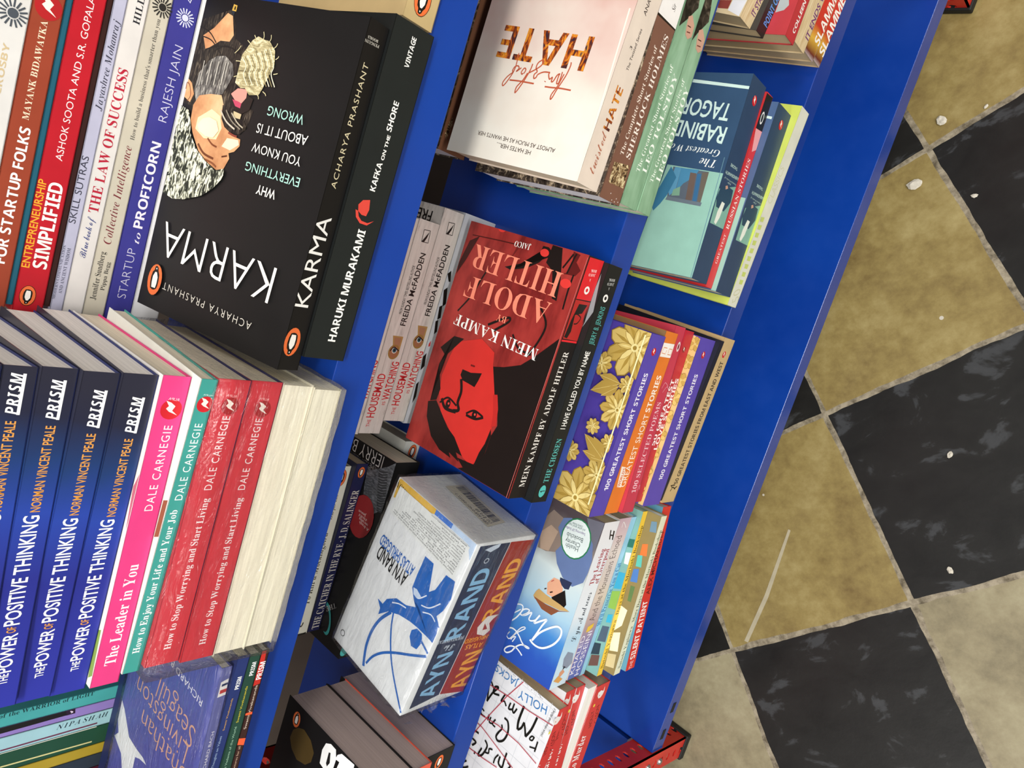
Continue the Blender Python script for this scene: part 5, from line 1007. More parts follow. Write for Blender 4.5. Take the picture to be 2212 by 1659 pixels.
('P','c',(95.6,6.8,95.2,4.5,93.8,2,92,1.1,90,1.6,89.6,3.7,90.7,5.4,93.3,6.6),'#cdb266'),
('P','c',(95.6,6.8,97.4,5,98.6,2.3,98.1,0.3,96.2,0.1,94.1,0.1,93.3,1.9,94.2,4.7),'#8f7230'),
('P','c',(95.6,6.8,97.2,5,98.3,2.4,97.9,0.5,96.2,0.1,94.4,0.2,93.7,2.1,94.4,4.8),'#b89a4e'),
('P','c',(95.6,6.8,98.2,7.1,101,6.4,102.3,4.7,102.2,2.4,100.1,1.4,98.1,2,96.4,4.4),'#8f7230'),
('P','c',(95.6,6.8,98,6.9,100.7,6.2,102,4.6,102,2.5,100,1.7,98.1,2.3,96.4,4.6),'#cdb266'),
('P','c',(95.6,6.8,97,9,99.4,10.8,101.5,10.8,103.2,9.2,102.6,6.9,100.9,5.7,98,5.9),'#8f7230'),
('P','c',(95.6,6.8,97,8.8,99.3,10.4,101.3,10.5,103,9.1,102.4,7.1,100.7,6,97.9,6.1),'#b89a4e'),
('P','c',(96.6,6.8,96.4,7.5,95.9,7.8,95.3,7.8,94.8,7.5,94.6,6.8,94.8,6.2,95.3,5.9,95.9,5.9,96.4,6.2),'#e9d997'),
('P','c',(96.2,6.8,96,7.2,95.6,7.4,95.2,7.2,95.1,6.8,95.2,6.5,95.6,6.3,96,6.5),'#a08238'),
('P','c',(76,7.6,74.6,9.8,73.7,12.6,74.5,14.6,76.6,15.6,78.5,14.3,79,12.2,77.8,9.5),'#8f7230'),
('P','c',(76,7.6,74.8,9.7,74,12.4,74.7,14.3,76.6,15.4,78.2,14.1,78.7,12.1,77.6,9.5),'#b89a4e'),
('P','c',(76,7.6,73.5,7.8,70.7,8.9,69.7,10.8,70.2,13.1,72.4,13.7,74.3,12.9,75.6,10.2),'#8f7230'),
('P','c',(76,7.6,73.6,7.9,71,9.1,70,10.8,70.3,12.9,72.4,13.4,74.2,12.5,75.6,10),'#cdb266'),
('P','c',(76,7.6,74.3,5.7,71.7,4.3,69.6,4.6,68.1,6.4,69,8.6,70.9,9.6,73.8,8.9),'#8f7230'),
('P','c',(76,7.6,74.3,6,71.8,4.6,69.8,4.9,68.4,6.5,69.3,8.4,71.1,9.3,73.9,8.7),'#b89a4e'),
('P','c',(76,7.6,76.4,5.1,76,2.2,74.4,0.8,72.1,0.7,70.9,2.8,71.3,4.8,73.6,6.7),'#8f7230'),
('P','c',(76,7.6,76.3,5.3,75.8,2.4,74.3,1.1,72.2,0.9,71.2,2.8,71.7,4.8,73.8,6.7),'#cdb266'),
('P','c',(76,7.6,78.3,6.4,80.3,4.2,80.4,2.1,79,0.2,76.7,0.6,75.3,2.2,75.3,5.2),'#8f7230'),
('P','c',(76,7.6,78,6.4,79.9,4.2,80.1,2.2,78.9,0.4,76.8,0.9,75.6,2.5,75.4,5.3),'#b89a4e'),
('P','c',(76,7.6,78.4,8.6,81.4,8.8,83.1,7.6,83.7,5.3,81.9,3.7,79.8,3.7,77.5,5.5),'#8f7230'),
('P','c',(76,7.6,78.3,8.4,81.2,8.5,82.8,7.4,83.4,5.4,81.8,4,79.8,4.1,77.5,5.7),'#cdb266'),
('P','c',(76,7.6,76.8,10.1,78.5,12.6,80.5,13.2,82.6,12.2,82.8,9.8,81.5,8.1,78.6,7.4),'#8f7230'),
('P','c',(76,7.6,76.8,9.9,78.5,12.2,80.5,12.8,82.4,12,82.4,9.9,81.2,8.3,78.4,7.6),'#b89a4e'),
('P','c',(77.1,7.6,76.9,8.3,76.3,8.6,75.7,8.6,75.2,8.3,75,7.6,75.2,7,75.7,6.7,76.3,6.7,76.9,7),'#e9d997'),
('P','c',(76.6,7.6,76.4,8,76,8.2,75.6,8,75.5,7.6,75.6,7.3,76,7.1,76.4,7.3),'#a08238'),
('P','c',(56.3,8.5,54.2,10,52.5,12.5,52.7,14.7,54.4,16.3,56.7,15.6,57.8,13.8,57.4,10.8),'#8f7230'),
('P','c',(56.3,8.5,54.4,10,52.9,12.5,53,14.5,54.5,16.1,56.5,15.3,57.5,13.5,57.2,10.7),'#b89a4e'),
('P','c',(56.3,8.5,53.7,7.9,50.7,8.1,49.2,9.6,49,11.9,51,13.2,53.1,13,55.1,10.8),'#8f7230'),
('P','c',(56.3,8.5,53.9,8,51,8.3,49.5,9.7,49.2,11.8,51,12.9,53,12.6,55.1,10.6),'#cdb266'),
('P','c',(56.3,8.5,55.2,6.1,53.1,3.9,51,3.6,49,4.9,49.2,7.3,50.7,8.8,53.7,9),'#8f7230'),
('P','c',(56.3,8.5,55.1,6.3,53.1,4.3,51.1,4,49.2,5,49.5,7.1,51,8.5,53.9,8.9),'#b89a4e'),
('P','c',(56.3,8.5,57.4,6.1,57.8,3.2,56.7,1.3,54.5,0.6,52.8,2.2,52.6,4.3,54.2,6.8),'#8f7230'),
('P','c',(56.3,8.5,57.2,6.2,57.5,3.4,56.5,1.6,54.6,0.8,53.1,2.4,52.9,4.4,54.5,6.9),'#cdb266'),
('P','c',(56.3,8.5,58.8,7.9,61.4,6.4,62.1,4.4,61.3,2.2,59,1.9,57.2,3,56.3,5.9),'#8f7230'),
('P','c',(56.3,8.5,58.6,7.8,61,6.3,61.8,4.4,61.2,2.4,59,2.2,57.4,3.3,56.4,6),'#b89a4e'),
('P','c',(56.3,8.5,58.3,10.1,61.1,11.2,63.1,10.5,64.3,8.5,63.1,6.5,61.1,5.8,58.3,6.8),'#8f7230'),
('P','c',(56.3,8.5,58.2,9.9,60.9,10.8,62.9,10.3,64.1,8.5,62.9,6.7,61,6.1,58.2,7),'#cdb266'),
('P','c',(56.3,8.5,56.2,11,57.1,13.9,58.9,15.1,61.2,14.8,62.1,12.6,61.4,10.6,58.8,9),'#8f7230'),
('P','c',(56.3,8.5,56.4,10.9,57.3,13.6,59,14.8,61.1,14.6,61.8,12.6,61,10.7,58.6,9.1),'#b89a4e'),
('P','c',(57.3,8.5,57.1,9.1,56.6,9.4,55.9,9.4,55.4,9.1,55.2,8.5,55.4,7.8,55.9,7.5,56.6,7.5,57.1,7.8),'#e9d997'),
('P','c',(56.8,8.5,56.7,8.9,56.3,9,55.9,8.9,55.7,8.5,55.9,8.1,56.3,7.9,56.7,8.1),'#a08238'),
('P','c',(36.3,9.3,33.9,10.2,31.5,12.1,31.1,14.2,32.2,16.3,34.6,16.2,36.2,14.8,36.7,11.8),'#8f7230'),
('P','c',(36.3,9.3,34.1,10.2,31.9,12.1,31.4,14.1,32.3,16.1,34.5,15.9,36,14.5,36.5,11.7),'#b89a4e'),
('P','c',(36.3,9.3,34.1,7.9,31.1,7.3,29.2,8.2,28.3,10.4,29.8,12.3,31.9,12.7,34.5,11.2),'#8f7230'),
('P','c',(36.3,9.3,34.2,8.1,31.3,7.6,29.4,8.5,28.5,10.4,30,12,32,12.3,34.6,11),'#cdb266'),
('P','c',(36.3,9.3,35.9,6.7,34.6,4,32.7,3.1,30.4,3.7,29.9,6,30.9,7.9,33.7,9.1),'#8f7230'),
('P','c',(36.3,9.3,35.9,6.9,34.5,4.3,32.7,3.4,30.6,3.9,30.2,6,31.2,7.8,33.9,9),'#b89a4e'),
('P','c',(36.3,9.3,38.1,7.4,39.4,4.6,38.9,2.6,37,1.2,34.8,2.2,34,4.2,34.8,7.1),'#8f7230'),
('P','c',(36.3,9.3,37.9,7.4,39.1,4.8,38.6,2.8,36.9,1.4,35.1,2.5,34.3,4.4,35,7.2),'#cdb266'),
('P','c',(36.3,9.3,38.9,9.5,41.9,8.8,43.2,7.1,43,4.7,40.9,3.7,38.8,4.3,37.1,6.8),'#8f7230'),
('P','c',(36.3,9.3,38.7,9.4,41.5,8.6,42.8,7,42.8,4.9,40.9,4.1,38.9,4.7,37.1,7),'#b89a4e'),
('P','c',(36.3,9.3,37.8,11.4,40.1,13.3,42.3,13.3,44,11.7,43.5,9.4,41.8,8.1,38.7,8.3),'#8f7230'),
('P','c',(36.3,9.3,37.8,11.2,40.1,13,42.1,13,43.8,11.6,43.2,9.6,41.5,8.4,38.6,8.5),'#cdb266'),
('P','c',(36.3,9.3,35.5,11.7,35.5,14.8,36.9,16.4,39.2,16.8,40.7,15,40.6,12.8,38.6,10.6),'#8f7230'),
('P','c',(36.3,9.3,35.7,11.6,35.8,14.5,37,16.1,39.1,16.6,40.4,14.9,40.2,12.8,38.3,10.6),'#b89a4e'),
('P','c',(37.4,9.3,37.2,9.9,36.6,10.3,36,10.3,35.5,9.9,35.3,9.3,35.5,8.6,36,8.3,36.6,8.3,37.2,8.6),'#e9d997'),
('P','c',(36.9,9.3,36.7,9.7,36.3,9.8,35.9,9.7,35.7,9.3,35.9,8.9,36.3,8.7,36.7,8.9),'#a08238'),
('P','c',(16.2,10.1,13.6,10.3,10.7,11.4,9.7,13.3,10.2,15.6,12.4,16.3,14.4,15.4,15.8,12.7),'#8f7230'),
('P','c',(16.2,10.1,13.7,10.4,11,11.5,10,13.3,10.3,15.4,12.4,16,14.3,15.1,15.7,12.5),'#b89a4e'),
('P','c',(16.2,10.1,14.4,8.1,11.8,6.6,9.6,7,8.1,8.8,9,11,10.9,12,13.9,11.4),'#8f7230'),
('P','c',(16.2,10.1,14.4,8.4,11.8,7,9.8,7.3,8.3,8.9,9.2,10.8,11.1,11.7,14,11.2),'#cdb266'),
('P','c',(16.2,10.1,16.6,7.5,16.1,4.5,14.5,3,12.1,3,10.9,5.1,11.4,7.2,13.7,9.1),'#8f7230'),
('P','c',(16.2,10.1,16.4,7.7,15.9,4.8,14.4,3.3,12.3,3.2,11.3,5.1,11.7,7.1,13.9,9.1),'#b89a4e'),
('P','c',(16.2,10.1,18.5,8.8,20.5,6.6,20.7,4.4,19.2,2.5,16.8,2.9,15.4,4.5,15.4,7.6),'#8f7230'),
('P','c',(16.2,10.1,18.2,8.8,20.2,6.6,20.3,4.5,19.1,2.7,17,3.2,15.7,4.8,15.6,7.7),'#cdb266'),
('P','c',(16.2,10.1,18.6,11.1,21.7,11.3,23.4,10.1,24,7.7,22.2,6.1,20.1,6,17.6,7.9),'#8f7230'),
('P','c',(16.2,10.1,18.5,10.9,21.4,11,23.1,9.9,23.8,7.8,22.1,6.4,20,6.4,17.7,8.1),'#b89a4e'),
('P','c',(16.2,10.1,16.9,12.6,18.6,15.1,20.7,15.7,22.9,14.7,23.1,12.3,21.8,10.6,18.8,9.9),'#8f7230'),
('P','c',(16.2,10.1,17,12.4,18.7,14.8,20.7,15.4,22.7,14.6,22.7,12.4,21.4,10.8,18.6,10),'#cdb266'),
('P','c',(16.2,10.1,14.7,12.2,13.8,15.2,14.6,17.2,16.7,18.2,18.7,16.9,19.2,14.8,18,12),'#8f7230'),
('P','c',(16.2,10.1,14.9,12.2,14.1,15,14.8,16.9,16.7,18,18.4,16.7,18.9,14.7,17.7,12),'#b89a4e'),
('P','c',(17.2,10.1,17,10.7,16.5,11.1,15.8,11.1,15.3,10.7,15.1,10.1,15.3,9.5,15.8,9.1,16.5,9.1,17,9.5),'#e9d997'),
('P','c',(16.7,10.1,16.6,10.5,16.2,10.7,15.8,10.5,15.6,10.1,15.8,9.7,16.2,9.5,16.6,9.7),'#a08238'),
('T','s','100 GREATEST SHORT STORIES',(27.9,13.8,115.4,0,0,7.7),'#f0ecf8','S'),
('P','s',(167.6,17.6,167.4,18.8,166.8,19.8,166,20.6,165,21.2,163.8,21.4,162.6,21.2,161.6,20.6,160.7,19.8,160.2,18.8,160,17.6,160.2,16.4,160.7,15.4,161.6,14.5,162.6,14,163.8,13.8,165,14,166,14.5,166.8,15.4,167.4,16.4),'#c8202a'),
('P','s',(161.7,15.1,163.4,17.2,165,16.3,166.3,18,166.9,19.9,165,18.6,164,19.5,162.9,18.2),'#f3e6da'),
],
'love': [
('T','s','50 GREATEST',(60.4,9.5,68.8,0,0,7.4),'#fbeeee','S'),
('T','s','LOVE STORIES',(56,1.6,74.8,0,0,6.8),'#fbeeee','S'),
('P','s',(163.3,10.8,163.1,11.8,162.7,12.6,162,13.3,161.2,13.7,160.2,13.9,159.3,13.7,158.4,13.3,157.7,12.6,157.3,11.8,157.1,10.8,157.3,9.9,157.7,9,158.4,8.3,159.3,7.9,160.2,7.8,161.2,7.9,162,8.3,162.7,9,163.1,9.9),'#8a1a28'),
('P','s',(158.5,8.8,159.9,10.5,161.2,9.8,162.2,11.2,162.8,12.7,161.2,11.7,160.4,12.3,159.5,11.3),'#f3e6da'),
],
'poem': [
('T','s','100 SELECTED POEMS',(20.3,6.5,93.5,0,0,7.8),'#f2c4cc','b'),
('P','s',(175.1,4.7,174.9,5.6,174.1,6.4,173,7.1,171.6,7.5,170.1,7.7,168.6,7.5,167.2,7.1,166.1,6.4,165.3,5.6,165.1,4.7,165.3,3.7,166.1,2.9,167.2,2.2,168.6,1.8,170.1,1.7,171.6,1.8,173,2.2,174.1,2.9,174.9,3.7),'#e8d8d8'),
('P','s',(173.1,4.7,173,5.2,172.5,5.6,171.9,6,171,6.2,170.1,6.3,169.2,6.2,168.3,6,167.7,5.6,167.2,5.2,167.1,4.7,167.2,4.2,167.7,3.7,168.3,3.4,169.2,3.2,170.1,3.1,171,3.2,171.9,3.4,172.5,3.7,173,4.2),'#7a1c30'),
('L','s',(127.7,14.1,133.5,10.3,129.9,2),0.8,'#e08a98',1),
('L','s',(123.7,10.2,129.7,4.9,127.3,0.1),0.8,'#e08a98',1),
('L','s',(22.6,4.2,28.3,1.7,23.5,0.1),0.8,'#e08a98',1),
],
'oran': [
('T','s','GREATEST SHORT',(27.4,3.4,74.7,0,0,9.2),'#fbeedd','n'),
('T','s','STORIES',(104.2,4.8,36.8,0,0,8.8),'#fbeedd','S'),
('P','s',(27.8,18.6,27,10.6,48,13.8,49.1,22.8),'#f6e8d8'),
('T','s',"WORLD'S",(28.2,13.6,19,0,0,4.5),'#d8642a','S'),
('P','s',(172,22.5,172.9,0.8,159.3,0.3,158.7,21.5),'#f6efe6'),
('L','s',(167.8,12.3,167.7,19.4,162.3,19.8,162.1,12.5,165.8,12.3),0.7,'#d8762a',0),
('L','s',(163.5,7.8,167.5,8.4,167.6,1.9,162.1,1.5,162.1,8.2),0.7,'#d8762a',0),
],
'flo1': [
('P','c',(10.8,19.9,17.1,26.6,26.6,32.2,34.4,31.5,40.1,25.8,37,18.4,30.1,14.8,19.2,16.2),'#8f7230'),
('P','c',(10.8,19.9,17,25.9,26.3,30.9,33.8,30.5,39.2,25.7,36.1,19.1,29.4,15.8,18.8,16.8),'#b89a4e'),
('P','c',(15.2,20.8,25.1,24.4,35.7,25,25.8,21.3),'#a5873c'),
('P','c',(10.8,19.9,10.5,29.1,13.3,39.7,19.3,44.7,27.3,44.8,30.4,37.4,28.1,30,19.4,23.2),'#8f7230'),
('P','c',(10.8,19.9,11,28.5,14,38.7,19.6,43.6,26.8,44.1,29.3,37.2,26.9,30.1,18.7,23.4),'#cdb266'),
('P','c',(13.3,23.6,17.7,33.2,24.8,41.1,20.4,31.5),'#a5873c'),
('P','c',(10.8,19.9,4.1,26.2,0.1,35.7,0.1,43.5,4.9,49.2,12.3,46.1,15.9,39.2,14.5,28.3),'#8f7230'),
('P','c',(10.8,19.9,4.8,26.1,0.1,35.4,0.2,42.9,5.1,48.3,11.6,45.2,14.9,38.5,13.9,27.9),'#b89a4e'),
('P','c',(9.9,24.3,6.3,34.2,5.8,44.8,9.4,34.9),'#a5873c'),
('P','c',(10.8,19.9,1.7,19.6,0.1,22.4,0.1,28.4,0.1,36.4,0.1,39.5,0.8,37.2,7.5,28.5),'#8f7230'),
('P','c',(10.8,19.9,2.2,20.1,0.1,23.1,0.1,28.7,0.1,35.9,0.1,38.3,0.6,36,7.3,27.8),'#cdb266'),
('P','c',(7.1,22.4,0.1,26.8,0.1,33.9,0.1,29.5),'#a5873c'),
('P','c',(10.8,19.9,4.6,13.2,0.1,7.7,0.1,8.4,0.1,14,0.1,21.4,0.1,25,2.4,23.6),'#8f7230'),
('P','c',(10.8,19.9,4.6,13.9,0.1,8.9,0.1,9.3,0.1,14.2,0.1,20.7,0.1,24,2.8,23),'#b89a4e'),
('P','c',(6.4,19,0.1,15.4,0.1,14.9,0.1,18.5),'#a5873c'),
('P','c',(10.8,19.9,11.1,10.8,8.3,0.1,2.3,0.1,0.1,0.1,0.1,2.4,0.1,9.9,2.3,16.6),'#8f7230'),
('P','c',(10.8,19.9,10.7,11.3,7.7,1.2,2,0.1,0.1,0.1,0.1,2.6,0.1,9.7,3,16.4),'#cdb266'),
('P','c',(8.3,16.2,3.9,6.6,0.1,0.1,1.2,8.4),'#a5873c'),
('P','c',(10.8,19.9,17.5,13.7,23.1,4.1,22.4,0.1,16.7,0.1,9.4,0.1,5.7,0.6,7.1,11.5),'#8f7230'),
('P','c',(10.8,19.9,16.8,13.7,21.8,4.4,21.4,0.1,16.6,0.1,10,0.1,6.7,1.3,7.7,11.9),'#b89a4e'),
('P','c',(11.7,15.5,15.3,5.6,15.9,0.1,12.2,5),'#a5873c'),
('P','c',(10.8,19.9,20,20.2,30.6,17.4,35.6,11.4,35.7,3.4,28.3,0.4,20.9,2.6,14.1,11.4),'#8f7230'),
('P','c',(10.8,19.9,19.4,19.8,29.6,16.8,34.5,11.1,35,3.9,28.1,1.5,21,3.9,14.3,12),'#cdb266'),
('P','c',(14.6,17.4,24.1,13,32,5.9,22.4,10.3),'#a5873c'),
('P','c',(10.8,19.9,15.4,26.3,21,29.6,26.2,30.3,23.6,25.8,18.5,21.8),'#9a7c38'),
('P','c',(10.8,19.9,15.4,25.9,20.9,29.1,25.7,29.9,23.1,25.8,18.1,21.9),'#e0cb85'),
('P','c',(13.1,21.5,17.9,25.9,23.9,28.7,19,24.3),'#e0cb85'),
('P','c',(10.8,19.9,9.5,27.7,11.2,34,14.4,38.1,15.7,33.1,14.9,26.7),'#9a7c38'),
('P','c',(10.8,19.9,9.8,27.4,11.4,33.5,14.3,37.5,15.4,32.7,14.5,26.5),'#cdb266'),
('P','c',(11.3,22.6,11.6,29.2,13.8,35.4,13.6,28.8),'#e0cb85'),
('P','c',(10.8,19.9,4.4,24.5,1.1,30.1,0.5,35.3,5,32.7,9,27.6),'#9a7c38'),
('P','c',(10.8,19.9,4.8,24.5,1.6,30,0.8,34.8,5,32.2,8.8,27.2),'#e0cb85'),
('P','c',(9.3,22.2,4.8,27,2,33,6.5,28.1),'#e0cb85'),
('P','c',(10.8,19.9,3,18.6,0.1,20.3,0.1,23.5,0.1,24.8,4.1,24),'#9a7c38'),
('P','c',(10.8,19.9,3.3,18.9,0.1,20.5,0.1,23.4,0.1,24.5,4.2,23.6),'#cdb266'),
('P','c',(8.1,20.4,1.5,20.7,0.1,22.9,1.9,22.7),'#e0cb85'),
('P','c',(10.8,19.9,6.2,13.5,0.6,10.2,0.1,9.6,0.1,14.1,3.1,18.1),'#9a7c38'),
('P','c',(10.8,19.9,6.2,13.9,0.8,10.7,0.1,9.9,0.1,14.1,3.5,17.9),'#e0cb85'),
('P','c',(8.5,18.4,3.7,13.9,0.1,11.1,2.6,15.6),'#e0cb85'),
('P','c',(10.8,19.9,12.1,12.1,10.4,5.8,7.3,1.7,5.9,6.7,6.7,13.2),'#9a7c38'),
('P','c',(10.8,19.9,11.8,12.4,10.2,6.3,7.4,2.3,6.3,7.1,7.1,13.3),'#cdb266'),
('P','c',(10.3,17.2,10,10.6,7.8,4.5,8.1,11),'#e0cb85'),
('P','c',(10.8,19.9,17.2,15.3,20.5,9.7,21.2,4.6,16.7,7.1,12.7,12.2),'#9a7c38'),
('P','c',(10.8,19.9,16.8,15.3,20,9.9,20.8,5,16.7,7.6,12.8,12.6),'#e0cb85'),
('P','c',(12.4,17.6,16.8,12.8,19.6,6.9,15.2,11.7),'#e0cb85'),
('P','c',(10.8,19.9,18.6,21.2,24.9,19.5,29,16.4,24,15,17.6,15.8),'#9a7c38'),
('P','c',(10.8,19.9,18.3,20.9,24.4,19.3,28.4,16.5,23.7,15.4,17.4,16.2),'#cdb266'),
('P','c',(13.5,19.4,20.1,19.1,26.3,16.9,19.7,17.2),'#e0cb85'),
('P','c',(14.7,19.9,14,22.2,12,23.6,9.6,23.6,7.7,22.2,6.9,19.9,7.7,17.6,9.6,16.2,12,16.2,14,17.6),'#e9d997'),
('P','c',(12.9,19.9,12.3,21.4,10.8,22,9.3,21.4,8.7,19.9,9.3,18.4,10.8,17.8,12.3,18.4),'#a08238'),
('P','c',(161.2,11.1,165.3,19.5,172.9,27.8,178.4,29.5,178.4,25.7,178.4,17.6,178.4,12,170.5,10),'#8f7230'),
('P','c',(161.2,11.1,165.4,18.8,173,26.6,178.4,28.4,178.4,25.3,178.4,18,178.4,12.7,170,10.5),'#b89a4e'),
('P','c',(165.2,13.3,173.8,19.9,178.4,23.6,175.4,17),'#a5873c'),
('P','c',(161.2,11.1,158.1,20,157.7,31.2,162,37.9,169.8,40.4,175,34.1,175,26.1,168.5,16.9),'#8f7230'),
('P','c',(161.2,11.1,158.7,19.6,158.6,30.4,162.6,36.9,169.5,39.5,174,33.6,173.8,25.9,167.8,16.9),'#cdb266'),
('P','c',(162.5,15.5,163.9,26.2,168.5,36,167,25.3),'#a5873c'),
('P','c',(161.2,11.1,152.8,15.2,144.5,22.8,142.8,30.6,146.6,37.9,154.7,37.1,160.3,31.5,162.3,20.4),'#8f7230'),
('P','c',(161.2,11.1,153.5,15.3,145.7,22.9,143.9,30.4,147,37.1,154.3,36,159.6,30.5,161.8,19.9),'#b89a4e'),
('P','c',(159,15.1,152.4,23.7,148.7,33.9,155.3,25.3),'#a5873c'),
('P','c',(161.2,11.1,152.3,8.1,141.1,7.6,134.4,11.9,131.9,19.7,138.2,24.9,146.2,25,155.4,18.5),'#8f7230'),
('P','c',(161.2,11.1,152.7,8.7,141.9,8.5,135.4,12.5,132.8,19.5,138.7,23.9,146.4,23.7,155.4,17.7),'#cdb266'),
('P','c',(156.8,12.4,146.1,13.8,136.3,18.4,147,17),'#a5873c'),
('P','c',(161.2,11.1,157.1,2.7,149.5,0.1,141.7,0.1,134.4,0.1,135.2,4.6,140.8,10.3,151.9,12.2),'#8f7230'),
('P','c',(161.2,11.1,157,3.4,149.4,0.1,141.9,0.1,135.2,0.1,136.3,4.3,141.8,9.5,152.4,11.7),'#b89a4e'),
('P','c',(157.2,8.9,148.6,2.4,138.4,0.1,147,5.2),'#a5873c'),
('P','c',(161.2,11.1,164.2,2.3,164.7,0.1,160.4,0.1,152.6,0.1,147.4,0.1,147.3,0.1,153.8,5.3),'#8f7230'),
('P','c',(161.2,11.1,163.6,2.7,163.8,0.1,159.8,0.1,152.8,0.1,148.4,0.1,148.6,0.1,154.5,5.3),'#cdb266'),
('P','c',(159.9,6.7,158.4,0.1,153.9,0.1,155.3,0.1),'#a5873c'),
('P','c',(161.2,11.1,169.6,7,177.9,0.1,178.4,0.1,175.8,0.1,167.7,0.1,162,0.1,160.1,1.8),'#8f7230'),
('P','c',(161.2,11.1,168.9,6.9,176.6,0.1,178.4,0.1,175.4,0.1,168,0.1,162.8,0.1,160.6,2.3),'#b89a4e'),
('P','c',(163.4,7.1,169.9,0.1,173.6,0.1,167.1,0.1),'#a5873c'),
('P','c',(161.2,11.1,170,14.2,178.4,14.6,178.4,10.3,178.4,2.5,178.4,0.1,176.2,0.1,167,3.8),'#8f7230'),
('P','c',(161.2,11.1,169.6,13.6,178.4,13.7,178.4,9.7,178.4,2.8,178.4,0.1,176,0.1,166.9,4.5),'#cdb266'),
('P','c',(165.6,9.8,176.3,8.4,178.4,3.8,175.4,5.3),'#a5873c'),
('P','c',(161.2,11.1,163.7,18.8,168.2,23.6,173.1,25.9,171.9,20.7,168.1,15.3),'#9a7c38'),
('P','c',(161.2,11.1,163.9,18.4,168.2,23.1,172.7,25.4,171.4,20.5,167.7,15.3),'#e0cb85'),
('P','c',(163,13.3,166.3,19.1,171.3,23.6,167.9,17.9),'#e0cb85'),
('P','c',(161.2,11.1,157.6,18.3,157.3,25,159.2,29.9,162,25.5,163.2,18.9),'#9a7c38'),
('P','c',(161.2,11.1,158,18.2,157.7,24.6,159.2,29.4,161.8,25,162.8,18.7),'#cdb266'),
('P','c',(160.9,13.9,159.2,20.4,159.5,27.1,161.2,20.6),'#e0cb85'),
('P','c',(161.2,11.1,153.5,13.7,148.7,18.2,146.4,23,151.6,21.9,157,18),'#9a7c38'),
('P','c',(161.2,11.1,153.9,13.8,149.2,18.1,146.9,22.6,151.8,21.4,157,17.6),'#e0cb85'),
('P','c',(159,12.9,153.2,16.3,148.7,21.2,154.4,17.8),'#e0cb85'),
('P','c',(161.2,11.1,154,7.5,147.3,7.3,142.4,9.1,146.8,11.9,153.4,13.1),'#9a7c38'),
('P','c',(161.2,11.1,154.1,7.9,147.7,7.6,142.9,9.2,147.3,11.7,153.6,12.8),'#cdb266'),
('P','c',(158.4,10.8,151.9,9.1,145.2,9.4,151.7,11.1),'#e0cb85'),
('P','c',(161.2,11.1,158.6,3.5,154.1,0.1,149.3,0.1,150.4,1.5,154.2,7),'#9a7c38'),
('P','c',(161.2,11.1,158.5,3.9,154.1,0.1,149.7,0.1,150.9,1.7,154.7,6.9),'#e0cb85'),
('P','c',(159.4,8.9,156,3.1,151.1,0.1,154.5,4.4),'#e0cb85'),
('P','c',(161.2,11.1,164.8,3.9,165,0.1,163.2,0.1,160.4,0.1,159.2,3.3),'#9a7c38'),
('P','c',(161.2,11.1,164.4,4.1,164.7,0.1,163.1,0.1,160.6,0.1,159.5,3.6),'#cdb266'),
('P','c',(161.5,8.3,163.2,1.8,162.9,0.1,161.2,1.6),'#e0cb85'),
('P','c',(161.2,11.1,168.8,8.6,173.7,4,175.9,0.1,170.8,0.4,165.3,4.2),'#9a7c38'),
('P','c',(161.2,11.1,168.4,8.4,173.2,4.1,175.5,0.1,170.6,0.9,165.4,4.6),'#e0cb85'),
('P','c',(163.4,9.3,169.2,6,173.7,1,167.9,4.4),'#e0cb85'),
('P','c',(161.2,11.1,168.4,14.7,175,15,178.4,13.1,175.5,10.3,169,9.1),'#9a7c38'),
('P','c',(161.2,11.1,168.2,14.3,174.6,14.6,178.4,13.1,175.1,10.5,168.7,9.5),'#cdb266'),
('P','c',(164,11.4,170.5,13.1,177.2,12.8,170.7,11.1),'#e0cb85'),
('P','c',(165.2,11.1,164.4,13.4,162.4,14.9,160,14.9,158,13.4,157.2,11.1,158,8.8,160,7.3,162.4,7.3,164.4,8.8),'#e9d997'),
('P','c',(163.3,11.1,162.7,12.6,161.2,13.3,159.7,12.6,159,11.1,159.7,9.6,161.2,9,162.7,9.6),'#a08238'),
('P','c',(39.7,5.5,43.8,8.4,49.5,10.3,53.5,9.1,56,5.5,53.5,1.9,49.5,0.6,43.8,2.6),'#8f7230'),
('P','c',(39.7,5.5,43.6,8,49.2,9.7,53.1,8.6,55.5,5.5,53.1,2.3,49.2,1.3,43.6,2.9),'#b89a4e'),
('P','c',(42.1,5.5,47.8,6.3,53.5,5.5,47.8,4.6),'#a5873c'),
('P','c',(39.7,5.5,40.5,10.4,43.2,15.8,46.9,17.8,51.2,17,52,12.7,50,9,44.6,6.3),'#8f7230'),
('P','c',(39.7,5.5,40.7,10.1,43.4,15.2,47,17.2,50.9,16.6,51.4,12.7,49.4,9.2,44.3,6.5),'#cdb266'),
('P','c',(41.4,7.2,44.8,11.9,49.5,15.3,46.1,10.6),'#a5873c'),
('P','c',(39.7,5.5,36.8,9.5,34.9,15.2,36.1,19.3,39.7,21.8,43.3,19.3,44.5,15.2,42.6,9.5),'#8f7230'),
('P','c',(39.7,5.5,37.2,9.4,35.5,15,36.5,18.9,39.7,21.3,42.9,18.9,43.9,15,42.2,9.4),'#b89a4e'),
('P','c',(39.7,7.9,38.8,13.6,39.7,19.3,40.6,13.6),'#a5873c'),
('P','c',(39.7,5.5,34.8,6.3,29.4,9,27.3,12.7,28.2,17,32.5,17.8,36.2,15.8,38.9,10.4),'#8f7230'),
('P','c',(39.7,5.5,35.1,6.5,30,9.2,28,12.7,28.5,16.6,32.4,17.2,36,15.2,38.7,10.1),'#cdb266'),
('P','c',(38,7.2,33.3,10.6,29.9,15.3,34.5,11.9),'#a5873c'),
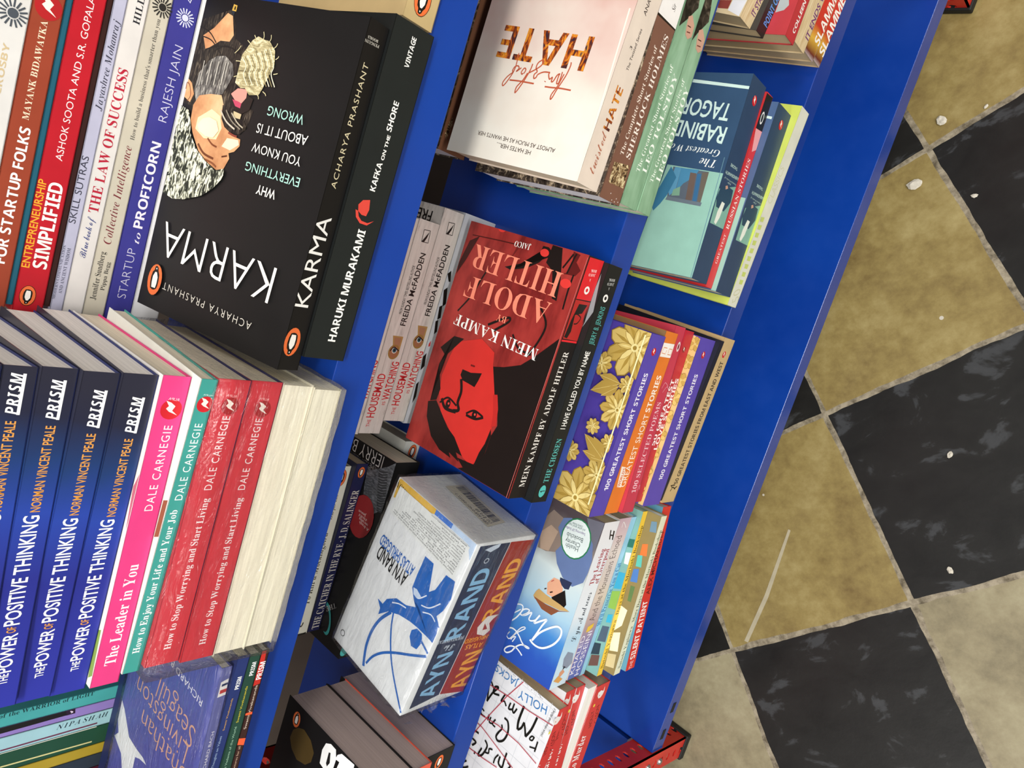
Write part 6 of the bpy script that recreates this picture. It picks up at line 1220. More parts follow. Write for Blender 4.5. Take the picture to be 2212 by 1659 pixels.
('P','c',(39.7,5.5,35.6,2.6,29.9,0.6,25.8,1.9,23.4,5.5,25.8,9.1,29.9,10.3,35.6,8.4),'#8f7230'),
('P','c',(39.7,5.5,35.7,2.9,30.2,1.3,26.3,2.3,23.9,5.5,26.3,8.6,30.2,9.7,35.7,8),'#b89a4e'),
('P','c',(37.3,5.5,31.5,4.6,25.8,5.5,31.5,6.3),'#a5873c'),
('P','c',(39.7,5.5,38.9,0.5,36.2,0.1,32.5,0.1,28.2,0.1,27.3,0.1,29.4,2,34.8,4.6),'#8f7230'),
('P','c',(39.7,5.5,38.7,0.9,36,0.1,32.4,0.1,28.5,0.1,28,0.1,30,1.8,35.1,4.5),'#cdb266'),
('P','c',(38,3.7,34.5,0.1,29.9,0.1,33.3,0.3),'#a5873c'),
('P','c',(39.7,5.5,42.6,1.4,44.5,0.1,43.3,0.1,39.7,0.1,36.1,0.1,34.9,0.1,36.8,1.4),'#8f7230'),
('P','c',(39.7,5.5,42.2,1.5,43.9,0.1,42.9,0.1,39.7,0.1,36.5,0.1,35.5,0.1,37.2,1.5),'#b89a4e'),
('P','c',(39.7,3,40.6,0.1,39.7,0.1,38.8,0.1),'#a5873c'),
('P','c',(39.7,5.5,44.6,4.6,50,2,52,0.1,51.2,0.1,46.9,0.1,43.2,0.1,40.5,0.5),'#8f7230'),
('P','c',(39.7,5.5,44.3,4.5,49.4,1.8,51.4,0.1,50.9,0.1,47,0.1,43.4,0.1,40.7,0.9),'#cdb266'),
('P','c',(41.4,3.7,46.1,0.3,49.5,0.1,44.8,0.1),'#a5873c'),
('P','c',(39.7,5.5,42.9,8.4,46.2,9.5,49,9.3,47.2,7.2,44,5.6),'#9a7c38'),
('P','c',(39.7,5.5,42.8,8.2,46.1,9.3,48.7,9.2,46.9,7.3,43.8,5.8),'#e0cb85'),
('P','c',(41.1,6.1,44.2,7.9,47.6,8.8,44.6,6.9),'#e0cb85'),
('P','c',(39.7,5.5,39.9,9.8,41.4,13,43.6,14.8,43.8,12,42.6,8.6),'#9a7c38'),
('P','c',(39.7,5.5,40,9.6,41.5,12.7,43.4,14.5,43.5,11.8,42.4,8.6),'#cdb266'),
('P','c',(40.3,6.9,41.1,10.3,43,13.4,42.1,9.9),'#e0cb85'),
('P','c',(39.7,5.5,36.8,8.6,35.6,12,35.8,14.8,38,13,39.5,9.8),'#9a7c38'),
('P','c',(39.7,5.5,37,8.6,35.9,11.8,35.9,14.5,37.9,12.7,39.4,9.6),'#e0cb85'),
('P','c',(39.1,6.9,37.3,9.9,36.4,13.4,38.3,10.3),'#e0cb85'),
('P','c',(39.7,5.5,35.4,5.6,32.2,7.2,30.4,9.3,33.2,9.5,36.5,8.4),'#9a7c38'),
('P','c',(39.7,5.5,35.6,5.8,32.5,7.3,30.6,9.2,33.3,9.3,36.6,8.2),'#cdb266'),
('P','c',(38.3,6.1,34.8,6.9,31.8,8.8,35.2,7.9),'#e0cb85'),
('P','c',(39.7,5.5,36.5,2.5,33.2,1.4,30.4,1.6,32.2,3.7,35.4,5.3),'#9a7c38'),
('P','c',(39.7,5.5,36.6,2.8,33.3,1.7,30.6,1.7,32.5,3.7,35.6,5.2),'#e0cb85'),
('P','c',(38.3,4.9,35.2,3,31.8,2.2,34.8,4),'#e0cb85'),
('P','c',(39.7,5.5,39.5,1.2,38,0.1,35.8,0.1,35.6,0.1,36.8,2.3),'#9a7c38'),
('P','c',(39.7,5.5,39.4,1.4,37.9,0.1,35.9,0.1,35.9,0.1,37,2.4),'#cdb266'),
('P','c',(39.1,4.1,38.3,0.6,36.4,0.1,37.3,1),'#e0cb85'),
('P','c',(39.7,5.5,42.6,2.3,43.8,0.1,43.6,0.1,41.4,0.1,39.9,1.2),'#9a7c38'),
('P','c',(39.7,5.5,42.4,2.4,43.5,0.1,43.4,0.1,41.5,0.1,40,1.4),'#e0cb85'),
('P','c',(40.3,4.1,42.1,1,43,0.1,41.1,0.6),'#e0cb85'),
('P','c',(39.7,5.5,44,5.3,47.2,3.7,49,1.6,46.2,1.4,42.9,2.5),'#9a7c38'),
('P','c',(39.7,5.5,43.8,5.2,46.9,3.7,48.7,1.7,46.1,1.7,42.8,2.8),'#cdb266'),
('P','c',(41.1,4.9,44.6,4,47.6,2.2,44.2,3),'#e0cb85'),
('P','c',(41.8,5.5,41.4,6.7,40.3,7.5,39,7.5,38,6.7,37.6,5.5,38,4.2,39,3.5,40.3,3.5,41.4,4.2),'#e9d997'),
('P','c',(40.8,5.5,40.5,6.3,39.7,6.6,38.9,6.3,38.6,5.5,38.9,4.7,39.7,4.3,40.5,4.7),'#a08238'),
('P','c',(103.2,6.5,107,10.9,113,15,118.2,15.2,122.2,12.3,120.5,7.7,116.1,4.9,108.9,4.9),'#8f7230'),
('P','c',(103.2,6.5,107,10.5,112.9,14.3,117.8,14.6,121.6,12.1,119.9,8,115.6,5.5,108.6,5.2),'#b89a4e'),
('P','c',(106.1,7.3,112.4,10.3,119.3,11.4,113,8.5),'#a5873c'),
('P','c',(103.2,6.5,103.2,12.3,105.2,19.3,109,22.8,114,23.2,115.7,18.5,114.1,13.6,108.6,8.9),'#8f7230'),
('P','c',(103.2,6.5,103.5,12,105.6,18.7,109.2,22.1,113.6,22.7,115,18.4,113.3,13.7,108.1,9),'#cdb266'),
('P','c',(104.8,9,107.8,15.3,112.4,20.6,109.4,14.3),'#a5873c'),
('P','c',(103.2,6.5,99.4,11,96.5,17.6,97.2,22.7,100.7,26.2,105,23.7,106.9,18.9,105.7,11.8),'#8f7230'),
('P','c',(103.2,6.5,99.9,10.9,97.2,17.3,97.7,22.3,100.8,25.6,104.6,23.1,106.3,18.5,105.3,11.6),'#b89a4e'),
('P','c',(102.8,9.4,101,16.2,101.1,23.2,102.9,16.4),'#a5873c'),
('P','c',(103.2,6.5,97.4,7.5,90.9,10.7,88.1,15,88.6,20,93.5,20.8,98,18.4,101.7,12.1),'#8f7230'),
('P','c',(103.2,6.5,97.8,7.7,91.6,10.9,88.8,15.1,89.1,19.6,93.5,20.1,97.8,17.7,101.5,11.7),'#cdb266'),
('P','c',(101,8.5,95.3,12.5,90.8,17.9,96.6,13.9),'#a5873c'),
('P','c',(103.2,6.5,98.1,3.5,91,1.8,86.1,3.3,83.4,7.4,86.5,11.2,91.6,12.3,98.4,9.9),'#8f7230'),
('P','c',(103.2,6.5,98.3,3.9,91.4,2.4,86.7,3.8,84,7.4,87,10.7,91.9,11.6,98.5,9.4),'#b89a4e'),
('P','c',(100.2,6.6,93.2,6,86.3,7.3,93.3,7.9),'#a5873c'),
('P','c',(103.2,6.5,101.2,0.9,96.9,0.1,92.1,0.1,87.4,0.1,87.4,0.1,90.5,3.4,97.3,6),'#8f7230'),
('P','c',(103.2,6.5,101,1.3,96.8,0.1,92.2,0.1,87.8,0.1,88.1,0.1,91.2,3.1,97.7,5.7),'#cdb266'),
('P','c',(100.8,4.6,95.9,0.1,89.7,0.1,94.7,1.2),'#a5873c'),
('P','c',(103.2,6.5,105.2,0.9,105.7,0.1,103.3,0.1,98.8,0.1,95.6,0.1,95.4,0.1,99,2.3),'#8f7230'),
('P','c',(103.2,6.5,104.8,1.1,105.1,0.1,102.9,0.1,98.9,0.1,96.2,0.1,96.2,0.1,99.4,2.4),'#b89a4e'),
('P','c',(102.5,3.5,101.9,0.1,99.5,0.1,100.1,0.1),'#a5873c'),
('P','c',(103.2,6.5,108.3,3.5,113.3,0.1,114.4,0.1,112.3,0.1,107.4,0.1,104,0.1,102.7,0.6),'#8f7230'),
('P','c',(103.2,6.5,107.9,3.4,112.6,0.1,113.8,0.1,112,0.1,107.6,0.1,104.4,0.1,103,0.9),'#cdb266'),
('P','c',(104.6,3.8,108.6,0.1,110.9,0.1,106.9,0.1),'#a5873c'),
('P','c',(103.2,6.5,109,7.4,116.2,6.7,120.3,3.5,121.5,0.1,117.2,0.1,112.2,0.1,106.6,1.6),'#8f7230'),
('P','c',(103.2,6.5,108.7,7.1,115.6,6.2,119.6,3.3,121,0.1,117,0.1,112.1,0.1,106.6,2),'#b89a4e'),
('P','c',(106,5.3,112.7,3.5,118.8,0.1,112,1.7),'#a5873c'),
('P','c',(103.2,6.5,106.1,10.7,109.7,13.1,113,13.9,111.4,10.9,108.1,8.1),'#9a7c38'),
('P','c',(103.2,6.5,106.1,10.5,109.6,12.8,112.7,13.7,111.1,10.9,107.9,8.2),'#e0cb85'),
('P','c',(104.7,7.6,107.8,10.6,111.5,12.8,108.5,9.7),'#e0cb85'),
('P','c',(103.2,6.5,102.7,11.6,103.9,15.8,105.9,18.5,106.6,15.2,105.9,10.9),'#9a7c38'),
('P','c',(103.2,6.5,102.9,11.4,104,15.5,105.9,18.1,106.4,14.9,105.7,10.8),'#cdb266'),
('P','c',(103.6,8.3,104,12.6,105.5,16.7,105.1,12.3),'#e0cb85'),
('P','c',(103.2,6.5,99.5,10.1,97.8,14,97.6,17.4,100.2,15.3,102.4,11.6),'#9a7c38'),
('P','c',(103.2,6.5,99.8,10.1,98,13.9,97.7,17.1,100.2,15,102.3,11.4),'#e0cb85'),
('P','c',(102.4,8.1,99.9,11.7,98.4,15.8,100.9,12.2),'#e0cb85'),
('P','c',(103.2,6.5,98,6.9,94.2,8.8,91.8,11.2,95.2,11.3,99.3,9.9),'#9a7c38'),
('P','c',(103.2,6.5,98.2,7,94.5,8.8,92.2,11.1,95.4,11,99.3,9.6),'#cdb266'),
('P','c',(101.5,7.2,97.3,8.3,93.5,10.5,97.8,9.4),'#e0cb85'),
('P','c',(103.2,6.5,99,3.4,94.8,2.4,91.4,2.8,94,5,98,6.6),'#9a7c38'),
('P','c',(103.2,6.5,99.1,3.7,95,2.7,91.8,2.9,94.3,4.9,98.2,6.4),'#e0cb85'),
('P','c',(101.4,5.9,97.5,4.1,93.2,3.4,97.1,5.2),'#e0cb85'),
('P','c',(103.2,6.5,101.9,1.4,99.3,0.1,96.5,0.1,97,0.1,99.2,3.2),'#9a7c38'),
('P','c',(103.2,6.5,101.8,1.7,99.4,0.1,96.7,0.1,97.3,0.1,99.4,3.2),'#cdb266'),
('P','c',(102.2,4.9,100.4,1,97.5,0.1,99.4,1.6),'#e0cb85'),
('P','c',(103.2,6.5,105.4,1.8,105.7,0.1,104.7,0.1,103,0.1,102.2,1.4),'#9a7c38'),
('P','c',(103.2,6.5,105.2,1.9,105.5,0.1,104.7,0.1,103.1,0.1,102.4,1.5),'#e0cb85'),
('P','c',(103.4,4.6,104.6,0.4,104.5,0.1,103.4,0.3),'#e0cb85'),
('P','c',(103.2,6.5,107.9,4.3,110.9,1.2,112.2,0.1,109,0.1,105.7,1.9),'#9a7c38'),
('P','c',(103.2,6.5,107.7,4.2,110.6,1.2,112,0.1,109,0.1,105.7,2.2),'#cdb266'),
('P','c',(104.6,5.2,108.1,2.7,110.9,0.1,107.3,1.8),'#e0cb85'),
('P','c',(103.2,6.5,108.2,7.8,112.5,7.4,115.5,5.8,112.4,4.6,108,4.6),'#9a7c38'),
('P','c',(103.2,6.5,108,7.6,112.2,7.2,115.1,5.9,112.1,4.8,107.9,4.8),'#e0cb85'),
('P','c',(105,6.4,109.4,6.7,113.7,5.9,109.3,5.6),'#e0cb85'),
('P','c',(105.8,6.5,105.3,8,104,8.9,102.4,8.9,101.1,8,100.6,6.5,101.1,4.9,102.4,4,104,4,105.3,4.9),'#e9d997'),
('P','c',(104.6,6.5,104.2,7.4,103.2,7.8,102.2,7.4,101.8,6.5,102.2,5.5,103.2,5.1,104.2,5.5),'#a08238'),
('P','c',(138,37.4,140.9,39.5,145,40.9,147.9,40,149.7,37.4,147.9,34.8,145,33.9,140.9,35.3),'#8f7230'),
('P','c',(138,37.4,140.8,39.2,144.8,40.4,147.6,39.7,149.3,37.4,147.6,35.1,144.8,34.4,140.8,35.6),'#b89a4e'),
('P','c',(139.8,37.4,143.8,38,147.9,37.4,143.8,36.8),'#a5873c'),
('P','c',(138,37.4,138.6,40.9,140.5,44.8,143.2,46.2,146.3,45.6,146.9,42.6,145.4,39.9,141.5,38),'#8f7230'),
('P','c',(138,37.4,138.7,40.7,140.7,44.3,143.2,45.8,146,45.4,146.4,42.6,144.9,40.1,141.3,38.1),'#cdb266'),
('P','c',(139.2,38.6,141.7,42,145,44.4,142.6,41.1),'#a5873c'),
('P','c',(138,37.4,135.9,40.3,134.5,44.4,135.4,47.3,138,49.1,140.6,47.3,141.5,44.4,140.1,40.3),'#8f7230'),
('P','c',(138,37.4,136.2,40.2,135,44.2,135.7,47,138,48.7,140.3,47,141,44.2,139.8,40.2),'#b89a4e'),
('P','c',(138,39.1,137.4,43.2,138,47.3,138.6,43.2),'#a5873c'),
('P','c',(138,37.4,134.5,38,130.6,39.9,129.2,42.6,129.8,45.6,132.8,46.2,135.5,44.8,137.4,40.9),'#8f7230'),
('P','c',(138,37.4,134.7,38.1,131.1,40.1,129.6,42.6,130,45.4,132.8,45.8,135.3,44.3,137.3,40.7),'#cdb266'),
('P','c',(136.8,38.6,133.4,41.1,131,44.4,134.3,42),'#a5873c'),
('P','c',(138,37.4,135.1,35.3,131,33.9,128.1,34.8,126.3,37.4,128.1,40,131,40.9,135.1,39.5),'#8f7230'),
('P','c',(138,37.4,135.2,35.6,131.2,34.4,128.4,35.1,126.7,37.4,128.4,39.7,131.2,40.4,135.2,39.2),'#b89a4e'),
('P','c',(136.3,37.4,132.2,36.8,128.1,37.4,132.2,38),'#a5873c'),
('P','c',(138,37.4,137.4,33.9,135.5,30,132.8,28.5,129.8,29.1,129.2,32.2,130.6,34.9,134.5,36.8),'#8f7230'),
('P','c',(138,37.4,137.3,34.1,135.3,30.5,132.8,29,130,29.4,129.6,32.2,131.1,34.7,134.7,36.7),'#cdb266'),
('P','c',(136.8,36.2,134.3,32.8,131,30.4,133.4,33.7),'#a5873c'),
('P','c',(138,37.4,140.1,34.5,141.5,30.4,140.6,27.5,138,25.7,135.4,27.5,134.5,30.4,135.9,34.5),'#8f7230'),
('P','c',(138,37.4,139.8,34.6,141,30.6,140.3,27.8,138,26.1,135.7,27.8,135,30.6,136.2,34.6),'#b89a4e'),
('P','c',(138,35.6,138.6,31.6,138,27.5,137.4,31.6),'#a5873c'),
('P','c',(138,37.4,141.5,36.8,145.4,34.9,146.9,32.2,146.3,29.1,143.2,28.5,140.5,30,138.6,33.9),'#8f7230'),
('P','c',(138,37.4,141.3,36.7,144.9,34.7,146.4,32.2,146,29.4,143.2,29,140.7,30.5,138.7,34.1),'#cdb266'),
('P','c',(139.2,36.2,142.6,33.7,145,30.4,141.7,32.8),'#a5873c'),
('P','c',(138,37.4,140.3,39.5,142.7,40.3,144.7,40.2,143.4,38.6,141.1,37.5),'#9a7c38'),
('P','c',(138,37.4,140.2,39.3,142.6,40.1,144.5,40.1,143.2,38.7,141,37.6),'#e0cb85'),
('P','c',(138,37.4,138.1,40.5,139.3,42.7,140.8,44.1,140.9,42.1,140.1,39.7),'#9a7c38'),
('P','c',(138,37.4,138.2,40.3,139.3,42.6,140.7,43.9,140.8,42,139.9,39.6),'#cdb266'),
('P','c',(138,37.4,135.9,39.7,135.1,42.1,135.2,44.1,136.8,42.7,137.9,40.5),'#9a7c38'),
('P','c',(138,37.4,136.1,39.6,135.3,42,135.3,43.9,136.7,42.6,137.8,40.3),'#e0cb85'),
('P','c',(138,37.4,134.9,37.5,132.7,38.6,131.3,40.2,133.3,40.3,135.7,39.5),'#9a7c38'),
('P','c',(138,37.4,135.1,37.6,132.8,38.7,131.5,40.1,133.4,40.1,135.8,39.3),'#cdb266'),
('P','c',(138,37.4,135.7,35.3,133.3,34.5,131.3,34.6,132.7,36.1,134.9,37.3),'#9a7c38'),
('P','c',(138,37.4,135.8,35.5,133.4,34.7,131.5,34.7,132.8,36.1,135.1,37.2),'#e0cb85'),
('P','c',(138,37.4,137.9,34.3,136.8,32,135.2,30.7,135.1,32.7,135.9,35.1),'#9a7c38'),
('P','c',(138,37.4,137.8,34.4,136.7,32.2,135.3,30.9,135.3,32.8,136.1,35.2),'#cdb266'),
('P','c',(138,37.4,140.1,35.1,140.9,32.7,140.8,30.7,139.3,32,138.1,34.3),'#9a7c38'),
('P','c',(138,37.4,139.9,35.2,140.8,32.8,140.7,30.9,139.3,32.2,138.2,34.4),'#e0cb85'),
('P','c',(138,37.4,141.1,37.3,143.4,36.1,144.7,34.6,142.7,34.5,140.3,35.3),'#9a7c38'),
('P','c',(138,37.4,141,37.2,143.2,36.1,144.5,34.7,142.6,34.7,140.2,35.5),'#cdb266'),
('P','c',(139.5,37.4,139.2,38.3,138.5,38.8,137.5,38.8,136.8,38.3,136.5,37.4,136.8,36.5,137.5,35.9,138.5,35.9,139.2,36.5),'#e9d997'),
('P','c',(138.8,37.4,138.6,38,138,38.2,137.4,38,137.2,37.4,137.4,36.8,138,36.6,138.6,36.8),'#a08238'),
('P','c',(127.8,4.7,129.3,7.2,131.8,9.4,134.2,9.7,136.3,8.3,135.8,5.9,134,4.4,130.6,4.1),'#8f7230'),
('P','c',(127.8,4.7,129.3,6.9,131.8,9,134.1,9.4,136,8.2,135.5,6.1,133.7,4.6,130.4,4.3),'#b89a4e'),
('P','c',(129.1,5.3,131.8,7,135,7.8,132.2,6.1),'#a5873c'),
('P','c',(127.8,4.7,127.1,7.5,127.3,10.9,128.8,12.8,131.3,13.3,132.6,11.2,132.4,8.8,130.2,6.3),'#8f7230'),
('P','c',(127.8,4.7,127.3,7.4,127.6,10.6,129,12.5,131.2,13,132.3,11.1,132,8.8,130,6.3),'#cdb266'),
('P','c',(128.3,6,129.1,9.2,130.7,12,130,8.8),'#a5873c'),
('P','c',(127.8,4.7,125.4,6.2,123.1,8.8,122.8,11.2,124.2,13.2,126.6,12.8,128.2,10.9,128.4,7.5),'#8f7230'),
('P','c',(127.8,4.7,125.6,6.2,123.5,8.8,123.2,11.1,124.3,13,126.5,12.4,127.9,10.6,128.2,7.4),'#b89a4e'),
('P','c',(127.3,6,125.5,8.8,124.7,12,126.4,9.2),'#a5873c'),
('P','c',(127.8,4.7,125,4.1,121.6,4.3,119.8,5.8,119.2,8.2,121.3,9.6,123.7,9.4,126.3,7.1),'#8f7230'),
('P','c',(127.8,4.7,125.2,4.3,121.9,4.5,120.1,5.9,119.5,8.1,121.4,9.3,123.7,9,126.3,6.9),'#cdb266'),
('P','c',(126.5,5.3,123.3,6,120.5,7.7,123.7,6.9),'#a5873c'),
('P','c',(127.8,4.7,126.3,2.3,123.8,0.1,121.4,0.1,119.3,1.2,119.8,3.6,121.6,5.1,125,5.4),'#8f7230'),
('P','c',(127.8,4.7,126.3,2.6,123.8,0.5,121.5,0.1,119.5,1.3,120.1,3.4,121.9,4.9,125.2,5.2),'#b89a4e'),
('P','c',(126.5,4.2,123.7,2.5,120.6,1.7,123.4,3.4),'#a5873c'),
('P','c',(127.8,4.7,128.4,2,128.2,0.1,126.7,0.1,124.3,0.1,122.9,0.1,123.2,0.6,125.4,3.2),'#8f7230'),
('P','c',(127.8,4.7,128.3,2.1,128,0.1,126.6,0.1,124.4,0.1,123.3,0.1,123.6,0.7,125.6,3.2),'#cdb266'),
('P','c',(127.3,3.5,126.5,0.3,124.8,0.1,125.6,0.7),'#a5873c'),
('P','c',(127.8,4.7,130.2,3.3,132.5,0.7,132.7,0.1,131.4,0.1,129,0.1,127.4,0.1,127.2,2),'#8f7230'),
('P','c',(127.8,4.7,130,3.2,132.1,0.7,132.4,0.1,131.3,0.1,129.1,0.1,127.7,0.1,127.3,2.1),'#b89a4e'),
('P','c',(128.3,3.5,130,0.7,130.8,0.1,129.1,0.3),'#a5873c'),
('P','c',(127.8,4.7,130.5,5.4,134,5.2,135.8,3.7,136.3,1.3,134.3,0.1,131.9,0.1,129.3,2.4),'#8f7230'),
('P','c',(127.8,4.7,130.4,5.2,133.7,4.9,135.5,3.5,136.1,1.4,134.2,0.2,131.9,0.5,129.3,2.6),'#cdb266'),
('P','c',(129.1,4.2,132.3,3.5,135.1,1.8,131.9,2.6),'#a5873c'),
('P','c',(127.8,4.7,128.8,7,130.3,8.3,131.8,8.8,131.3,7.3,130,5.8),'#9a7c38'),
('P','c',(127.8,4.7,128.8,6.8,130.3,8.1,131.7,8.7,131.2,7.3,129.9,5.8),'#e0cb85'),
('P','c',(127.8,4.7,126.9,7,127,9,127.8,10.5,128.5,9,128.6,7),'#9a7c38'),
('P','c',(127.8,4.7,127,7,127.1,8.9,127.8,10.3,128.4,8.9,128.5,7),'#cdb266'),
('P','c',(127.8,4.7,125.6,5.7,124.2,7.2,123.7,8.8,125.2,8.3,126.8,7),'#9a7c38'),
('P','c',(127.8,4.7,125.7,5.8,124.4,7.2,123.8,8.6,125.3,8.1,126.7,6.8),'#e0cb85'),
('P','c',(127.8,4.7,125.5,3.9,123.5,4,122.1,4.7,123.5,5.4,125.5,5.6),'#9a7c38'),
('P','c',(127.8,4.7,125.6,4,123.6,4.1,122.2,4.7,123.6,5.3,125.6,5.5),'#cdb266'),
('P','c',(127.8,4.7,126.8,2.5,125.3,1.2,123.8,0.7,124.3,2.2,125.6,3.7),'#9a7c38'),
('P','c',(127.8,4.7,126.8,2.6,125.3,1.3,123.9,0.8,124.4,2.2,125.7,3.7),'#e0cb85'),
('P','c',(127.8,4.7,128.7,2.5,128.5,0.5,127.8,0.1,127.1,0.4,127,2.5),'#9a7c38'),
('P','c',(127.8,4.7,128.5,2.5,128.4,0.6,127.8,0.1,127.2,0.6,127.1,2.5),'#cdb266'),
('P','c',(127.8,4.7,130,3.7,131.3,2.2,131.9,0.7,130.3,1.2,128.8,2.5),'#9a7c38'),
('P','c',(127.8,4.7,129.9,3.7,131.2,2.3,131.7,0.8,130.3,1.4,128.9,2.7),'#e0cb85'),
('P','c',(127.8,4.7,130.1,5.6,132.1,5.5,133.5,4.8,132.1,4.1,130.1,3.9),'#9a7c38'),
('P','c',(127.8,4.7,130,5.5,131.9,5.4,133.3,4.8,132,4.2,130,4),'#cdb266'),
('P','c',(129,4.7,128.8,5.4,128.2,5.9,127.4,5.9,126.8,5.4,126.6,4.7,126.8,4,127.4,3.6,128.2,3.6,128.8,4),'#e9d997'),
('P','c',(128.4,4.7,128.2,5.2,127.8,5.4,127.3,5.2,127.1,4.7,127.3,4.3,127.8,4.1,128.2,4.3),'#a08238'),
('P','c',(72.3,2.7,74.7,4.4,78,5.5,80.3,4.8,81.7,2.7,80.3,0.6,78,0.1,74.7,1.1),'#8f7230'),
('P','c',(72.3,2.7,74.6,4.2,77.8,5.2,80.1,4.5,81.4,2.7,80.1,0.9,77.8,0.3,74.6,1.3),'#b89a4e'),
('P','c',(73.7,2.7,77,3.2,80.3,2.7,77,2.2),'#a5873c'),
('P','c',(72.3,2.7,72.8,5.6,74.3,8.7,76.5,9.8,79,9.4,79.4,6.9,78.3,4.7,75.2,3.2),'#8f7230'),
('P','c',(72.3,2.7,72.9,5.4,74.5,8.3,76.5,9.5,78.8,9.2,79.1,6.9,77.9,4.9,75,3.3),'#cdb266'),
('P','c',(73.3,3.7,75.3,6.4,78,8.4,76,5.7),'#a5873c'),
('P','c',(72.3,2.7,70.6,5.1,69.5,8.4,70.2,10.7,72.3,12.1,74.4,10.7,75.1,8.4,74,5.1),'#8f7230'),
('P','c',(72.3,2.7,70.9,5,69.9,8.2,70.5,10.5,72.3,11.8,74.1,10.5,74.7,8.2,73.8,5),'#b89a4e'),
('P','c',(72.3,4.1,71.8,7.4,72.3,10.7,72.8,7.4),'#a5873c'),
('P','c',(72.3,2.7,69.5,3.2,66.4,4.7,65.2,6.9,65.7,9.4,68.2,9.8,70.3,8.7,71.8,5.6),'#8f7230'),
('P','c',(72.3,2.7,69.7,3.3,66.7,4.9,65.6,6.9,65.9,9.2,68.1,9.5,70.2,8.3,71.7,5.4),'#cdb266'),
('P','c',(71.3,3.7,68.6,5.7,66.7,8.4,69.4,6.4),'#a5873c'),
('P','c',(72.3,2.7,70,1.1,66.7,0.1,64.3,0.6,62.9,2.7,64.3,4.8,66.7,5.5,70,4.4),'#8f7230'),
('P','c',(72.3,2.7,70,1.3,66.9,0.3,64.6,0.9,63.2,2.7,64.6,4.5,66.9,5.2,70,4.2),'#b89a4e'),
('P','c',(70.9,2.7,67.6,2.2,64.3,2.7,67.6,3.2),'#a5873c'),
('P','c',(72.3,2.7,71.8,0.1,70.3,0.1,68.2,0.1,65.7,0.1,65.2,0.1,66.4,0.7,69.5,2.2),'#8f7230'),
('P','c',(72.3,2.7,71.7,0.1,70.2,0.1,68.1,0.1,65.9,0.1,65.6,0.1,66.7,0.6,69.7,2.1),'#cdb266'),
('P','c',(71.3,1.7,69.4,0.1,66.7,0.1,68.6,0.1),'#a5873c'),
('P','c',(72.3,2.7,74,0.4,75.1,0.1,74.4,0.1,72.3,0.1,70.2,0.1,69.5,0.1,70.6,0.4),'#8f7230'),
('P','c',(72.3,2.7,73.8,0.4,74.7,0.1,74.1,0.1,72.3,0.1,70.5,0.1,69.9,0.1,70.9,0.4),'#b89a4e'),
('P','c',(72.3,1.3,72.8,0.1,72.3,0.1,71.8,0.1),'#a5873c'),
('P','c',(72.3,2.7,75.2,2.2,78.3,0.7,79.4,0.1,79,0.1,76.5,0.1,74.3,0.1,72.8,0.1),'#8f7230'),
('P','c',(72.3,2.7,75,2.1,77.9,0.6,79.1,0.1,78.8,0.1,76.5,0.1,74.5,0.1,72.9,0.1),'#cdb266'),
('P','c',(73.3,1.7,76,0.1,78,0.1,75.3,0.1),'#a5873c'),
('P','c',(72.3,2.7,74.1,4.4,76.1,5.1,77.7,5,76.6,3.7,74.8,2.8),'#9a7c38'),
('P','c',(72.3,2.7,74.1,4.3,76,4.9,77.5,4.9,76.5,3.8,74.7,2.9),'#e0cb85'),
('P','c',(72.3,2.7,72.4,5.2,73.3,7,74.5,8.1,74.7,6.5,74,4.5),'#9a7c38'),
('P','c',(72.3,2.7,72.5,5.1,73.4,6.9,74.5,7.9,74.5,6.4,73.9,4.5),'#cdb266'),
('P','c',(72.3,2.7,70.6,4.5,70,6.5,70.1,8.1,71.3,7,72.2,5.2),'#9a7c38'),
('P','c',(72.3,2.7,70.8,4.5,70.1,6.4,70.2,7.9,71.3,6.9,72.2,5.1),'#e0cb85'),
('P','c',(72.3,2.7,69.8,2.8,68,3.7,66.9,5,68.6,5.1,70.5,4.4),'#9a7c38'),
('P','c',(72.3,2.7,69.9,2.9,68.2,3.8,67.1,4.9,68.6,4.9,70.5,4.3),'#cdb266'),
('P','c',(72.3,2.7,70.5,1,68.6,0.4,66.9,0.5,68,1.7,69.8,2.6),'#9a7c38'),
('P','c',(72.3,2.7,70.5,1.2,68.6,0.5,67.1,0.6,68.2,1.7,69.9,2.6),'#e0cb85'),
('P','c',(72.3,2.7,72.2,0.2,71.3,0.1,70.1,0.1,70,0.1,70.6,0.9),'#9a7c38'),
('P','c',(72.3,2.7,72.2,0.3,71.3,0.1,70.2,0.1,70.1,0.1,70.8,0.9),'#cdb266'),
('P','c',(72.3,2.7,74,0.9,74.7,0.1,74.5,0.1,73.3,0.1,72.4,0.2),'#9a7c38'),
('P','c',(72.3,2.7,73.9,0.9,74.5,0.1,74.5,0.1,73.4,0.1,72.5,0.3),'#e0cb85'),
('P','c',(72.3,2.7,74.8,2.6,76.6,1.7,77.7,0.5,76.1,0.4,74.1,1),'#9a7c38'),
('P','c',(72.3,2.7,74.7,2.6,76.5,1.7,77.5,0.6,76,0.5,74.1,1.2),'#cdb266'),
('P','c',(73.5,2.7,73.3,3.4,72.7,3.9,71.9,3.9,71.3,3.4,71.1,2.7,71.3,2,71.9,1.6,72.7,1.6,73.3,2),'#e9d997'),
('P','c',(73,2.7,72.8,3.2,72.3,3.4,71.9,3.2,71.7,2.7,71.9,2.3,72.3,2.1,72.8,2.3),'#a08238'),
('P','c',(50.7,38.4,52.9,40.8,56.3,42.8,59.1,42.5,61.1,40.5,60,37.9,57.6,36.6,53.7,37.1),'#8f7230'),
('P','c',(50.7,38.4,52.9,40.5,56.2,42.3,58.9,42.2,60.8,40.5,59.7,38.1,57.3,36.9,53.5,37.3),'#b89a4e'),
('P','c',(52.2,38.7,55.8,40,59.5,40.2,56,38.9),'#a5873c'),
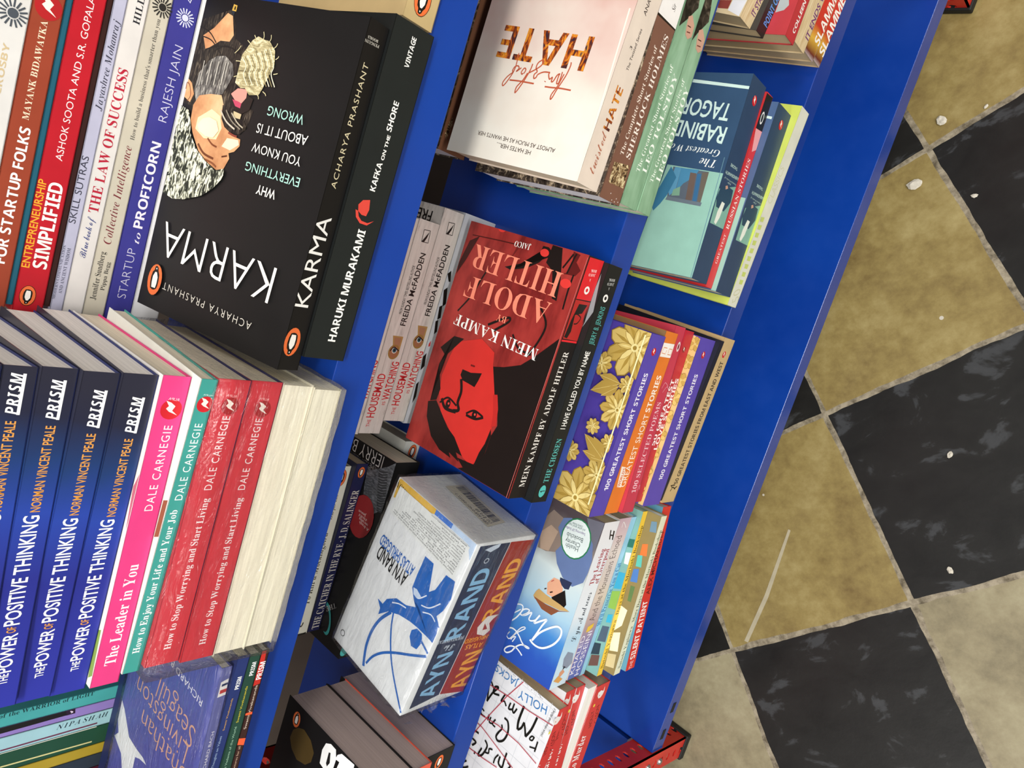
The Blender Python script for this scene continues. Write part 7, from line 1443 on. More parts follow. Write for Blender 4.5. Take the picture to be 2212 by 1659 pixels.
('P','c',(50.7,38.4,50.6,41.7,51.6,45.5,53.7,47.2,56.6,47.3,57.6,44.6,56.8,42,53.7,39.6),'#8f7230'),
('P','c',(50.7,38.4,50.7,41.5,51.8,45.1,53.8,46.9,56.4,47,57.2,44.6,56.4,42,53.5,39.6),'#cdb266'),
('P','c',(51.6,39.7,53.1,43.2,55.7,45.9,54.1,42.5),'#a5873c'),
('P','c',(50.7,38.4,48.3,40.6,46.3,44,46.6,46.8,48.6,48.8,51.2,47.7,52.5,45.3,52,41.4),'#8f7230'),
('P','c',(50.7,38.4,48.5,40.6,46.7,43.9,46.9,46.6,48.6,48.5,51,47.4,52.1,45,51.8,41.3),'#b89a4e'),
('P','c',(50.4,40,49.1,43.5,48.9,47.3,50.2,43.7),'#a5873c'),
('P','c',(50.7,38.4,47.4,38.3,43.6,39.3,41.8,41.4,41.8,44.3,44.4,45.4,47.1,44.6,49.5,41.5),'#8f7230'),
('P','c',(50.7,38.4,47.6,38.5,44,39.5,42.2,41.5,42.1,44.1,44.5,45,47,44.1,49.4,41.2),'#cdb266'),
('P','c',(49.3,39.3,45.9,40.9,43.1,43.4,46.6,41.8),'#a5873c'),
('P','c',(50.7,38.4,48.4,36,45,34,42.3,34.3,40.2,36.3,41.3,38.9,43.8,40.2,47.7,39.7),'#8f7230'),
('P','c',(50.7,38.4,48.5,36.3,45.2,34.5,42.5,34.6,40.6,36.4,41.7,38.7,44.1,39.9,47.8,39.5),'#b89a4e'),
('P','c',(49.1,38.1,45.6,36.8,41.8,36.6,45.3,37.9),'#a5873c'),
('P','c',(50.7,38.4,50.8,35.1,49.8,31.3,47.7,29.6,44.8,29.5,43.7,32.2,44.5,34.8,47.6,37.2),'#8f7230'),
('P','c',(50.7,38.4,50.6,35.3,49.5,31.7,47.6,30,45,29.8,44.1,32.2,45,34.8,47.9,37.2),'#cdb266'),
('P','c',(49.8,37.1,48.2,33.7,45.7,30.9,47.3,34.3),'#a5873c'),
('P','c',(50.7,38.4,53.1,36.2,55,32.8,54.8,30,52.8,28,50.2,29.1,48.9,31.5,49.3,35.4),'#8f7230'),
('P','c',(50.7,38.4,52.8,36.2,54.6,32.9,54.4,30.2,52.7,28.3,50.4,29.4,49.2,31.8,49.6,35.5),'#b89a4e'),
('P','c',(51,36.8,52.3,33.3,52.5,29.5,51.2,33.1),'#a5873c'),
('P','c',(50.7,38.4,53.9,38.5,57.7,37.5,59.5,35.4,59.5,32.5,56.9,31.4,54.3,32.2,51.8,35.4),'#8f7230'),
('P','c',(50.7,38.4,53.7,38.4,57.4,37.3,59.1,35.3,59.3,32.7,56.8,31.8,54.3,32.7,51.9,35.6),'#cdb266'),
('P','c',(52,37.5,55.4,35.9,58.2,33.4,54.8,35),'#a5873c'),
('P','c',(50.7,38.4,52.3,40.7,54.3,41.8,56.1,42.1,55.2,40.5,53.4,39.1),'#9a7c38'),
('P','c',(50.7,38.4,52.3,40.5,54.3,41.7,56,42,55.1,40.5,53.3,39.1),'#e0cb85'),
('P','c',(50.7,38.4,50.2,41.2,50.8,43.4,51.9,44.9,52.4,43.1,52.1,40.8),'#9a7c38'),
('P','c',(50.7,38.4,50.3,41.1,50.9,43.2,51.9,44.7,52.3,43,52,40.8),'#cdb266'),
('P','c',(50.7,38.4,48.4,40,47.2,42,47,43.9,48.6,43,50,41.1),'#9a7c38'),
('P','c',(50.7,38.4,48.5,40,47.4,42,47.1,43.7,48.6,42.8,50,41),'#e0cb85'),
('P','c',(50.7,38.4,47.9,37.9,45.7,38.5,44.2,39.7,46,40.2,48.3,39.9),'#9a7c38'),
('P','c',(50.7,38.4,48,38.1,45.8,38.6,44.4,39.6,46.1,40,48.3,39.7),'#cdb266'),
('P','c',(50.7,38.4,49,36.1,47,35,45.2,34.7,46.1,36.3,47.9,37.7),'#9a7c38'),
('P','c',(50.7,38.4,49,36.3,47.1,35.1,45.4,34.8,46.3,36.3,48.1,37.7),'#e0cb85'),
('P','c',(50.7,38.4,51.1,35.6,50.5,33.4,49.4,31.9,48.9,33.7,49.2,36),'#9a7c38'),
('P','c',(50.7,38.4,51,35.7,50.5,33.6,49.4,32.1,49.1,33.8,49.3,36.1),'#cdb266'),
('P','c',(50.7,38.4,53,36.8,54.1,34.8,54.4,32.9,52.8,33.8,51.3,35.7),'#9a7c38'),
('P','c',(50.7,38.4,52.8,36.8,53.9,34.8,54.2,33.1,52.8,34,51.4,35.8),'#e0cb85'),
('P','c',(50.7,38.4,53.5,38.9,55.7,38.3,57.1,37.1,55.4,36.6,53.1,36.9),'#9a7c38'),
('P','c',(50.7,38.4,53.3,38.8,55.5,38.2,57,37.2,55.2,36.8,53,37.1),'#cdb266'),
('P','c',(52.1,38.4,51.8,39.2,51.1,39.7,50.2,39.7,49.6,39.2,49.3,38.4,49.6,37.6,50.2,37.1,51.1,37.1,51.8,37.6),'#e9d997'),
('P','c',(51.4,38.4,51.2,38.9,50.7,39.1,50.1,38.9,49.9,38.4,50.1,37.9,50.7,37.7,51.2,37.9),'#a08238'),
('P','c',(81,23.5,83,24.8,85.8,25.6,87.8,25.1,89,23.5,87.8,21.9,85.8,21.4,83,22.2),'#8f7230'),
('P','c',(81,23.5,83,24.6,85.7,25.4,87.6,24.9,88.8,23.5,87.6,22.1,85.7,21.7,83,22.4),'#b89a4e'),
('P','c',(81,23.5,81.7,25.8,83.3,28.2,85.2,29.1,87.2,28.7,87.3,26.7,86.1,25,83.4,23.8),'#8f7230'),
('P','c',(81,23.5,81.8,25.6,83.4,27.9,85.2,28.8,87,28.5,87,26.7,85.8,25.1,83.2,23.9),'#cdb266'),
('P','c',(81,23.5,80.1,25.7,79.8,28.6,80.6,30.5,82.4,31.4,83.8,29.9,83.9,27.9,82.6,25.3),'#8f7230'),
('P','c',(81,23.5,80.3,25.6,80,28.4,80.8,30.2,82.4,31.1,83.5,29.8,83.7,27.8,82.5,25.2),'#b89a4e'),
('P','c',(81,23.5,78.9,24.6,76.8,26.6,76.3,28.6,77,30.4,79,30.2,80.5,28.7,81.1,25.9),'#8f7230'),
('P','c',(81,23.5,79.1,24.6,77.1,26.6,76.5,28.5,77.2,30.2,78.9,29.9,80.3,28.5,81,25.8),'#cdb266'),
('P','c',(81,23.5,78.7,23,75.8,23.2,74.1,24.3,73.5,26.3,75.2,27.3,77.3,27.1,79.6,25.4),'#8f7230'),
('P','c',(81,23.5,78.8,23.1,76,23.4,74.4,24.5,73.8,26.2,75.3,27.1,77.3,26.8,79.6,25.2),'#b89a4e'),
('P','c',(81,23.5,79.6,21.6,77.3,19.9,75.2,19.7,73.5,20.8,74.1,22.7,75.8,23.9,78.7,24),'#8f7230'),
('P','c',(81,23.5,79.6,21.8,77.3,20.2,75.3,20,73.8,20.9,74.4,22.6,76,23.7,78.8,23.9),'#cdb266'),
('P','c',(81,23.5,81.1,21.2,80.5,18.3,79,16.8,77,16.6,76.3,18.4,76.8,20.4,78.9,22.4),'#8f7230'),
('P','c',(81,23.5,81,21.3,80.3,18.6,78.9,17.1,77.2,16.8,76.5,18.5,77.1,20.4,79.1,22.4),'#b89a4e'),
('P','c',(81,23.5,82.6,21.8,83.9,19.2,83.8,17.1,82.4,15.7,80.6,16.6,79.8,18.4,80.1,21.3),'#8f7230'),
('P','c',(81,23.5,82.5,21.8,83.7,19.3,83.5,17.3,82.4,15.9,80.8,16.8,80,18.6,80.3,21.4),'#cdb266'),
('P','c',(81,23.5,83.4,23.2,86.1,22.1,87.3,20.4,87.2,18.4,85.2,17.9,83.3,18.8,81.7,21.3),'#8f7230'),
('P','c',(81,23.5,83.2,23.1,85.8,21.9,87,20.3,87,18.5,85.2,18.2,83.4,19.1,81.8,21.4),'#b89a4e'),
('P','c',(81,23.5,82.7,24.8,84.3,25.3,85.7,25.2,84.7,24.3,83.1,23.6),'#9a7c38'),
('P','c',(81,23.5,82.6,24.7,84.3,25.2,85.5,25.2,84.6,24.3,83,23.6),'#e0cb85'),
('P','c',(81,23.5,81.5,25.6,82.4,27,83.5,27.8,83.4,26.5,82.6,24.9),'#9a7c38'),
('P','c',(81,23.5,81.5,25.5,82.4,26.9,83.4,27.7,83.3,26.4,82.5,24.9),'#cdb266'),
('P','c',(81,23.5,80,25.4,79.8,27.1,80.2,28.4,80.9,27.3,81.3,25.6),'#9a7c38'),
('P','c',(81,23.5,80.1,25.3,79.9,27,80.2,28.2,80.9,27.2,81.3,25.5),'#e0cb85'),
('P','c',(81,23.5,79.1,24.3,77.8,25.5,77.2,26.7,78.5,26.3,79.9,25.3),'#9a7c38'),
('P','c',(81,23.5,79.2,24.3,78,25.5,77.4,26.6,78.6,26.2,79.9,25.2),'#cdb266'),
('P','c',(81,23.5,79.1,22.9,77.3,23,76.1,23.5,77.3,24.1,79.1,24.2),'#9a7c38'),
('P','c',(81,23.5,79.1,22.9,77.4,23,76.2,23.5,77.4,24,79.1,24.1),'#e0cb85'),
('P','c',(81,23.5,79.9,21.7,78.5,20.7,77.2,20.3,77.8,21.6,79.1,22.7),'#9a7c38'),
('P','c',(81,23.5,79.9,21.8,78.6,20.8,77.4,20.4,78,21.6,79.2,22.7),'#cdb266'),
('P','c',(81,23.5,81.3,21.5,80.9,19.8,80.2,18.6,79.8,20,80,21.7),'#9a7c38'),
('P','c',(81,23.5,81.3,21.5,80.9,19.9,80.2,18.8,79.9,20.1,80.1,21.7),'#e0cb85'),
('P','c',(81,23.5,82.6,22.1,83.4,20.6,83.5,19.2,82.4,20,81.5,21.5),'#9a7c38'),
('P','c',(81,23.5,82.5,22.1,83.3,20.6,83.4,19.4,82.4,20.2,81.5,21.6),'#cdb266'),
('P','c',(81,23.5,83.1,23.5,84.7,22.8,85.7,21.8,84.3,21.7,82.7,22.2),'#9a7c38'),
('P','c',(81,23.5,83,23.4,84.6,22.7,85.5,21.9,84.3,21.8,82.6,22.3),'#e0cb85'),
('P','c',(82.1,23.5,81.9,24.1,81.4,24.5,80.7,24.5,80.2,24.1,80,23.5,80.2,22.9,80.7,22.5,81.4,22.5,81.9,22.9),'#e9d997'),
('P','c',(81.6,23.5,81.4,23.9,81,24.1,80.6,23.9,80.5,23.5,80.6,23.1,81,23,81.4,23.1),'#a08238'),
('P','c',(127.1,10.5,123.1,17.7,122.2,23.6,125.5,30.6,127.6,34.1,129.6,30.5,132.6,23.4,131.4,17.5),'#a98b42'),
('L','c',(127.1,10.5,127.6,34.1),0.3,'#d8c27a',0),
('P','c',(126,11.6,117,16.9,112.1,22.9,111.2,32.7,111.3,38,115.8,35.3,123.7,29.4,126.2,22.1),'#a98b42'),
('L','c',(126,11.6,111.3,38),0.3,'#d8c27a',0),
('P','c',(124.3,10.9,117.5,12.9,113.4,15.9,111.1,22.2,110.3,25.6,113.7,24.6,119.8,22.1,122.7,17.8),'#a98b42'),
('L','c',(124.3,10.9,110.3,25.6),0.3,'#d8c27a',0),
('P','c',(58.1,1,59.4,8.8,62.2,13.9,69,17.2,72.7,18.6,72.1,14.7,70,7.5,65.6,3.7),'#a98b42'),
('L','c',(58.1,1,72.7,18.6),0.3,'#d8c27a',0),
('P','c',(57.2,3,57,13.2,59.4,20.2,67.1,26,71.4,28.6,71.6,23.5,70.7,13.9,66,8.2),'#a98b42'),
('L','c',(57.2,3,71.4,28.6),0.3,'#d8c27a',0),
('P','c',(56.1,2.5,52.2,9.3,51.2,14.9,54.3,21.6,56.3,25,58.2,21.6,61.1,14.8,60.1,9.2),'#a98b42'),
('L','c',(56.1,2.5,56.3,25),0.3,'#d8c27a',0),
('P','c',(55.5,2.3,52.9,5.6,51.9,8.5,53,12.3,53.8,14.3,55.1,12.6,57.2,9.3,57.1,6.2),'#a98b42'),
('L','c',(55.5,2.3,53.8,14.3),0.3,'#d8c27a',0),
('T','s','100 GREATEST SHORT STORIES',(25.9,8.9,116.3,0,0,7.2),'#f0ecf8','S'),
('P','s',(166.5,12.8,166.3,14,165.8,15,164.9,15.9,163.9,16.4,162.7,16.6,161.5,16.4,160.5,15.9,159.7,15,159.1,14,158.9,12.8,159.1,11.6,159.7,10.6,160.5,9.7,161.5,9.2,162.7,9,163.9,9.2,164.9,9.7,165.8,10.6,166.3,11.6),'#c8202a'),
('P','s',(160.6,10.3,162.3,12.4,164,11.5,165.2,13.2,165.9,15.1,164,13.8,162.9,14.7,161.9,13.4),'#f3e6da'),
('L','c',(175.6,2.4,12.6,1.1),1.4,'#f0e6b0',0),  # bright spine-edge highlight put in as colour
],
'silent': [
('T','s','SILENT PATIENT',(12.1,4.4,67.4,0,0,11.1),'#fbf2ee','S'),
('T','s','THE',(0.6,6.3,9.6,0,0,7),'#f6d8d4','n'),
('T','s','ALEX MICHAELIDES',(87,4.7,72.3,0,0,8.1),'#6a1c18','h'),
],
'mor2': [
('P','c',(45,15.5,55.9,7.3,74.4,6.3,76.1,15.8,58.9,17.4),'#f0ecc8'),
('P','c',(23.3,12.9,26.9,3.2,48.1,6.6,43.2,15.8),'#efe8c4'),
('P','c',(5.2,12.4,7.7,2.2,23.3,3.8,19.6,13.5),'#c8bc90'),
('P','c',(84.1,9.5,84.6,5.3,102.2,5.7,101.3,10.8),'#5a7a4a'),
('P','c',(105.2,12.9,107.4,4.8,122.4,7.1,119.5,13.2),'#4a7ac0'),
('P','c',(123.4,11.9,124.8,5.3,138,7.9,135.6,13.2),'#58b8b0'),
('P','c',(136.7,11,138.7,3,151.8,5.5,149.2,11.6),'#d8743a'),
('P','c',(165,8.1,166.8,0.3,178.2,3,176.3,9.3),'#6a8aa0'),
('T','s','Satoshi Yagisawa   More Days at the Morisaki Bookshop',(7,2.4,161.7,0,0,5.6),'#5a5a3a','b'),
],
'mor1': [
('P','c',(19.1,13,23.5,3.3,11.7,2.3,5.7,13.4),'#6a4a40'),
('P','c',(118.9,8.1,120.3,0.3,102.2,0.3,99.2,9),'#3aa0c0'),
('P','c',(95.7,9.7,100,0.4,78.3,0.3,76.6,9.1),'#88b04a'),
('P','c',(55.2,9.7,57.8,1.4,40,1.2,36.6,11.1),'#4a5a6a'),
('P','c',(32.7,15.4,36.2,5.5,23.8,4.3,19.4,14),'#2a3a44'),
('P','c',(141.9,6.5,143.8,0.3,130.3,0.3,129.7,5.3),'#e8e8e0'),
('P','c',(69.6,6.9,72.3,1.5,62.7,1.2,60.7,6.8),'#38a8c8'),
('P','c',(157.1,7.7,159,0.3,149.7,0.3,148.1,6.7),'#2a6a5a'),
('T','s','Satoshi Yagisawa   Days at the Morisaki Bookshop',(8.2,1.6,165.9,0,0,5.7),'#5a4a20','b'),
],
'blue': [
('T','s',"We'll Prescribe You a Cat",(59.6,0.2,74.7,0,0,8),'#3a7ab0','B'),
],
'khal': [
('T','s','KHALED',(5.9,17.1,45.8,0,0,7.8),'#f0eaf4','n'),
('T','s','HOSSEINI',(2,5.1,52.6,0,0,8.6),'#f0eaf4','n'),
('T','s','And the Mountains Echoed',(67.7,8.7,98.3,0,0,12.3),'#5a4a48','l'),
('P','s',(55.2,19.2,61.6,18.6,64.1,7.4,59.4,7.1,55.5,13.3),'#e8c03a'),
('L','s',(175.8,15.7,181.9,15.2,174.8,6.4),0.8,'#f4f0ee',1),
],
'lyn': [
('P','c',(161.9,68.9,175.1,60.7,170.5,40.4,155.7,42,137.1,38.5,130.5,54.8,129.7,66),'#8a7a70'),
('P','c',(184.4,20.7,188,0.3,160.4,1.1,140.5,7.3,164,9.3),'#6a6a76'),
('P','c',(146.1,68.5,159,58.2,156.1,47.7,132.1,51.6,130,62.2),'#b09884'),
('P','c',(160.1,49.3,172.3,46.6,176.6,37.3,170.4,27.7,171.5,15.7,162.8,5.4,147.2,0.3,132.9,0.3,121.8,1.9,111.6,12.3,115.1,26.3,125,37.5,136.1,43.7,146.5,38.5),'#6478a4'),
('P','c',(113.9,28.6,115.5,13.7,107,15,105.3,19.8,108.3,27.4),'#2c3450'),
('P','c',(101,41,110,35.4,110.9,28.4,104.4,21.3,96.9,20.7,90.4,29.7,90.1,37.5),'#e0a888'),
('L','c',(104.6,37.1,107.6,34.5),1,'#b85a50',1),
('L','c',(93.2,42.1,95.1,40),1.2,'#3a2420',1),
('L','c',(93.3,34.6,95.6,31.7),1.4,'#3a2420',1),
('P','c',(89.5,31.2,104.4,18.5,91.4,12,83.5,15,86.6,26.4),'#1c1614'),
('P','c',(80.3,52.5,86,50.9,90.3,48.3,88.7,38.5,88.1,19.5,86.8,6.3,82.2,17.3,80.2,35.2,77.8,49.6),'#c8a468'),
('P','c',(79.8,51.9,79.5,34.9,81.6,17,87,5.4,80.1,18.3,72.5,24.6,72.3,37.8),'#8a5238'),
('P','c',(180.3,25.4,179.3,31,176.2,36,171.5,40,165.5,42.5,158.8,43.4,152.2,42.5,146.2,40,141.5,36,138.4,31,137.3,25.4,138.4,19.8,141.5,14.8,146.2,10.8,152.2,8.3,158.8,7.4,165.5,8.3,171.5,10.8,176.2,14.8,179.3,19.8),'#2f7a50'),
('P','c',(178.8,25.4,177.9,30.5,175,35.2,170.6,38.8,165,41.2,158.8,42,152.7,41.2,147.1,38.8,142.7,35.2,139.8,30.5,138.8,25.4,139.8,20.3,142.7,15.7,147.1,12,152.7,9.6,158.8,8.8,165,9.6,170.6,12,175,15.7,177.9,20.3),'#dfeae8'),
('T','c','Health',(151.8,19.1,-1.8,15.5,-4.5,-0.5),'#3a4a4a','n'),
('T','c','Charity',(156.7,18.5,-2.1,18.1,-4.4,-0.5),'#3a4a4a','n'),
('T','c','Bookclub',(163.1,17.4,-2.2,19.8,-4.7,-0.5),'#3a4a4a','n'),
('T','c','Supporting LSF Sheffield',(168.8,16.8,-2.7,25.9,-2.6,-0.3),'#6a4a8a','n'),
('T','c','and other good causes',(172.6,18.2,-2.3,22.4,-2.4,-0.2),'#4a6a6a','n'),
('T','c','Charity number 1203',(174.5,22.2,-1.7,17.3,-2.3,-0.2),'#4a6a6a','n'),
('L','c',(36,37.2,43.6,34.8,56.3,31.1,65.3,27.9,60.6,33.8,54.3,41.1,65.4,37.3),1.98,'#eef4fb',1),
('L','c',(35.4,39.7,33.5,34.1,33.9,26.6,37.7,19.5,46.6,11.4,56.8,7,64.4,7.7,66,12.7,62.2,18.5,54.6,26.1,46.6,32.1,36.3,36.8),2.11,'#eef4fb',1),
('L','c',(65.4,37.3,58.2,40.4,54.2,45.5,54.9,48.5,62.7,47.7,56.9,53.1,53.9,57.6,54.2,60.5,59.8,58.7,63.1,54.5,63.1,51.1,58.9,52.8,53.7,58),1.61,'#eef4fb',1),
('L','c',(39.4,70,47.5,64,57.2,60,62.7,60.1,63.3,64,60.3,69.7),1.49,'#eef4fb',1),
('L','c',(49.1,69.8,55,64.7,58.6,61.6),1.24,'#eef4fb',1),
('L','c',(63.2,69.1,62,69.8),0.99,'#eef4fb',1),
('L','c',(14.5,42.8,16.7,47.4,18,53,15.9,59.6,11,64.6,7.2,65.4,6.8,61.7,11.5,56.7,18.1,53.6,24.2,48.1,26.5,41.2,26.5,37.3,25.3,40.8,26.8,46.9,31.4,53.2,34.2,58.8,34.5,64.6,31.9,69.9),1.61,'#eef4fb',1),
('L','c',(22.2,69.6,29.5,66.1,23.8,68.5,22,64.3,29.4,59.8,24.5,61.8,28.6,57.2,21.2,59.4),1.12,'#eef4fb',1),
('L','c',(22.4,62.1,31,58.7,37.8,53.4,42.8,49.3,43.8,50.8,40.4,54.5,33,58.4,25.1,61.5),1.24,'#eef4fb',1),
('T','s','Lyn Andrews',(51.9,8.5,56.7,0,0,10.3),'#2a3444','cl'),
('T','s','The Leaving',(118.1,11.9,40.1,0,0,8.2),'#a8303a','B'),
('T','s','of Liverpool',(117.9,2.2,39.1,0,0,8),'#a8303a','B'),
('P','s',(168.6,10.7,179.3,14.5,178.7,11.9,174,10.7,173.2,6,177.9,7.5,177.1,4.2,166.8,1.8,167.4,4.4,171.6,5.6,172.3,9.7,167.8,8.3),'#1c1c1e'),
('P','s',(34.4,21.3,41.4,17.4,36.5,4.2,23.9,0.3,19.5,8.1,23.9,18.2),'#8a94a8'),
('P','s',(21.8,10.7,20.1,16.2,25,16.2),'#2a3040'),
('P','s',(18,20.2,20.6,15.2,16,10.1,11.3,16.6,13.1,20.2),'#d89a78'),
('P','s',(9.4,27.1,14,20.7,7.6,9.5,4.4,15.6),'#d8a058'),
],
'hol4': [
('T','s','HOLLY',(118.3,9.2,23.1,7.2,-1.8,5.7),'#7a2420','n'),
('T','s','JACKSON',(112.1,-5.5,33.4,12.8,-2.1,5.6),'#7a2420','n'),
('P','s',(150.2,20.7,150.1,21.3,149.8,21.9,149.3,22.3,148.8,22.6,148.2,22.7,147.5,22.6,147,22.3,146.5,21.9,146.3,21.3,146.2,20.7,146.3,20.1,146.5,19.5,147,19.1,147.5,18.8,148.2,18.7,148.8,18.8,149.3,19.1,149.8,19.5,150.1,20.1),'#e8d84a'),
('P','s',(160.1,20.5,164.6,21.3,166.2,15.9,163.8,9.9,170.3,10.1,163.7,7.6,159.6,8.3,155.7,11.5,155.7,16.1),'#f2eae6'),
('P','s',(160.7,16.4,160.6,16.6,160.5,16.8,160.4,17,160.1,17.1,159.9,17.2,159.6,17.1,159.4,17,159.2,16.8,159.1,16.6,159.1,16.4,159.1,16.1,159.2,15.9,159.4,15.7,159.6,15.6,159.9,15.6,160.1,15.6,160.4,15.7,160.5,15.9,160.6,16.1),'#b83030'),
('T','s',"A Good Girl's Guide to Murder",(-24,14.1,133.3,0,0,13.6),'#fbeeea','sbj'),
],
'hol3': [
('T','s','HOLLY',(118.3,9.2,23.1,7.2,-1.8,5.7),'#7a2420','n'),
('T','s','JACKSON',(112.1,-5.5,33.4,12.8,-2.1,5.6),'#7a2420','n'),
('P','s',(150.2,20.7,150.1,21.3,149.8,21.9,149.3,22.3,148.8,22.6,148.2,22.7,147.5,22.6,147,22.3,146.5,21.9,146.3,21.3,146.2,20.7,146.3,20.1,146.5,19.5,147,19.1,147.5,18.8,148.2,18.7,148.8,18.8,149.3,19.1,149.8,19.5,150.1,20.1),'#e8d84a'),
('P','s',(160.1,20.5,164.6,21.3,166.2,15.9,163.8,9.9,170.3,10.1,163.7,7.6,159.6,8.3,155.7,11.5,155.7,16.1),'#f2eae6'),
('P','s',(160.7,16.4,160.6,16.6,160.5,16.8,160.4,17,160.1,17.1,159.9,17.2,159.6,17.1,159.4,17,159.2,16.8,159.1,16.6,159.1,16.4,159.1,16.1,159.2,15.9,159.4,15.7,159.6,15.6,159.9,15.6,160.1,15.6,160.4,15.7,160.5,15.9,160.6,16.1),'#b83030'),
('T','s',"A Good Girl's Guide to Murder",(-24,14.1,133.3,0,0,13.6),'#fbeeea','sbj'),
],
'hol2': [
('T','s','HOLLY',(118.3,9.2,23.1,7.2,-1.8,5.7),'#7a2420','n'),
('T','s','JACKSON',(112.1,-5.5,33.4,12.8,-2.1,5.6),'#7a2420','n'),
('P','s',(150.2,20.7,150.1,21.3,149.8,21.9,149.3,22.3,148.8,22.6,148.2,22.7,147.5,22.6,147,22.3,146.5,21.9,146.3,21.3,146.2,20.7,146.3,20.1,146.5,19.5,147,19.1,147.5,18.8,148.2,18.7,148.8,18.8,149.3,19.1,149.8,19.5,150.1,20.1),'#e8d84a'),
('P','s',(160.1,20.5,164.6,21.3,166.2,15.9,163.8,9.9,170.3,10.1,163.7,7.6,159.6,8.3,155.7,11.5,155.7,16.1),'#f2eae6'),
('P','s',(160.7,16.4,160.6,16.6,160.5,16.8,160.4,17,160.1,17.1,159.9,17.2,159.6,17.1,159.4,17,159.2,16.8,159.1,16.6,159.1,16.4,159.1,16.1,159.2,15.9,159.4,15.7,159.6,15.6,159.9,15.6,160.1,15.6,160.4,15.7,160.5,15.9,160.6,16.1),'#b83030'),
('T','s',"A Good Girl's Guide to Murder",(-24,14.1,133.3,0,0,13.6),'#fbeeea','sbj'),
],
'hol1': [
('L','c',(170,2,170,127),0.35,'#c2c6cc',0),
('L','c',(151,2,151,127),0.35,'#c2c6cc',0),
('L','c',(132,2,132,127),0.35,'#c2c6cc',0),
('L','c',(113,2,113,127),0.35,'#c2c6cc',0),
('L','c',(94,2,94,127),0.35,'#c2c6cc',0),
('L','c',(75,2,75,127),0.35,'#c2c6cc',0),
('L','c',(56,2,56,127),0.35,'#c2c6cc',0),
('L','c',(37,2,37,127),0.35,'#c2c6cc',0),
('L','c',(18,2,18,127),0.35,'#c2c6cc',0),
('L','c',(2,10,176,10),0.35,'#c2c6cc',0),
('L','c',(2,31,176,31),0.35,'#c2c6cc',0),
('L','c',(2,52,176,52),0.35,'#c2c6cc',0),
('L','c',(2,73,176,73),0.35,'#c2c6cc',0),
('L','c',(2,94,176,94),0.35,'#c2c6cc',0),
('L','c',(2,115,176,115),0.35,'#c2c6cc',0),
('T','c','HOLLY',(168.8,13.6,-5.9,37.7,-9,-1.4),'#3c78b4','n'),
('T','c','JACKSON',(170.1,55.5,-0.7,51.1,-8,-0.1),'#3c78b4','n'),
('T','c','The No.1 New York Times bestseller',(175.7,21.8,1.1,69.6,-4.1,0.1),'#4a4a4c','b'),
('T','c','A joyfully dark murder mystery',(172.4,3.7,-36.4,3.9,0.3,2.8),'#5a5a5c','b'),
('L','c',(150.7,20.2,134.6,21.7,123.1,25.4),2.6,'#17150f',1),
('L','c',(123.2,25.2,130.3,28.9,135.5,32.4),2.4,'#17150f',1),
('L','c',(135.5,32.4,128,33.4,123.3,36.9),2.4,'#17150f',1),
('L','c',(123.3,36.9,133.1,39.3,150.9,39.1),2.8,'#17150f',1),
('L','c',(142.8,46,136.1,48,138.5,50.6,145.6,51),2,'#17150f',1),
('L','c',(138.5,50.6,136,55.5,143.3,55.6),2,'#17150f',1),
('L','c',(136.3,59.4,139.6,63.7,137,67.4,146.9,65.4),2,'#17150f',1),
('L','c',(141.3,71.9,138.8,79.9,145.9,80.4,147.9,76.1,138.1,80.8,125,84.2),2.2,'#17150f',1),
('L','c',(143.7,82,147.5,88.9,126.1,84.1),2,'#17150f',1),
('L','c',(123.7,56.4,122.6,50.6,113,46.4,101.7,48,96.1,53.9,98.7,58.2,105.7,56.8),2.4,'#17150f',1),
('L','c',(105.7,56.8,111.1,54.7,115.1,56.5),2,'#17150f',1),
('L','c',(106.9,63.1,107.8,67.7,114.6,65.9),1.8,'#17150f',1),
('L','c',(108,67.5,106.7,72.2,113,72.3),1.8,'#17150f',1),
('L','c',(106.9,74.9,114,75.4),1.8,'#17150f',1),
('L','c',(107.9,79.3,107.9,85.3,114.2,90.1,112.9,82.9),1.8,'#17150f',1),
('L','c',(130.3,15.1,125.2,16.4,124.7,19.8,129.1,18.1,129.5,14.7),1.6,'#17150f',1),
('L','c',(128.6,9.8,116.7,9.2),1.8,'#17150f',1),
('L','c',(117.2,16.6,120.9,8.4),1.5,'#17150f',1),
('L','c',(86.4,79.7,84.6,86.4,76.5,86.2,75.1,79.4,68.7,82.7),2.2,'#17150f',1),
('L','c',(85.5,69.3,81.2,64.2,68.5,66.5,64.7,71.4,74.7,69.9),2.2,'#17150f',1),
('L','c',(65.3,76.4,62,76.3),2,'#17150f',1),
('L','c',(82.9,56.4,80.7,60.6,75.9,59.8,73.7,64.1),1.8,'#17150f',1),
('L','c',(92.2,38.8,83.6,38.8,74.2,38.4,75.2,44,83.1,44.9),2.2,'#17150f',1),
('L','c',(84.2,34,82.4,29.5,74.8,32.4),2,'#17150f',1),
('L','c',(83.3,47.5,77.1,49.9,70.7,49.7),1.8,'#17150f',1),
('L','c',(48.3,82.5,41,87.5,38.5,83.6,44.2,77.8),2,'#17150f',1),
('L','c',(143.6,89.9,147.5,63.1,150.5,31.1,155.3,0.3),0.9,'#b83848',0),
('L','c',(173.9,49.7,146.3,62.6,111.7,75.7,84.6,85,73,88.7),0.9,'#b83848',0),
('L','c',(106.1,89.2,111.4,60,111.7,29.9,107.2,2.7),0.9,'#b83848',0),
('L','c',(95.7,90,95.5,79.1,88.9,50,83,26),0.9,'#b83848',0),
('L','c',(63.2,87.7,65.7,65.9,69.7,44.1),0.9,'#b83848',0),
('T','s','HOLLY',(118.3,9.2,23.1,7.2,-1.8,5.7),'#7a2420','n'),
('T','s','JACKSON',(112.1,-5.5,33.4,12.8,-2.1,5.6),'#7a2420','n'),
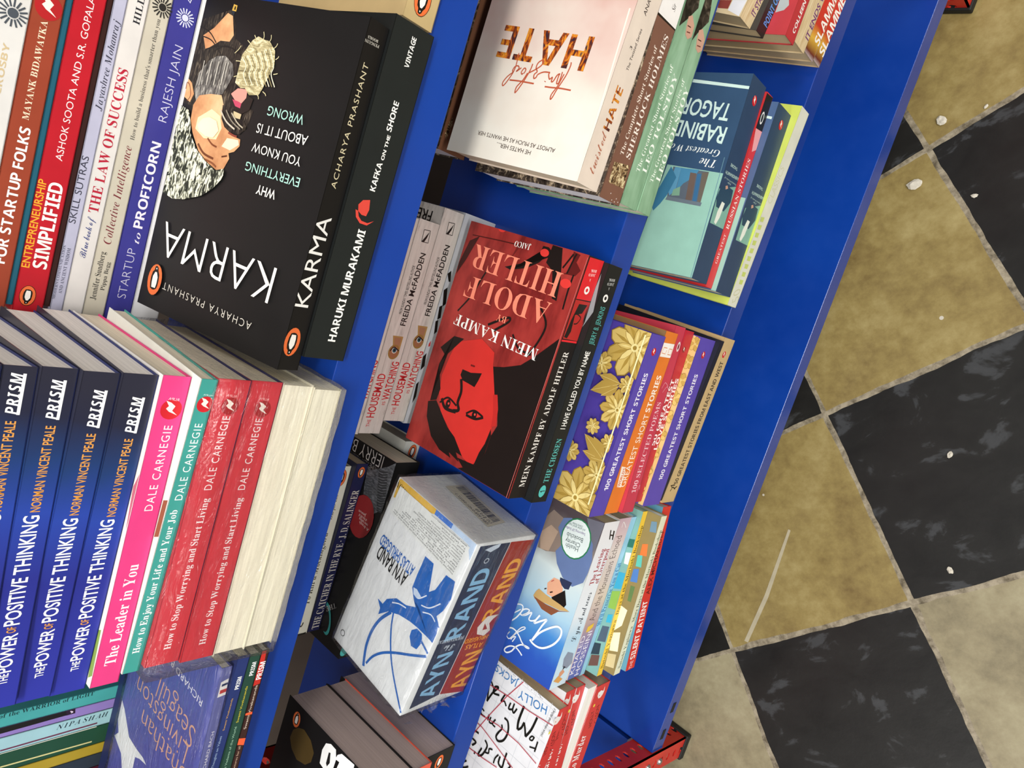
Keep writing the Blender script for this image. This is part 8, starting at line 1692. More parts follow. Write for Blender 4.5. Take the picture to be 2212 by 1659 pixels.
('P','s',(150.2,20.7,150.1,21.3,149.8,21.9,149.3,22.3,148.8,22.6,148.2,22.7,147.5,22.6,147,22.3,146.5,21.9,146.3,21.3,146.2,20.7,146.3,20.1,146.5,19.5,147,19.1,147.5,18.8,148.2,18.7,148.8,18.8,149.3,19.1,149.8,19.5,150.1,20.1),'#e8d84a'),
('P','s',(160.1,20.5,164.6,21.3,166.2,15.9,163.8,9.9,170.3,10.1,163.7,7.6,159.6,8.3,155.7,11.5,155.7,16.1),'#f2eae6'),
('P','s',(160.7,16.4,160.6,16.6,160.5,16.8,160.4,17,160.1,17.1,159.9,17.2,159.6,17.1,159.4,17,159.2,16.8,159.1,16.6,159.1,16.4,159.1,16.1,159.2,15.9,159.4,15.7,159.6,15.6,159.9,15.6,160.1,15.6,160.4,15.7,160.5,15.9,160.6,16.1),'#b83030'),
('T','s',"A Good Girl's Guide to Murder",(-24,14.1,133.3,0,0,13.6),'#fbeeea','sbj'),
],
'crosby': [
('T','s','CROSBY',(121.1,6,27.1,0,0,3),'#c9b58e','S'),
('L','s',(167.4,7.3,171.3,7.3),0.91,'#4a5058',0),
('L','s',(167.2,8.5,170.8,10),0.91,'#4a5058',0),
('L','s',(166.5,9.6,169.2,12.3),0.91,'#4a5058',0),
('L','s',(165.5,10.2,167,13.8),0.91,'#4a5058',0),
('L','s',(164.3,10.5,164.3,14.3),0.91,'#4a5058',0),
('L','s',(163.1,10.2,161.6,13.8),0.91,'#4a5058',0),
('L','s',(162.1,9.6,159.3,12.3),0.91,'#4a5058',0),
('L','s',(161.4,8.5,157.8,10),0.91,'#4a5058',0),
('L','s',(161.1,7.3,157.3,7.3),0.91,'#4a5058',0),
('L','s',(161.4,6.1,157.8,4.6),0.91,'#4a5058',0),
('L','s',(162.1,5.1,159.3,2.4),0.91,'#4a5058',0),
('L','s',(163.1,4.4,161.6,0.9),0.91,'#4a5058',0),
('L','s',(164.3,4.2,164.3,0.3),0.91,'#4a5058',0),
('L','s',(165.5,4.4,167,0.9),0.91,'#4a5058',0),
('L','s',(166.5,5.1,169.2,2.4),0.91,'#4a5058',0),
('L','s',(167.2,6.1,170.8,4.6),0.91,'#4a5058',0),
('P','s',(166.8,7.3,166.7,8.1,166.3,8.8,165.8,9.4,165.1,9.7,164.3,9.8,163.5,9.7,162.8,9.4,162.2,8.8,161.9,8.1,161.8,7.3,161.9,6.5,162.2,5.8,162.8,5.3,163.5,4.9,164.3,4.8,165.1,4.9,165.8,5.3,166.3,5.8,166.7,6.5),'#4a5058'),
],
'mayank': [
('T','s','MAYANK BIDAWATKA',(108.5,6.2,54.4,0,0,3.2),'#e8d8bc','B'),
('T','s','FOR STARTUP FOLKS',(25.5,4.2,78.9,0,0,5.4),'#f1efe8','S'),
('P','s',(177.1,7.2,176.8,9.3,175.8,11.1,174.3,12.6,172.4,13.6,170.4,13.9,168.3,13.6,166.4,12.6,164.9,11.1,163.9,9.3,163.6,7.2,163.9,5.1,164.9,3.2,166.4,1.7,168.3,0.7,170.4,0.4,172.4,0.7,174.3,1.7,175.8,3.2,176.8,5.1),'#b02024'),
('P','s',(166.6,2.7,169.6,6.4,172.6,4.9,174.9,7.9,176,11.3,172.6,9,170.7,10.5,168.9,8.3),'#f3e6da'),
],
'ashok': [
('T','s','ASHOK SOOTA AND S.R. GOPALA',(93.5,5.7,93.8,0,0,3.7),'#f0dede','n'),
('T','s','ENTREPRENEURSHIP',(27.6,11.4,53,0,0,4.1),'#e8a832','h'),
('T','s','SIMPLIFIED',(28.3,2.4,52.3,0,0,7.6),'#f1efe8','S'),
('P','s',(17.1,9.3,16.8,10.7,15.9,11.9,14.5,12.9,12.7,13.5,10.8,13.7,8.8,13.5,7,12.9,5.6,11.9,4.7,10.7,4.4,9.3,4.7,7.9,5.6,6.7,7,5.7,8.8,5.1,10.8,4.9,12.7,5.1,14.5,5.7,15.9,6.7,16.8,7.9),'#3a1d10'),
('P','s',(16.8,9.3,16.5,10.6,15.6,11.7,14.3,12.6,12.6,13.2,10.8,13.4,8.9,13.2,7.2,12.6,5.9,11.7,5.1,10.6,4.8,9.3,5.1,8.1,5.9,6.9,7.2,6,8.9,5.4,10.8,5.2,12.6,5.4,14.3,6,15.6,6.9,16.5,8.1),'#e8703a'),
('P','s',(13.8,7.3,14.5,8.3,14.7,9.5,14.4,10.9,12.6,11.6,10.2,11.8,8.1,11.4,7.2,10.5,5.7,10.3,5.4,9.3,6,8.5,7.2,8.1,8.4,7.2,10.8,6.9,12.6,6.9),'#16130f'),
('P','s',(13.8,8.1,13.9,10.3,12,10.7,9.6,10.7,7.8,9.8,7.8,8.8,9.6,7.8,12,7.8),'#f4efe6'),
('P','s',(6.7,9.7,6.1,9.6,6.2,9.2,6.7,9.2),'#f4efe6'),
],
'skill': [
('T','s','SKILL SUTRAS',(58.2,2.8,41.2,0,0,3.8),'#3a3a4a','n'),
('T','s','Jayashree Mohanraj',(127.3,1.7,52.6,0,0,3.5),'#3a3a4a','j'),
('T','s','MODERN COMMUNICATION',(10.1,5.2,34,0,0,1.5),'#55566a','b'),
('T','s','AND ANCIENT WISDOM',(14,2.2,28.9,0,0,1.9),'#55566a','b'),
],
'law': [
('T','s','HILL',(187.3,2.7,15.4,0,0,3.8),'#2a2a30','B'),
('T','s','THE LAW OF SUCCESS',(72.4,3.2,88,0,0,5.6),'#b5223a','B'),
('T','s','Blue book of',(43.6,4.8,25.9,0,0,3.7),'#2c3a7c','c'),
],
'collect': [
('T','s','Collective Intelligence',(53.1,4.8,62.6,0,0,4.6),'#7a3038','j'),
('T','s',"How to build a business that's smarter than you",(119.9,4.5,73.6,0,0,2.5),'#5a5650','b'),
('T','s','Jennifer Sundberg',(16.2,6.7,31.6,0,0,3.4),'#3c3a36','b'),
('T','s','Pippa Begg',(23.1,2.8,18.8,0,0,2.4),'#3c3a36','b'),
('L','s',(203.4,5.1,206.7,5.1),0.78,'#2a2826',0),
('L','s',(203.2,6.1,206.3,7.4),0.78,'#2a2826',0),
('L','s',(202.6,7,205,9.3),0.78,'#2a2826',0),
('L','s',(201.8,7.6,203,10.6),0.78,'#2a2826',0),
('L','s',(200.7,7.8,200.7,11.1),0.78,'#2a2826',0),
('L','s',(199.7,7.6,198.4,10.6),0.78,'#2a2826',0),
('L','s',(198.8,7,196.5,9.3),0.78,'#2a2826',0),
('L','s',(198.2,6.1,195.2,7.4),0.78,'#2a2826',0),
('L','s',(198,5.1,194.7,5.1),0.78,'#2a2826',0),
('L','s',(198.2,4.1,195.2,2.8),0.78,'#2a2826',0),
('L','s',(198.8,3.2,196.5,0.8),0.78,'#2a2826',0),
('L','s',(199.7,2.6,198.4,-0.5),0.78,'#2a2826',0),
('L','s',(200.7,2.4,200.7,-0.9),0.78,'#2a2826',0),
('L','s',(201.8,2.6,203,-0.5),0.78,'#2a2826',0),
('L','s',(202.6,3.2,205,0.8),0.78,'#2a2826',0),
('L','s',(203.2,4.1,206.3,2.8),0.78,'#2a2826',0),
('P','s',(202.9,5.1,202.8,5.8,202.5,6.4,202,6.8,201.4,7.1,200.7,7.2,200.1,7.1,199.5,6.8,199,6.4,198.7,5.8,198.6,5.1,198.7,4.4,199,3.8,199.5,3.3,200.1,3,200.7,2.9,201.4,3,202,3.3,202.5,3.8,202.8,4.4),'#2a2826'),
],
'profi': [
('T','s','STARTUP',(19,5.2,33.5,0,0,5.4),'#c8c6dc','l'),
('T','s','to',(56.3,4.6,7.2,0,0,3.5),'#e8e4f0','j'),
('T','s','PROFICORN',(66.3,4.6,56,0,0,5.8),'#efe9f2','S'),
('T','s','RAJESH JAIN',(135.6,4.5,47.2,0,0,5.3),'#cfcde4','l'),
('L','s',(202.3,7.4,205.3,7.4),0.72,'#d5d8ee',0),
('L','s',(202.1,8.4,204.9,9.5),0.72,'#d5d8ee',0),
('L','s',(201.6,9.2,203.7,11.3),0.72,'#d5d8ee',0),
('L','s',(200.8,9.7,201.9,12.5),0.72,'#d5d8ee',0),
('L','s',(199.8,9.9,199.8,12.9),0.72,'#d5d8ee',0),
('L','s',(198.9,9.7,197.7,12.5),0.72,'#d5d8ee',0),
('L','s',(198.1,9.2,195.9,11.3),0.72,'#d5d8ee',0),
('L','s',(197.5,8.4,194.7,9.5),0.72,'#d5d8ee',0),
('L','s',(197.3,7.4,194.3,7.4),0.72,'#d5d8ee',0),
('L','s',(197.5,6.5,194.7,5.3),0.72,'#d5d8ee',0),
('L','s',(198.1,5.7,195.9,3.5),0.72,'#d5d8ee',0),
('L','s',(198.9,5.1,197.7,2.3),0.72,'#d5d8ee',0),
('L','s',(199.8,4.9,199.8,1.9),0.72,'#d5d8ee',0),
('L','s',(200.8,5.1,201.9,2.3),0.72,'#d5d8ee',0),
('L','s',(201.6,5.7,203.7,3.5),0.72,'#d5d8ee',0),
('L','s',(202.1,6.5,204.9,5.3),0.72,'#d5d8ee',0),
('P','s',(201.8,7.4,201.7,8,201.4,8.6,201,9,200.4,9.3,199.8,9.4,199.2,9.3,198.6,9,198.2,8.6,197.9,8,197.8,7.4,197.9,6.8,198.2,6.2,198.6,5.8,199.2,5.5,199.8,5.4,200.4,5.5,201,5.8,201.4,6.2,201.7,6.8),'#d5d8ee'),
('L','s',(210.6,8,209.4,6.5,211.8,6.2),0.7,'#cfd0ea',0),
],
'whitebk': [
('P','s',(28,15.2,28.3,9.6,31.3,9.6,31,15.2),'#14120f'),
('P','s',(32.3,15.2,32.7,9.6,36.6,9.7,36.2,15.3),'#14120f'),
('P','s',(37.5,15.2,37.9,9.7,40.9,9.7,40.5,15.3),'#14120f'),
('P','s',(41.4,15.3,41.8,9.7,45.3,9.7,44.8,15.3),'#14120f'),
('P','s',(45.7,15.3,46.2,9.7,50.5,9.8,50,15.3),'#14120f'),
('P','s',(51.7,15.3,52.2,9.8,56.5,9.8,56,15.3),'#14120f'),
('P','s',(57.3,15.3,57.8,9.8,62.5,9.8,61.9,15.4),'#14120f'),
('P','s',(62.8,15.4,63.4,9.8,67.7,9.9,67,15.4),'#14120f'),
('P','s',(68.3,15.4,69,9.9,73.7,9.9,72.9,15.4),'#14120f'),
('P','s',(74.2,15.4,74.9,9.9,79.2,9.9,78.4,15.4),'#14120f'),
],
'beige': [
('P','s',(21.8,11.9,21.4,13.8,20.1,15.5,18.2,16.8,15.7,17.7,13,18,10.2,17.7,7.8,16.8,5.8,15.5,4.5,13.8,4.1,11.9,4.5,10,5.8,8.3,7.8,6.9,10.2,6,13,5.7,15.7,6,18.2,6.9,20.1,8.3,21.4,10),'#3a1d10'),
('P','s',(21.5,11.9,21,13.7,19.8,15.3,18,16.5,15.6,17.4,13,17.6,10.3,17.4,8,16.5,6.1,15.3,4.9,13.7,4.5,11.9,4.9,10.1,6.1,8.5,8,7.2,10.3,6.4,13,6.1,15.6,6.4,18,7.2,19.8,8.5,21,10.1),'#e8703a'),
('P','s',(17.2,9,18.2,10.4,18.6,12.2,18.1,14.2,15.5,15,12.1,15.3,9.1,14.8,7.9,13.6,5.7,13.3,5.3,11.9,6.2,10.7,7.9,10.1,9.6,8.9,13,8.4,15.5,8.5),'#16130f'),
('P','s',(17.2,10.1,17.4,13.3,14.7,13.8,11.3,13.8,8.7,12.6,8.7,11.2,11.3,9.8,14.7,9.7),'#f4efe6'),
('P','s',(7.2,12.4,6.3,12.3,6.5,11.6,7.2,11.6),'#f4efe6'),
],
'sher2': [
('P','s',(23.8,27.8,27.9,25.8,22.4,23.5,9.5,26,13.1,29.1),'sepia'),
],
'hm3': [
('T','s','HOUSEMAID',(15.2,12.4,41.5,0,0,8.7),'#c8282e','h'),
('T','s','WATCHING',(32.5,0.9,36.5,0,0,8.1),'#c8282e','h'),
('T','s','THE',(6.2,14.6,7.2,0,0,4),'#c8282e','n'),
('T','s','IS',(27.8,3.9,3.3,0,0,3.5),'#c8282e','n'),
('T','s','FREIDA McFADDEN',(102.5,6.6,66.1,0,0,6),'#17120f','h'),
('T','s','FROM SUNDAY TIMES BESTSELLING AUTHOR',(112.4,14.6,43.9,0,0,3.2),'#17120f','n'),
('P','s',(92.4,17.2,92.7,5,80.7,5,81.1,13.5),'#b08a50'),
('P','s',(91.2,14.8,91.3,6.8,81.2,6.6,81.5,12.3),'#a87858'),
('P','s',(84.5,11.1,84.2,13.1,83.2,14.9,81.7,16.3,79.8,17.2,77.7,17.5,75.6,17.2,73.7,16.3,72.2,14.9,71.2,13.1,70.9,11.1,71.2,9.1,72.2,7.3,73.7,5.9,75.6,5,77.7,4.7,79.8,5,81.7,5.9,83.2,7.3,84.2,9.1),'#9a7838'),
('P','s',(83.3,11.1,83,12.7,82.2,14.2,81,15.3,79.4,16,77.7,16.3,76,16,74.4,15.3,73.2,14.2,72.4,12.7,72.1,11.1,72.4,9.5,73.2,8,74.4,6.9,76,6.2,77.7,5.9,79.4,6.2,81,6.9,82.2,8,83,9.5),'#a06a48'),
('P','s',(82.4,10.9,82.3,11.8,81.8,12.7,81.2,13.3,80.3,13.8,79.4,13.9,78.5,13.8,77.7,13.3,77,12.7,76.6,11.8,76.4,10.9,76.6,10,77,9.1,77.7,8.5,78.5,8,79.4,7.9,80.3,8,81.2,8.5,81.8,9.1,82.3,10),'#e0d8cc'),
('P','s',(81.6,10.9,81.5,11.6,81.2,12.3,80.7,12.8,80.1,13.1,79.4,13.2,78.7,13.1,78.1,12.8,77.6,12.3,77.3,11.6,77.2,10.9,77.3,10.2,77.6,9.5,78.1,9,78.7,8.7,79.4,8.6,80.1,8.7,80.7,9,81.2,9.5,81.5,10.2),'#2c5a66'),
('P','s',(80.5,10.9,80.5,11.2,80.3,11.5,80.1,11.8,79.8,11.9,79.4,12,79.1,11.9,78.8,11.8,78.5,11.5,78.4,11.2,78.3,10.9,78.4,10.6,78.5,10.3,78.8,10,79.1,9.9,79.4,9.8,79.8,9.9,80.1,10,80.3,10.3,80.5,10.6),'#0c0c0c'),
('L','s',(78.3,15.7,82.2,12.3,79.3,5.9),1.1,'#2a1810',1),
('L','s',(188.2,16.4,188.7,8.9),0.5,'#17120f',0),
('L','s',(188.7,8.9,178.1,7.9),0.5,'#17120f',0),
('L','s',(178.1,7.9,177.8,15.7),0.5,'#17120f',0),
('L','s',(177.8,15.7,188.2,16.4),0.5,'#17120f',0),
('P','s',(178.2,15.5,187.8,9.6,181.7,11,177.9,12.9),'#17120f'),
('T','c','FREIDA',(193.1,13.5,0.5,41.6,-9.6,0.1),'#17120f','h'),
],
'hm2': [
('T','s','HOUSEMAID',(15.2,12.4,41.5,0,0,8.7),'#c8282e','h'),
('T','s','WATCHING',(32.5,0.9,36.5,0,0,8.1),'#c8282e','h'),
('T','s','THE',(6.2,14.6,7.2,0,0,4),'#c8282e','n'),
('T','s','IS',(27.8,3.9,3.3,0,0,3.5),'#c8282e','n'),
('T','s','FREIDA McFADDEN',(102.5,6.6,66.1,0,0,6),'#17120f','h'),
('T','s','FROM SUNDAY TIMES BESTSELLING AUTHOR',(112.4,14.6,43.9,0,0,3.2),'#17120f','n'),
('P','s',(92.4,17.2,92.7,5,80.7,5,81.1,13.5),'#b08a50'),
('P','s',(91.2,14.8,91.3,6.8,81.2,6.6,81.5,12.3),'#a87858'),
('P','s',(84.5,11.1,84.2,13.1,83.2,14.9,81.7,16.3,79.8,17.2,77.7,17.5,75.6,17.2,73.7,16.3,72.2,14.9,71.2,13.1,70.9,11.1,71.2,9.1,72.2,7.3,73.7,5.9,75.6,5,77.7,4.7,79.8,5,81.7,5.9,83.2,7.3,84.2,9.1),'#9a7838'),
('P','s',(83.3,11.1,83,12.7,82.2,14.2,81,15.3,79.4,16,77.7,16.3,76,16,74.4,15.3,73.2,14.2,72.4,12.7,72.1,11.1,72.4,9.5,73.2,8,74.4,6.9,76,6.2,77.7,5.9,79.4,6.2,81,6.9,82.2,8,83,9.5),'#a06a48'),
('P','s',(82.4,10.9,82.3,11.8,81.8,12.7,81.2,13.3,80.3,13.8,79.4,13.9,78.5,13.8,77.7,13.3,77,12.7,76.6,11.8,76.4,10.9,76.6,10,77,9.1,77.7,8.5,78.5,8,79.4,7.9,80.3,8,81.2,8.5,81.8,9.1,82.3,10),'#e0d8cc'),
('P','s',(81.6,10.9,81.5,11.6,81.2,12.3,80.7,12.8,80.1,13.1,79.4,13.2,78.7,13.1,78.1,12.8,77.6,12.3,77.3,11.6,77.2,10.9,77.3,10.2,77.6,9.5,78.1,9,78.7,8.7,79.4,8.6,80.1,8.7,80.7,9,81.2,9.5,81.5,10.2),'#2c5a66'),
('P','s',(80.5,10.9,80.5,11.2,80.3,11.5,80.1,11.8,79.8,11.9,79.4,12,79.1,11.9,78.8,11.8,78.5,11.5,78.4,11.2,78.3,10.9,78.4,10.6,78.5,10.3,78.8,10,79.1,9.9,79.4,9.8,79.8,9.9,80.1,10,80.3,10.3,80.5,10.6),'#0c0c0c'),
('L','s',(78.3,15.7,82.2,12.3,79.3,5.9),1.1,'#2a1810',1),
('L','s',(188.2,16.4,188.7,8.9),0.5,'#17120f',0),
('L','s',(188.7,8.9,178.1,7.9),0.5,'#17120f',0),
('L','s',(178.1,7.9,177.8,15.7),0.5,'#17120f',0),
('L','s',(177.8,15.7,188.2,16.4),0.5,'#17120f',0),
('P','s',(178.2,15.5,187.8,9.6,181.7,11,177.9,12.9),'#17120f'),
],
'hm1': [
('T','s','HOUSEMAID',(15.2,12.4,41.5,0,0,8.7),'#c8282e','h'),
('T','s','WATCHING',(32.5,0.9,36.5,0,0,8.1),'#c8282e','h'),
('T','s','THE',(6.2,14.6,7.2,0,0,4),'#c8282e','n'),
('T','s','IS',(27.8,3.9,3.3,0,0,3.5),'#c8282e','n'),
('T','s','FREIDA McFADDEN',(102.5,6.6,66.1,0,0,6),'#17120f','h'),
('T','s','FROM SUNDAY TIMES BESTSELLING AUTHOR',(112.4,14.6,43.9,0,0,3.2),'#17120f','n'),
('P','s',(92.4,17.2,92.7,5,80.7,5,81.1,13.5),'#b08a50'),
('P','s',(91.2,14.8,91.3,6.8,81.2,6.6,81.5,12.3),'#a87858'),
('P','s',(84.5,11.1,84.2,13.1,83.2,14.9,81.7,16.3,79.8,17.2,77.7,17.5,75.6,17.2,73.7,16.3,72.2,14.9,71.2,13.1,70.9,11.1,71.2,9.1,72.2,7.3,73.7,5.9,75.6,5,77.7,4.7,79.8,5,81.7,5.9,83.2,7.3,84.2,9.1),'#9a7838'),
('P','s',(83.3,11.1,83,12.7,82.2,14.2,81,15.3,79.4,16,77.7,16.3,76,16,74.4,15.3,73.2,14.2,72.4,12.7,72.1,11.1,72.4,9.5,73.2,8,74.4,6.9,76,6.2,77.7,5.9,79.4,6.2,81,6.9,82.2,8,83,9.5),'#a06a48'),
('P','s',(82.4,10.9,82.3,11.8,81.8,12.7,81.2,13.3,80.3,13.8,79.4,13.9,78.5,13.8,77.7,13.3,77,12.7,76.6,11.8,76.4,10.9,76.6,10,77,9.1,77.7,8.5,78.5,8,79.4,7.9,80.3,8,81.2,8.5,81.8,9.1,82.3,10),'#e0d8cc'),
('P','s',(81.6,10.9,81.5,11.6,81.2,12.3,80.7,12.8,80.1,13.1,79.4,13.2,78.7,13.1,78.1,12.8,77.6,12.3,77.3,11.6,77.2,10.9,77.3,10.2,77.6,9.5,78.1,9,78.7,8.7,79.4,8.6,80.1,8.7,80.7,9,81.2,9.5,81.5,10.2),'#2c5a66'),
('P','s',(80.5,10.9,80.5,11.2,80.3,11.5,80.1,11.8,79.8,11.9,79.4,12,79.1,11.9,78.8,11.8,78.5,11.5,78.4,11.2,78.3,10.9,78.4,10.6,78.5,10.3,78.8,10,79.1,9.9,79.4,9.8,79.8,9.9,80.1,10,80.3,10.3,80.5,10.6),'#0c0c0c'),
('L','s',(78.3,15.7,82.2,12.3,79.3,5.9),1.1,'#2a1810',1),
('L','s',(188.2,16.4,188.7,8.9),0.5,'#17120f',0),
('L','s',(188.7,8.9,178.1,7.9),0.5,'#17120f',0),
('L','s',(178.1,7.9,177.8,15.7),0.5,'#17120f',0),
('L','s',(177.8,15.7,188.2,16.4),0.5,'#17120f',0),
('P','s',(178.2,15.5,187.8,9.6,181.7,11,177.9,12.9),'#17120f'),
],
'grey4': [
('P','s',(146.2,43.2,149.7,39.5,139.7,36.6,139.3,38.9),'#17120f'),
('P','s',(130.8,41.9,134.2,38.1,118.9,34.1,115.7,37.4),'#17120f'),
('P','s',(115.1,41.3,116.9,38,105.2,35.7,102.7,39.2),'#17120f'),
('P','s',(101.1,40.7,102.9,37.8,91.8,35.1,88.7,37.9),'#17120f'),
('P','s',(66.4,43.2,70.2,40.2,57.5,37.9,53,41.6),'#17120f'),
('P','s',(39.3,41.7,42.3,39.2,27.2,37.3,20.1,39.7),'#17120f'),
('P','s',(78.9,40.9,82.5,39.1,77.2,38.4,76.3,40.3),'#c03030'),
],
'jerry': [
('T','c','JERRY B. JENKINS',(202,15,0.7,106.8,-12.5,0.1),'#d8cfc8','l'),
('T','c','27-TIME NEW YORK TIMES BESTSELLER',(189.2,16.9,-1,82.9,-4.4,-0.1),'#9a948e','n'),
('P','c',(185.6,34.9,183.9,28.4,195.5,8.9,202.9,0.3,178.3,0.3,156.3,0.3,145.9,11.7,147.2,26.8,166.1,32.2),'knitgrey'),
('L','c',(187.2,19.3,187.8,13.9,190.8,7.3),1.3,'#3c3e40',1),
('L','c',(184.9,18.5,185.5,13.1,188.5,6.6),1.3,'#3c3e40',1),
('L','c',(182.6,17.7,183.2,12.3,186.1,5.8),1.3,'#3c3e40',1),
('L','c',(180.3,16.8,180.9,11.5,183.8,5.1),1.3,'#3c3e40',1),
('L','c',(178,16,178.6,10.6,181.5,4.4),1.3,'#3c3e40',1),
('L','c',(176.8,33.2,177.5,28.6,179.4,23.7),0.9,'#5a5c5e',1),
('L','c',(175.7,15.2,176.3,9.8,179.2,3.7),1.3,'#3c3e40',1),
('L','c',(174.4,32.4,175.1,27.9,177,22.9),0.9,'#5a5c5e',1),
('L','c',(173.4,14.4,174,9,176.9,2.9),1.3,'#3c3e40',1),
('L','c',(172,31.7,172.8,27.1,174.6,22.2),0.9,'#5a5c5e',1),
('L','c',(171,13.6,171.7,8.2,174.6,2.2),1.3,'#3c3e40',1),
('L','c',(169.7,30.9,170.4,26.4,172.3,21.4),0.9,'#5a5c5e',1),
('L','c',(168.7,12.8,169.4,7.4,172.3,1.5),1.3,'#3c3e40',1),
('L','c',(167.3,30.2,168,25.6,169.9,20.7),0.9,'#5a5c5e',1),
('L','c',(166.4,11.9,167.1,6.6,169.9,0.7),1.3,'#3c3e40',1),
('L','c',(164.9,29.4,165.7,24.9,167.6,20),0.9,'#5a5c5e',1),
('L','c',(164.1,11.1,164.8,5.8,167.6,0.1),1.3,'#3c3e40',1),
('L','c',(162.5,28.7,163.3,24.1,165.2,19.2),0.9,'#5a5c5e',1),
('L','c',(161.8,10.3,162.5,5,165.3,0.1),1.3,'#3c3e40',1),
('L','c',(160.2,27.9,160.9,23.4,162.9,18.5),0.9,'#5a5c5e',1),
('L','c',(159.5,9.5,160.3,4.2,163,0.1),1.3,'#3c3e40',1),
('L','c',(157.8,27.2,158.6,22.7,160.5,17.7),0.9,'#5a5c5e',1),
('L','c',(157.2,8.7,158,3.3,160.7,0.1),1.3,'#3c3e40',1),
('L','c',(155.4,26.4,156.2,21.9,158.2,17),0.9,'#5a5c5e',1),
('L','c',(154.9,7.9,155.7,2.5,158.4,0.1),1.3,'#3c3e40',1),
('L','c',(153,25.7,153.8,21.2,155.8,16.2),0.9,'#5a5c5e',1),
('L','c',(152.6,7,153.4,1.7,156.1,0.1),1.3,'#3c3e40',1),
('L','c',(150.7,24.9,151.5,20.4,153.5,15.5),0.9,'#5a5c5e',1),
('P','c',(159.2,23.8,158.2,29.1,155.2,33.8,150.5,37.6,144.7,40,138.2,40.8,131.7,40,125.8,37.6,121.2,33.8,118.2,29.1,117.2,23.8,118.2,18.6,121.2,13.8,125.8,10.1,131.7,7.7,138.2,6.8,144.7,7.7,150.5,10.1,155.2,13.8,158.2,18.6),'#a62a2c'),
('T','c','A fresh',(132.2,9.5,1.3,14.7,-2.7,0.2),'#f0dcd4','n'),
('T','c','new telling',(135.7,12.4,0.8,13.5,-2.7,0.2),'#f0dcd4','n'),
('T','c','of the life of',(139.2,15.3,0.4,12.4,-2.7,0.1),'#f0dcd4','n'),
('T','c','Jesus',(142.7,18.2,0,11.3,-2.6,0),'#f0dcd4','n'),
('P','s',(14.3,25.7,14,27.2,13.1,28.6,11.8,29.7,10.1,30.3,8.3,30.3,6.4,30.3,4.8,29.7,3.4,28.6,2.6,27.2,2.3,25.7,2.6,24.2,3.4,22.8,4.8,21.7,6.4,20.9,8.3,20.7,10.1,20.9,11.8,21.7,13.1,22.8,14,24.2),'#4aa8a2'),
('P','c',(40.7,37,39.1,38.7,36.2,39.6,32.4,39.6,27.9,38.8,23.2,37.2,18.8,34.9,15.1,32.3,12.4,29.5,11.1,26.8,11.2,24.5,12.8,22.8,15.6,21.9,19.5,21.9,24,22.7,28.7,24.3,33.1,26.5,36.8,29.2,39.5,32,40.8,34.7),'#3a9a94'),
('P','c',(36.8,37.7,35.4,39.3,33,40.3,29.8,40.5,26.1,39.9,22.3,38.7,18.7,36.8,15.7,34.5,13.6,32.1,12.7,29.7,12.9,27.5,14.2,25.9,16.7,24.9,19.9,24.7,23.6,25.2,27.4,26.5,31,28.4,34,30.7,36,33.1,37,35.5),'#191716'),
('T','c','THE',(46,24.7,-10.4,11.6,-3.5,-3.1),'#b8b4ae','b'),
],
'peng': [
('P','s',(194.8,8.2,194.4,9.9,193.3,11.4,191.6,12.6,189.4,13.4,186.9,13.7,184.5,13.4,182.3,12.6,180.6,11.4,179.5,9.9,179.1,8.2,179.5,6.5,180.6,5,182.3,3.8,184.5,3,186.9,2.8,189.4,3,191.6,3.8,193.3,5,194.4,6.5),'#3a1d10'),
('P','s',(194.4,8.2,194.1,9.8,193,11.2,191.3,12.3,189.3,13.1,186.9,13.3,184.6,13.1,182.5,12.3,180.9,11.2,179.8,9.8,179.4,8.2,179.8,6.6,180.9,5.2,182.5,4.1,184.6,3.4,186.9,3.1,189.3,3.4,191.3,4.1,193,5.2,194.1,6.6),'#e8703a'),
('P','s',(190.7,5.7,191.6,6.9,191.9,8.5,191.4,10.3,189.2,11,186.2,11.3,183.6,10.8,182.4,9.8,180.6,9.5,180.2,8.2,180.9,7.2,182.4,6.7,183.9,5.6,186.9,5.2,189.2,5.3),'#16130f'),
('P','s',(190.7,6.7,190.8,9.5,188.4,10,185.4,10,183.2,8.8,183.2,7.6,185.4,6.4,188.4,6.3),'#f4efe6'),
('P','s',(181.8,8.7,181.1,8.6,181.2,8,181.8,8),'#f4efe6'),
],
'catch': [
('P','s',(174.6,6.1,174.4,7.4,173.5,8.5,172.2,9.4,170.6,10,168.8,10.2,167,10,165.4,9.4,164.1,8.5,163.2,7.4,162.9,6.1,163.2,4.8,164.1,3.7,165.4,2.8,167,2.2,168.8,2,170.6,2.2,172.2,2.8,173.5,3.7,174.4,4.8),'#3a1d10'),
('P','s',(174.3,6.1,174,7.2,173.2,8.3,172,9.1,170.5,9.6,168.8,9.8,167.1,9.6,165.6,9.1,164.3,8.3,163.6,7.2,163.3,6.1,163.6,4.9,164.3,3.9,165.6,3.1,167.1,2.5,168.8,2.3,170.5,2.5,172,3.1,173.2,3.9,174,4.9),'#e8703a'),
('P','s',(171.5,4.2,172.2,5.2,172.4,6.3,172.1,7.6,170.4,8.1,168.2,8.3,166.3,8,165.5,7.2,164.1,7,163.8,6.1,164.4,5.3,165.5,5,166.6,4.1,168.8,3.8,170.4,3.9),'#16130f'),
('P','s',(171.5,5,171.7,7,169.9,7.4,167.7,7.4,166,6.5,166,5.6,167.7,4.7,169.9,4.7),'#f4efe6'),
('P','s',(165.1,6.5,164.5,6.4,164.6,5.9,165.1,5.9),'#f4efe6'),
('T','s','THE CATCHER IN THE RYE · J. D. SALINGER',(2.4,1.9,148,0,0,7.9),'#d8d0c4','b'),
],
'mock': [
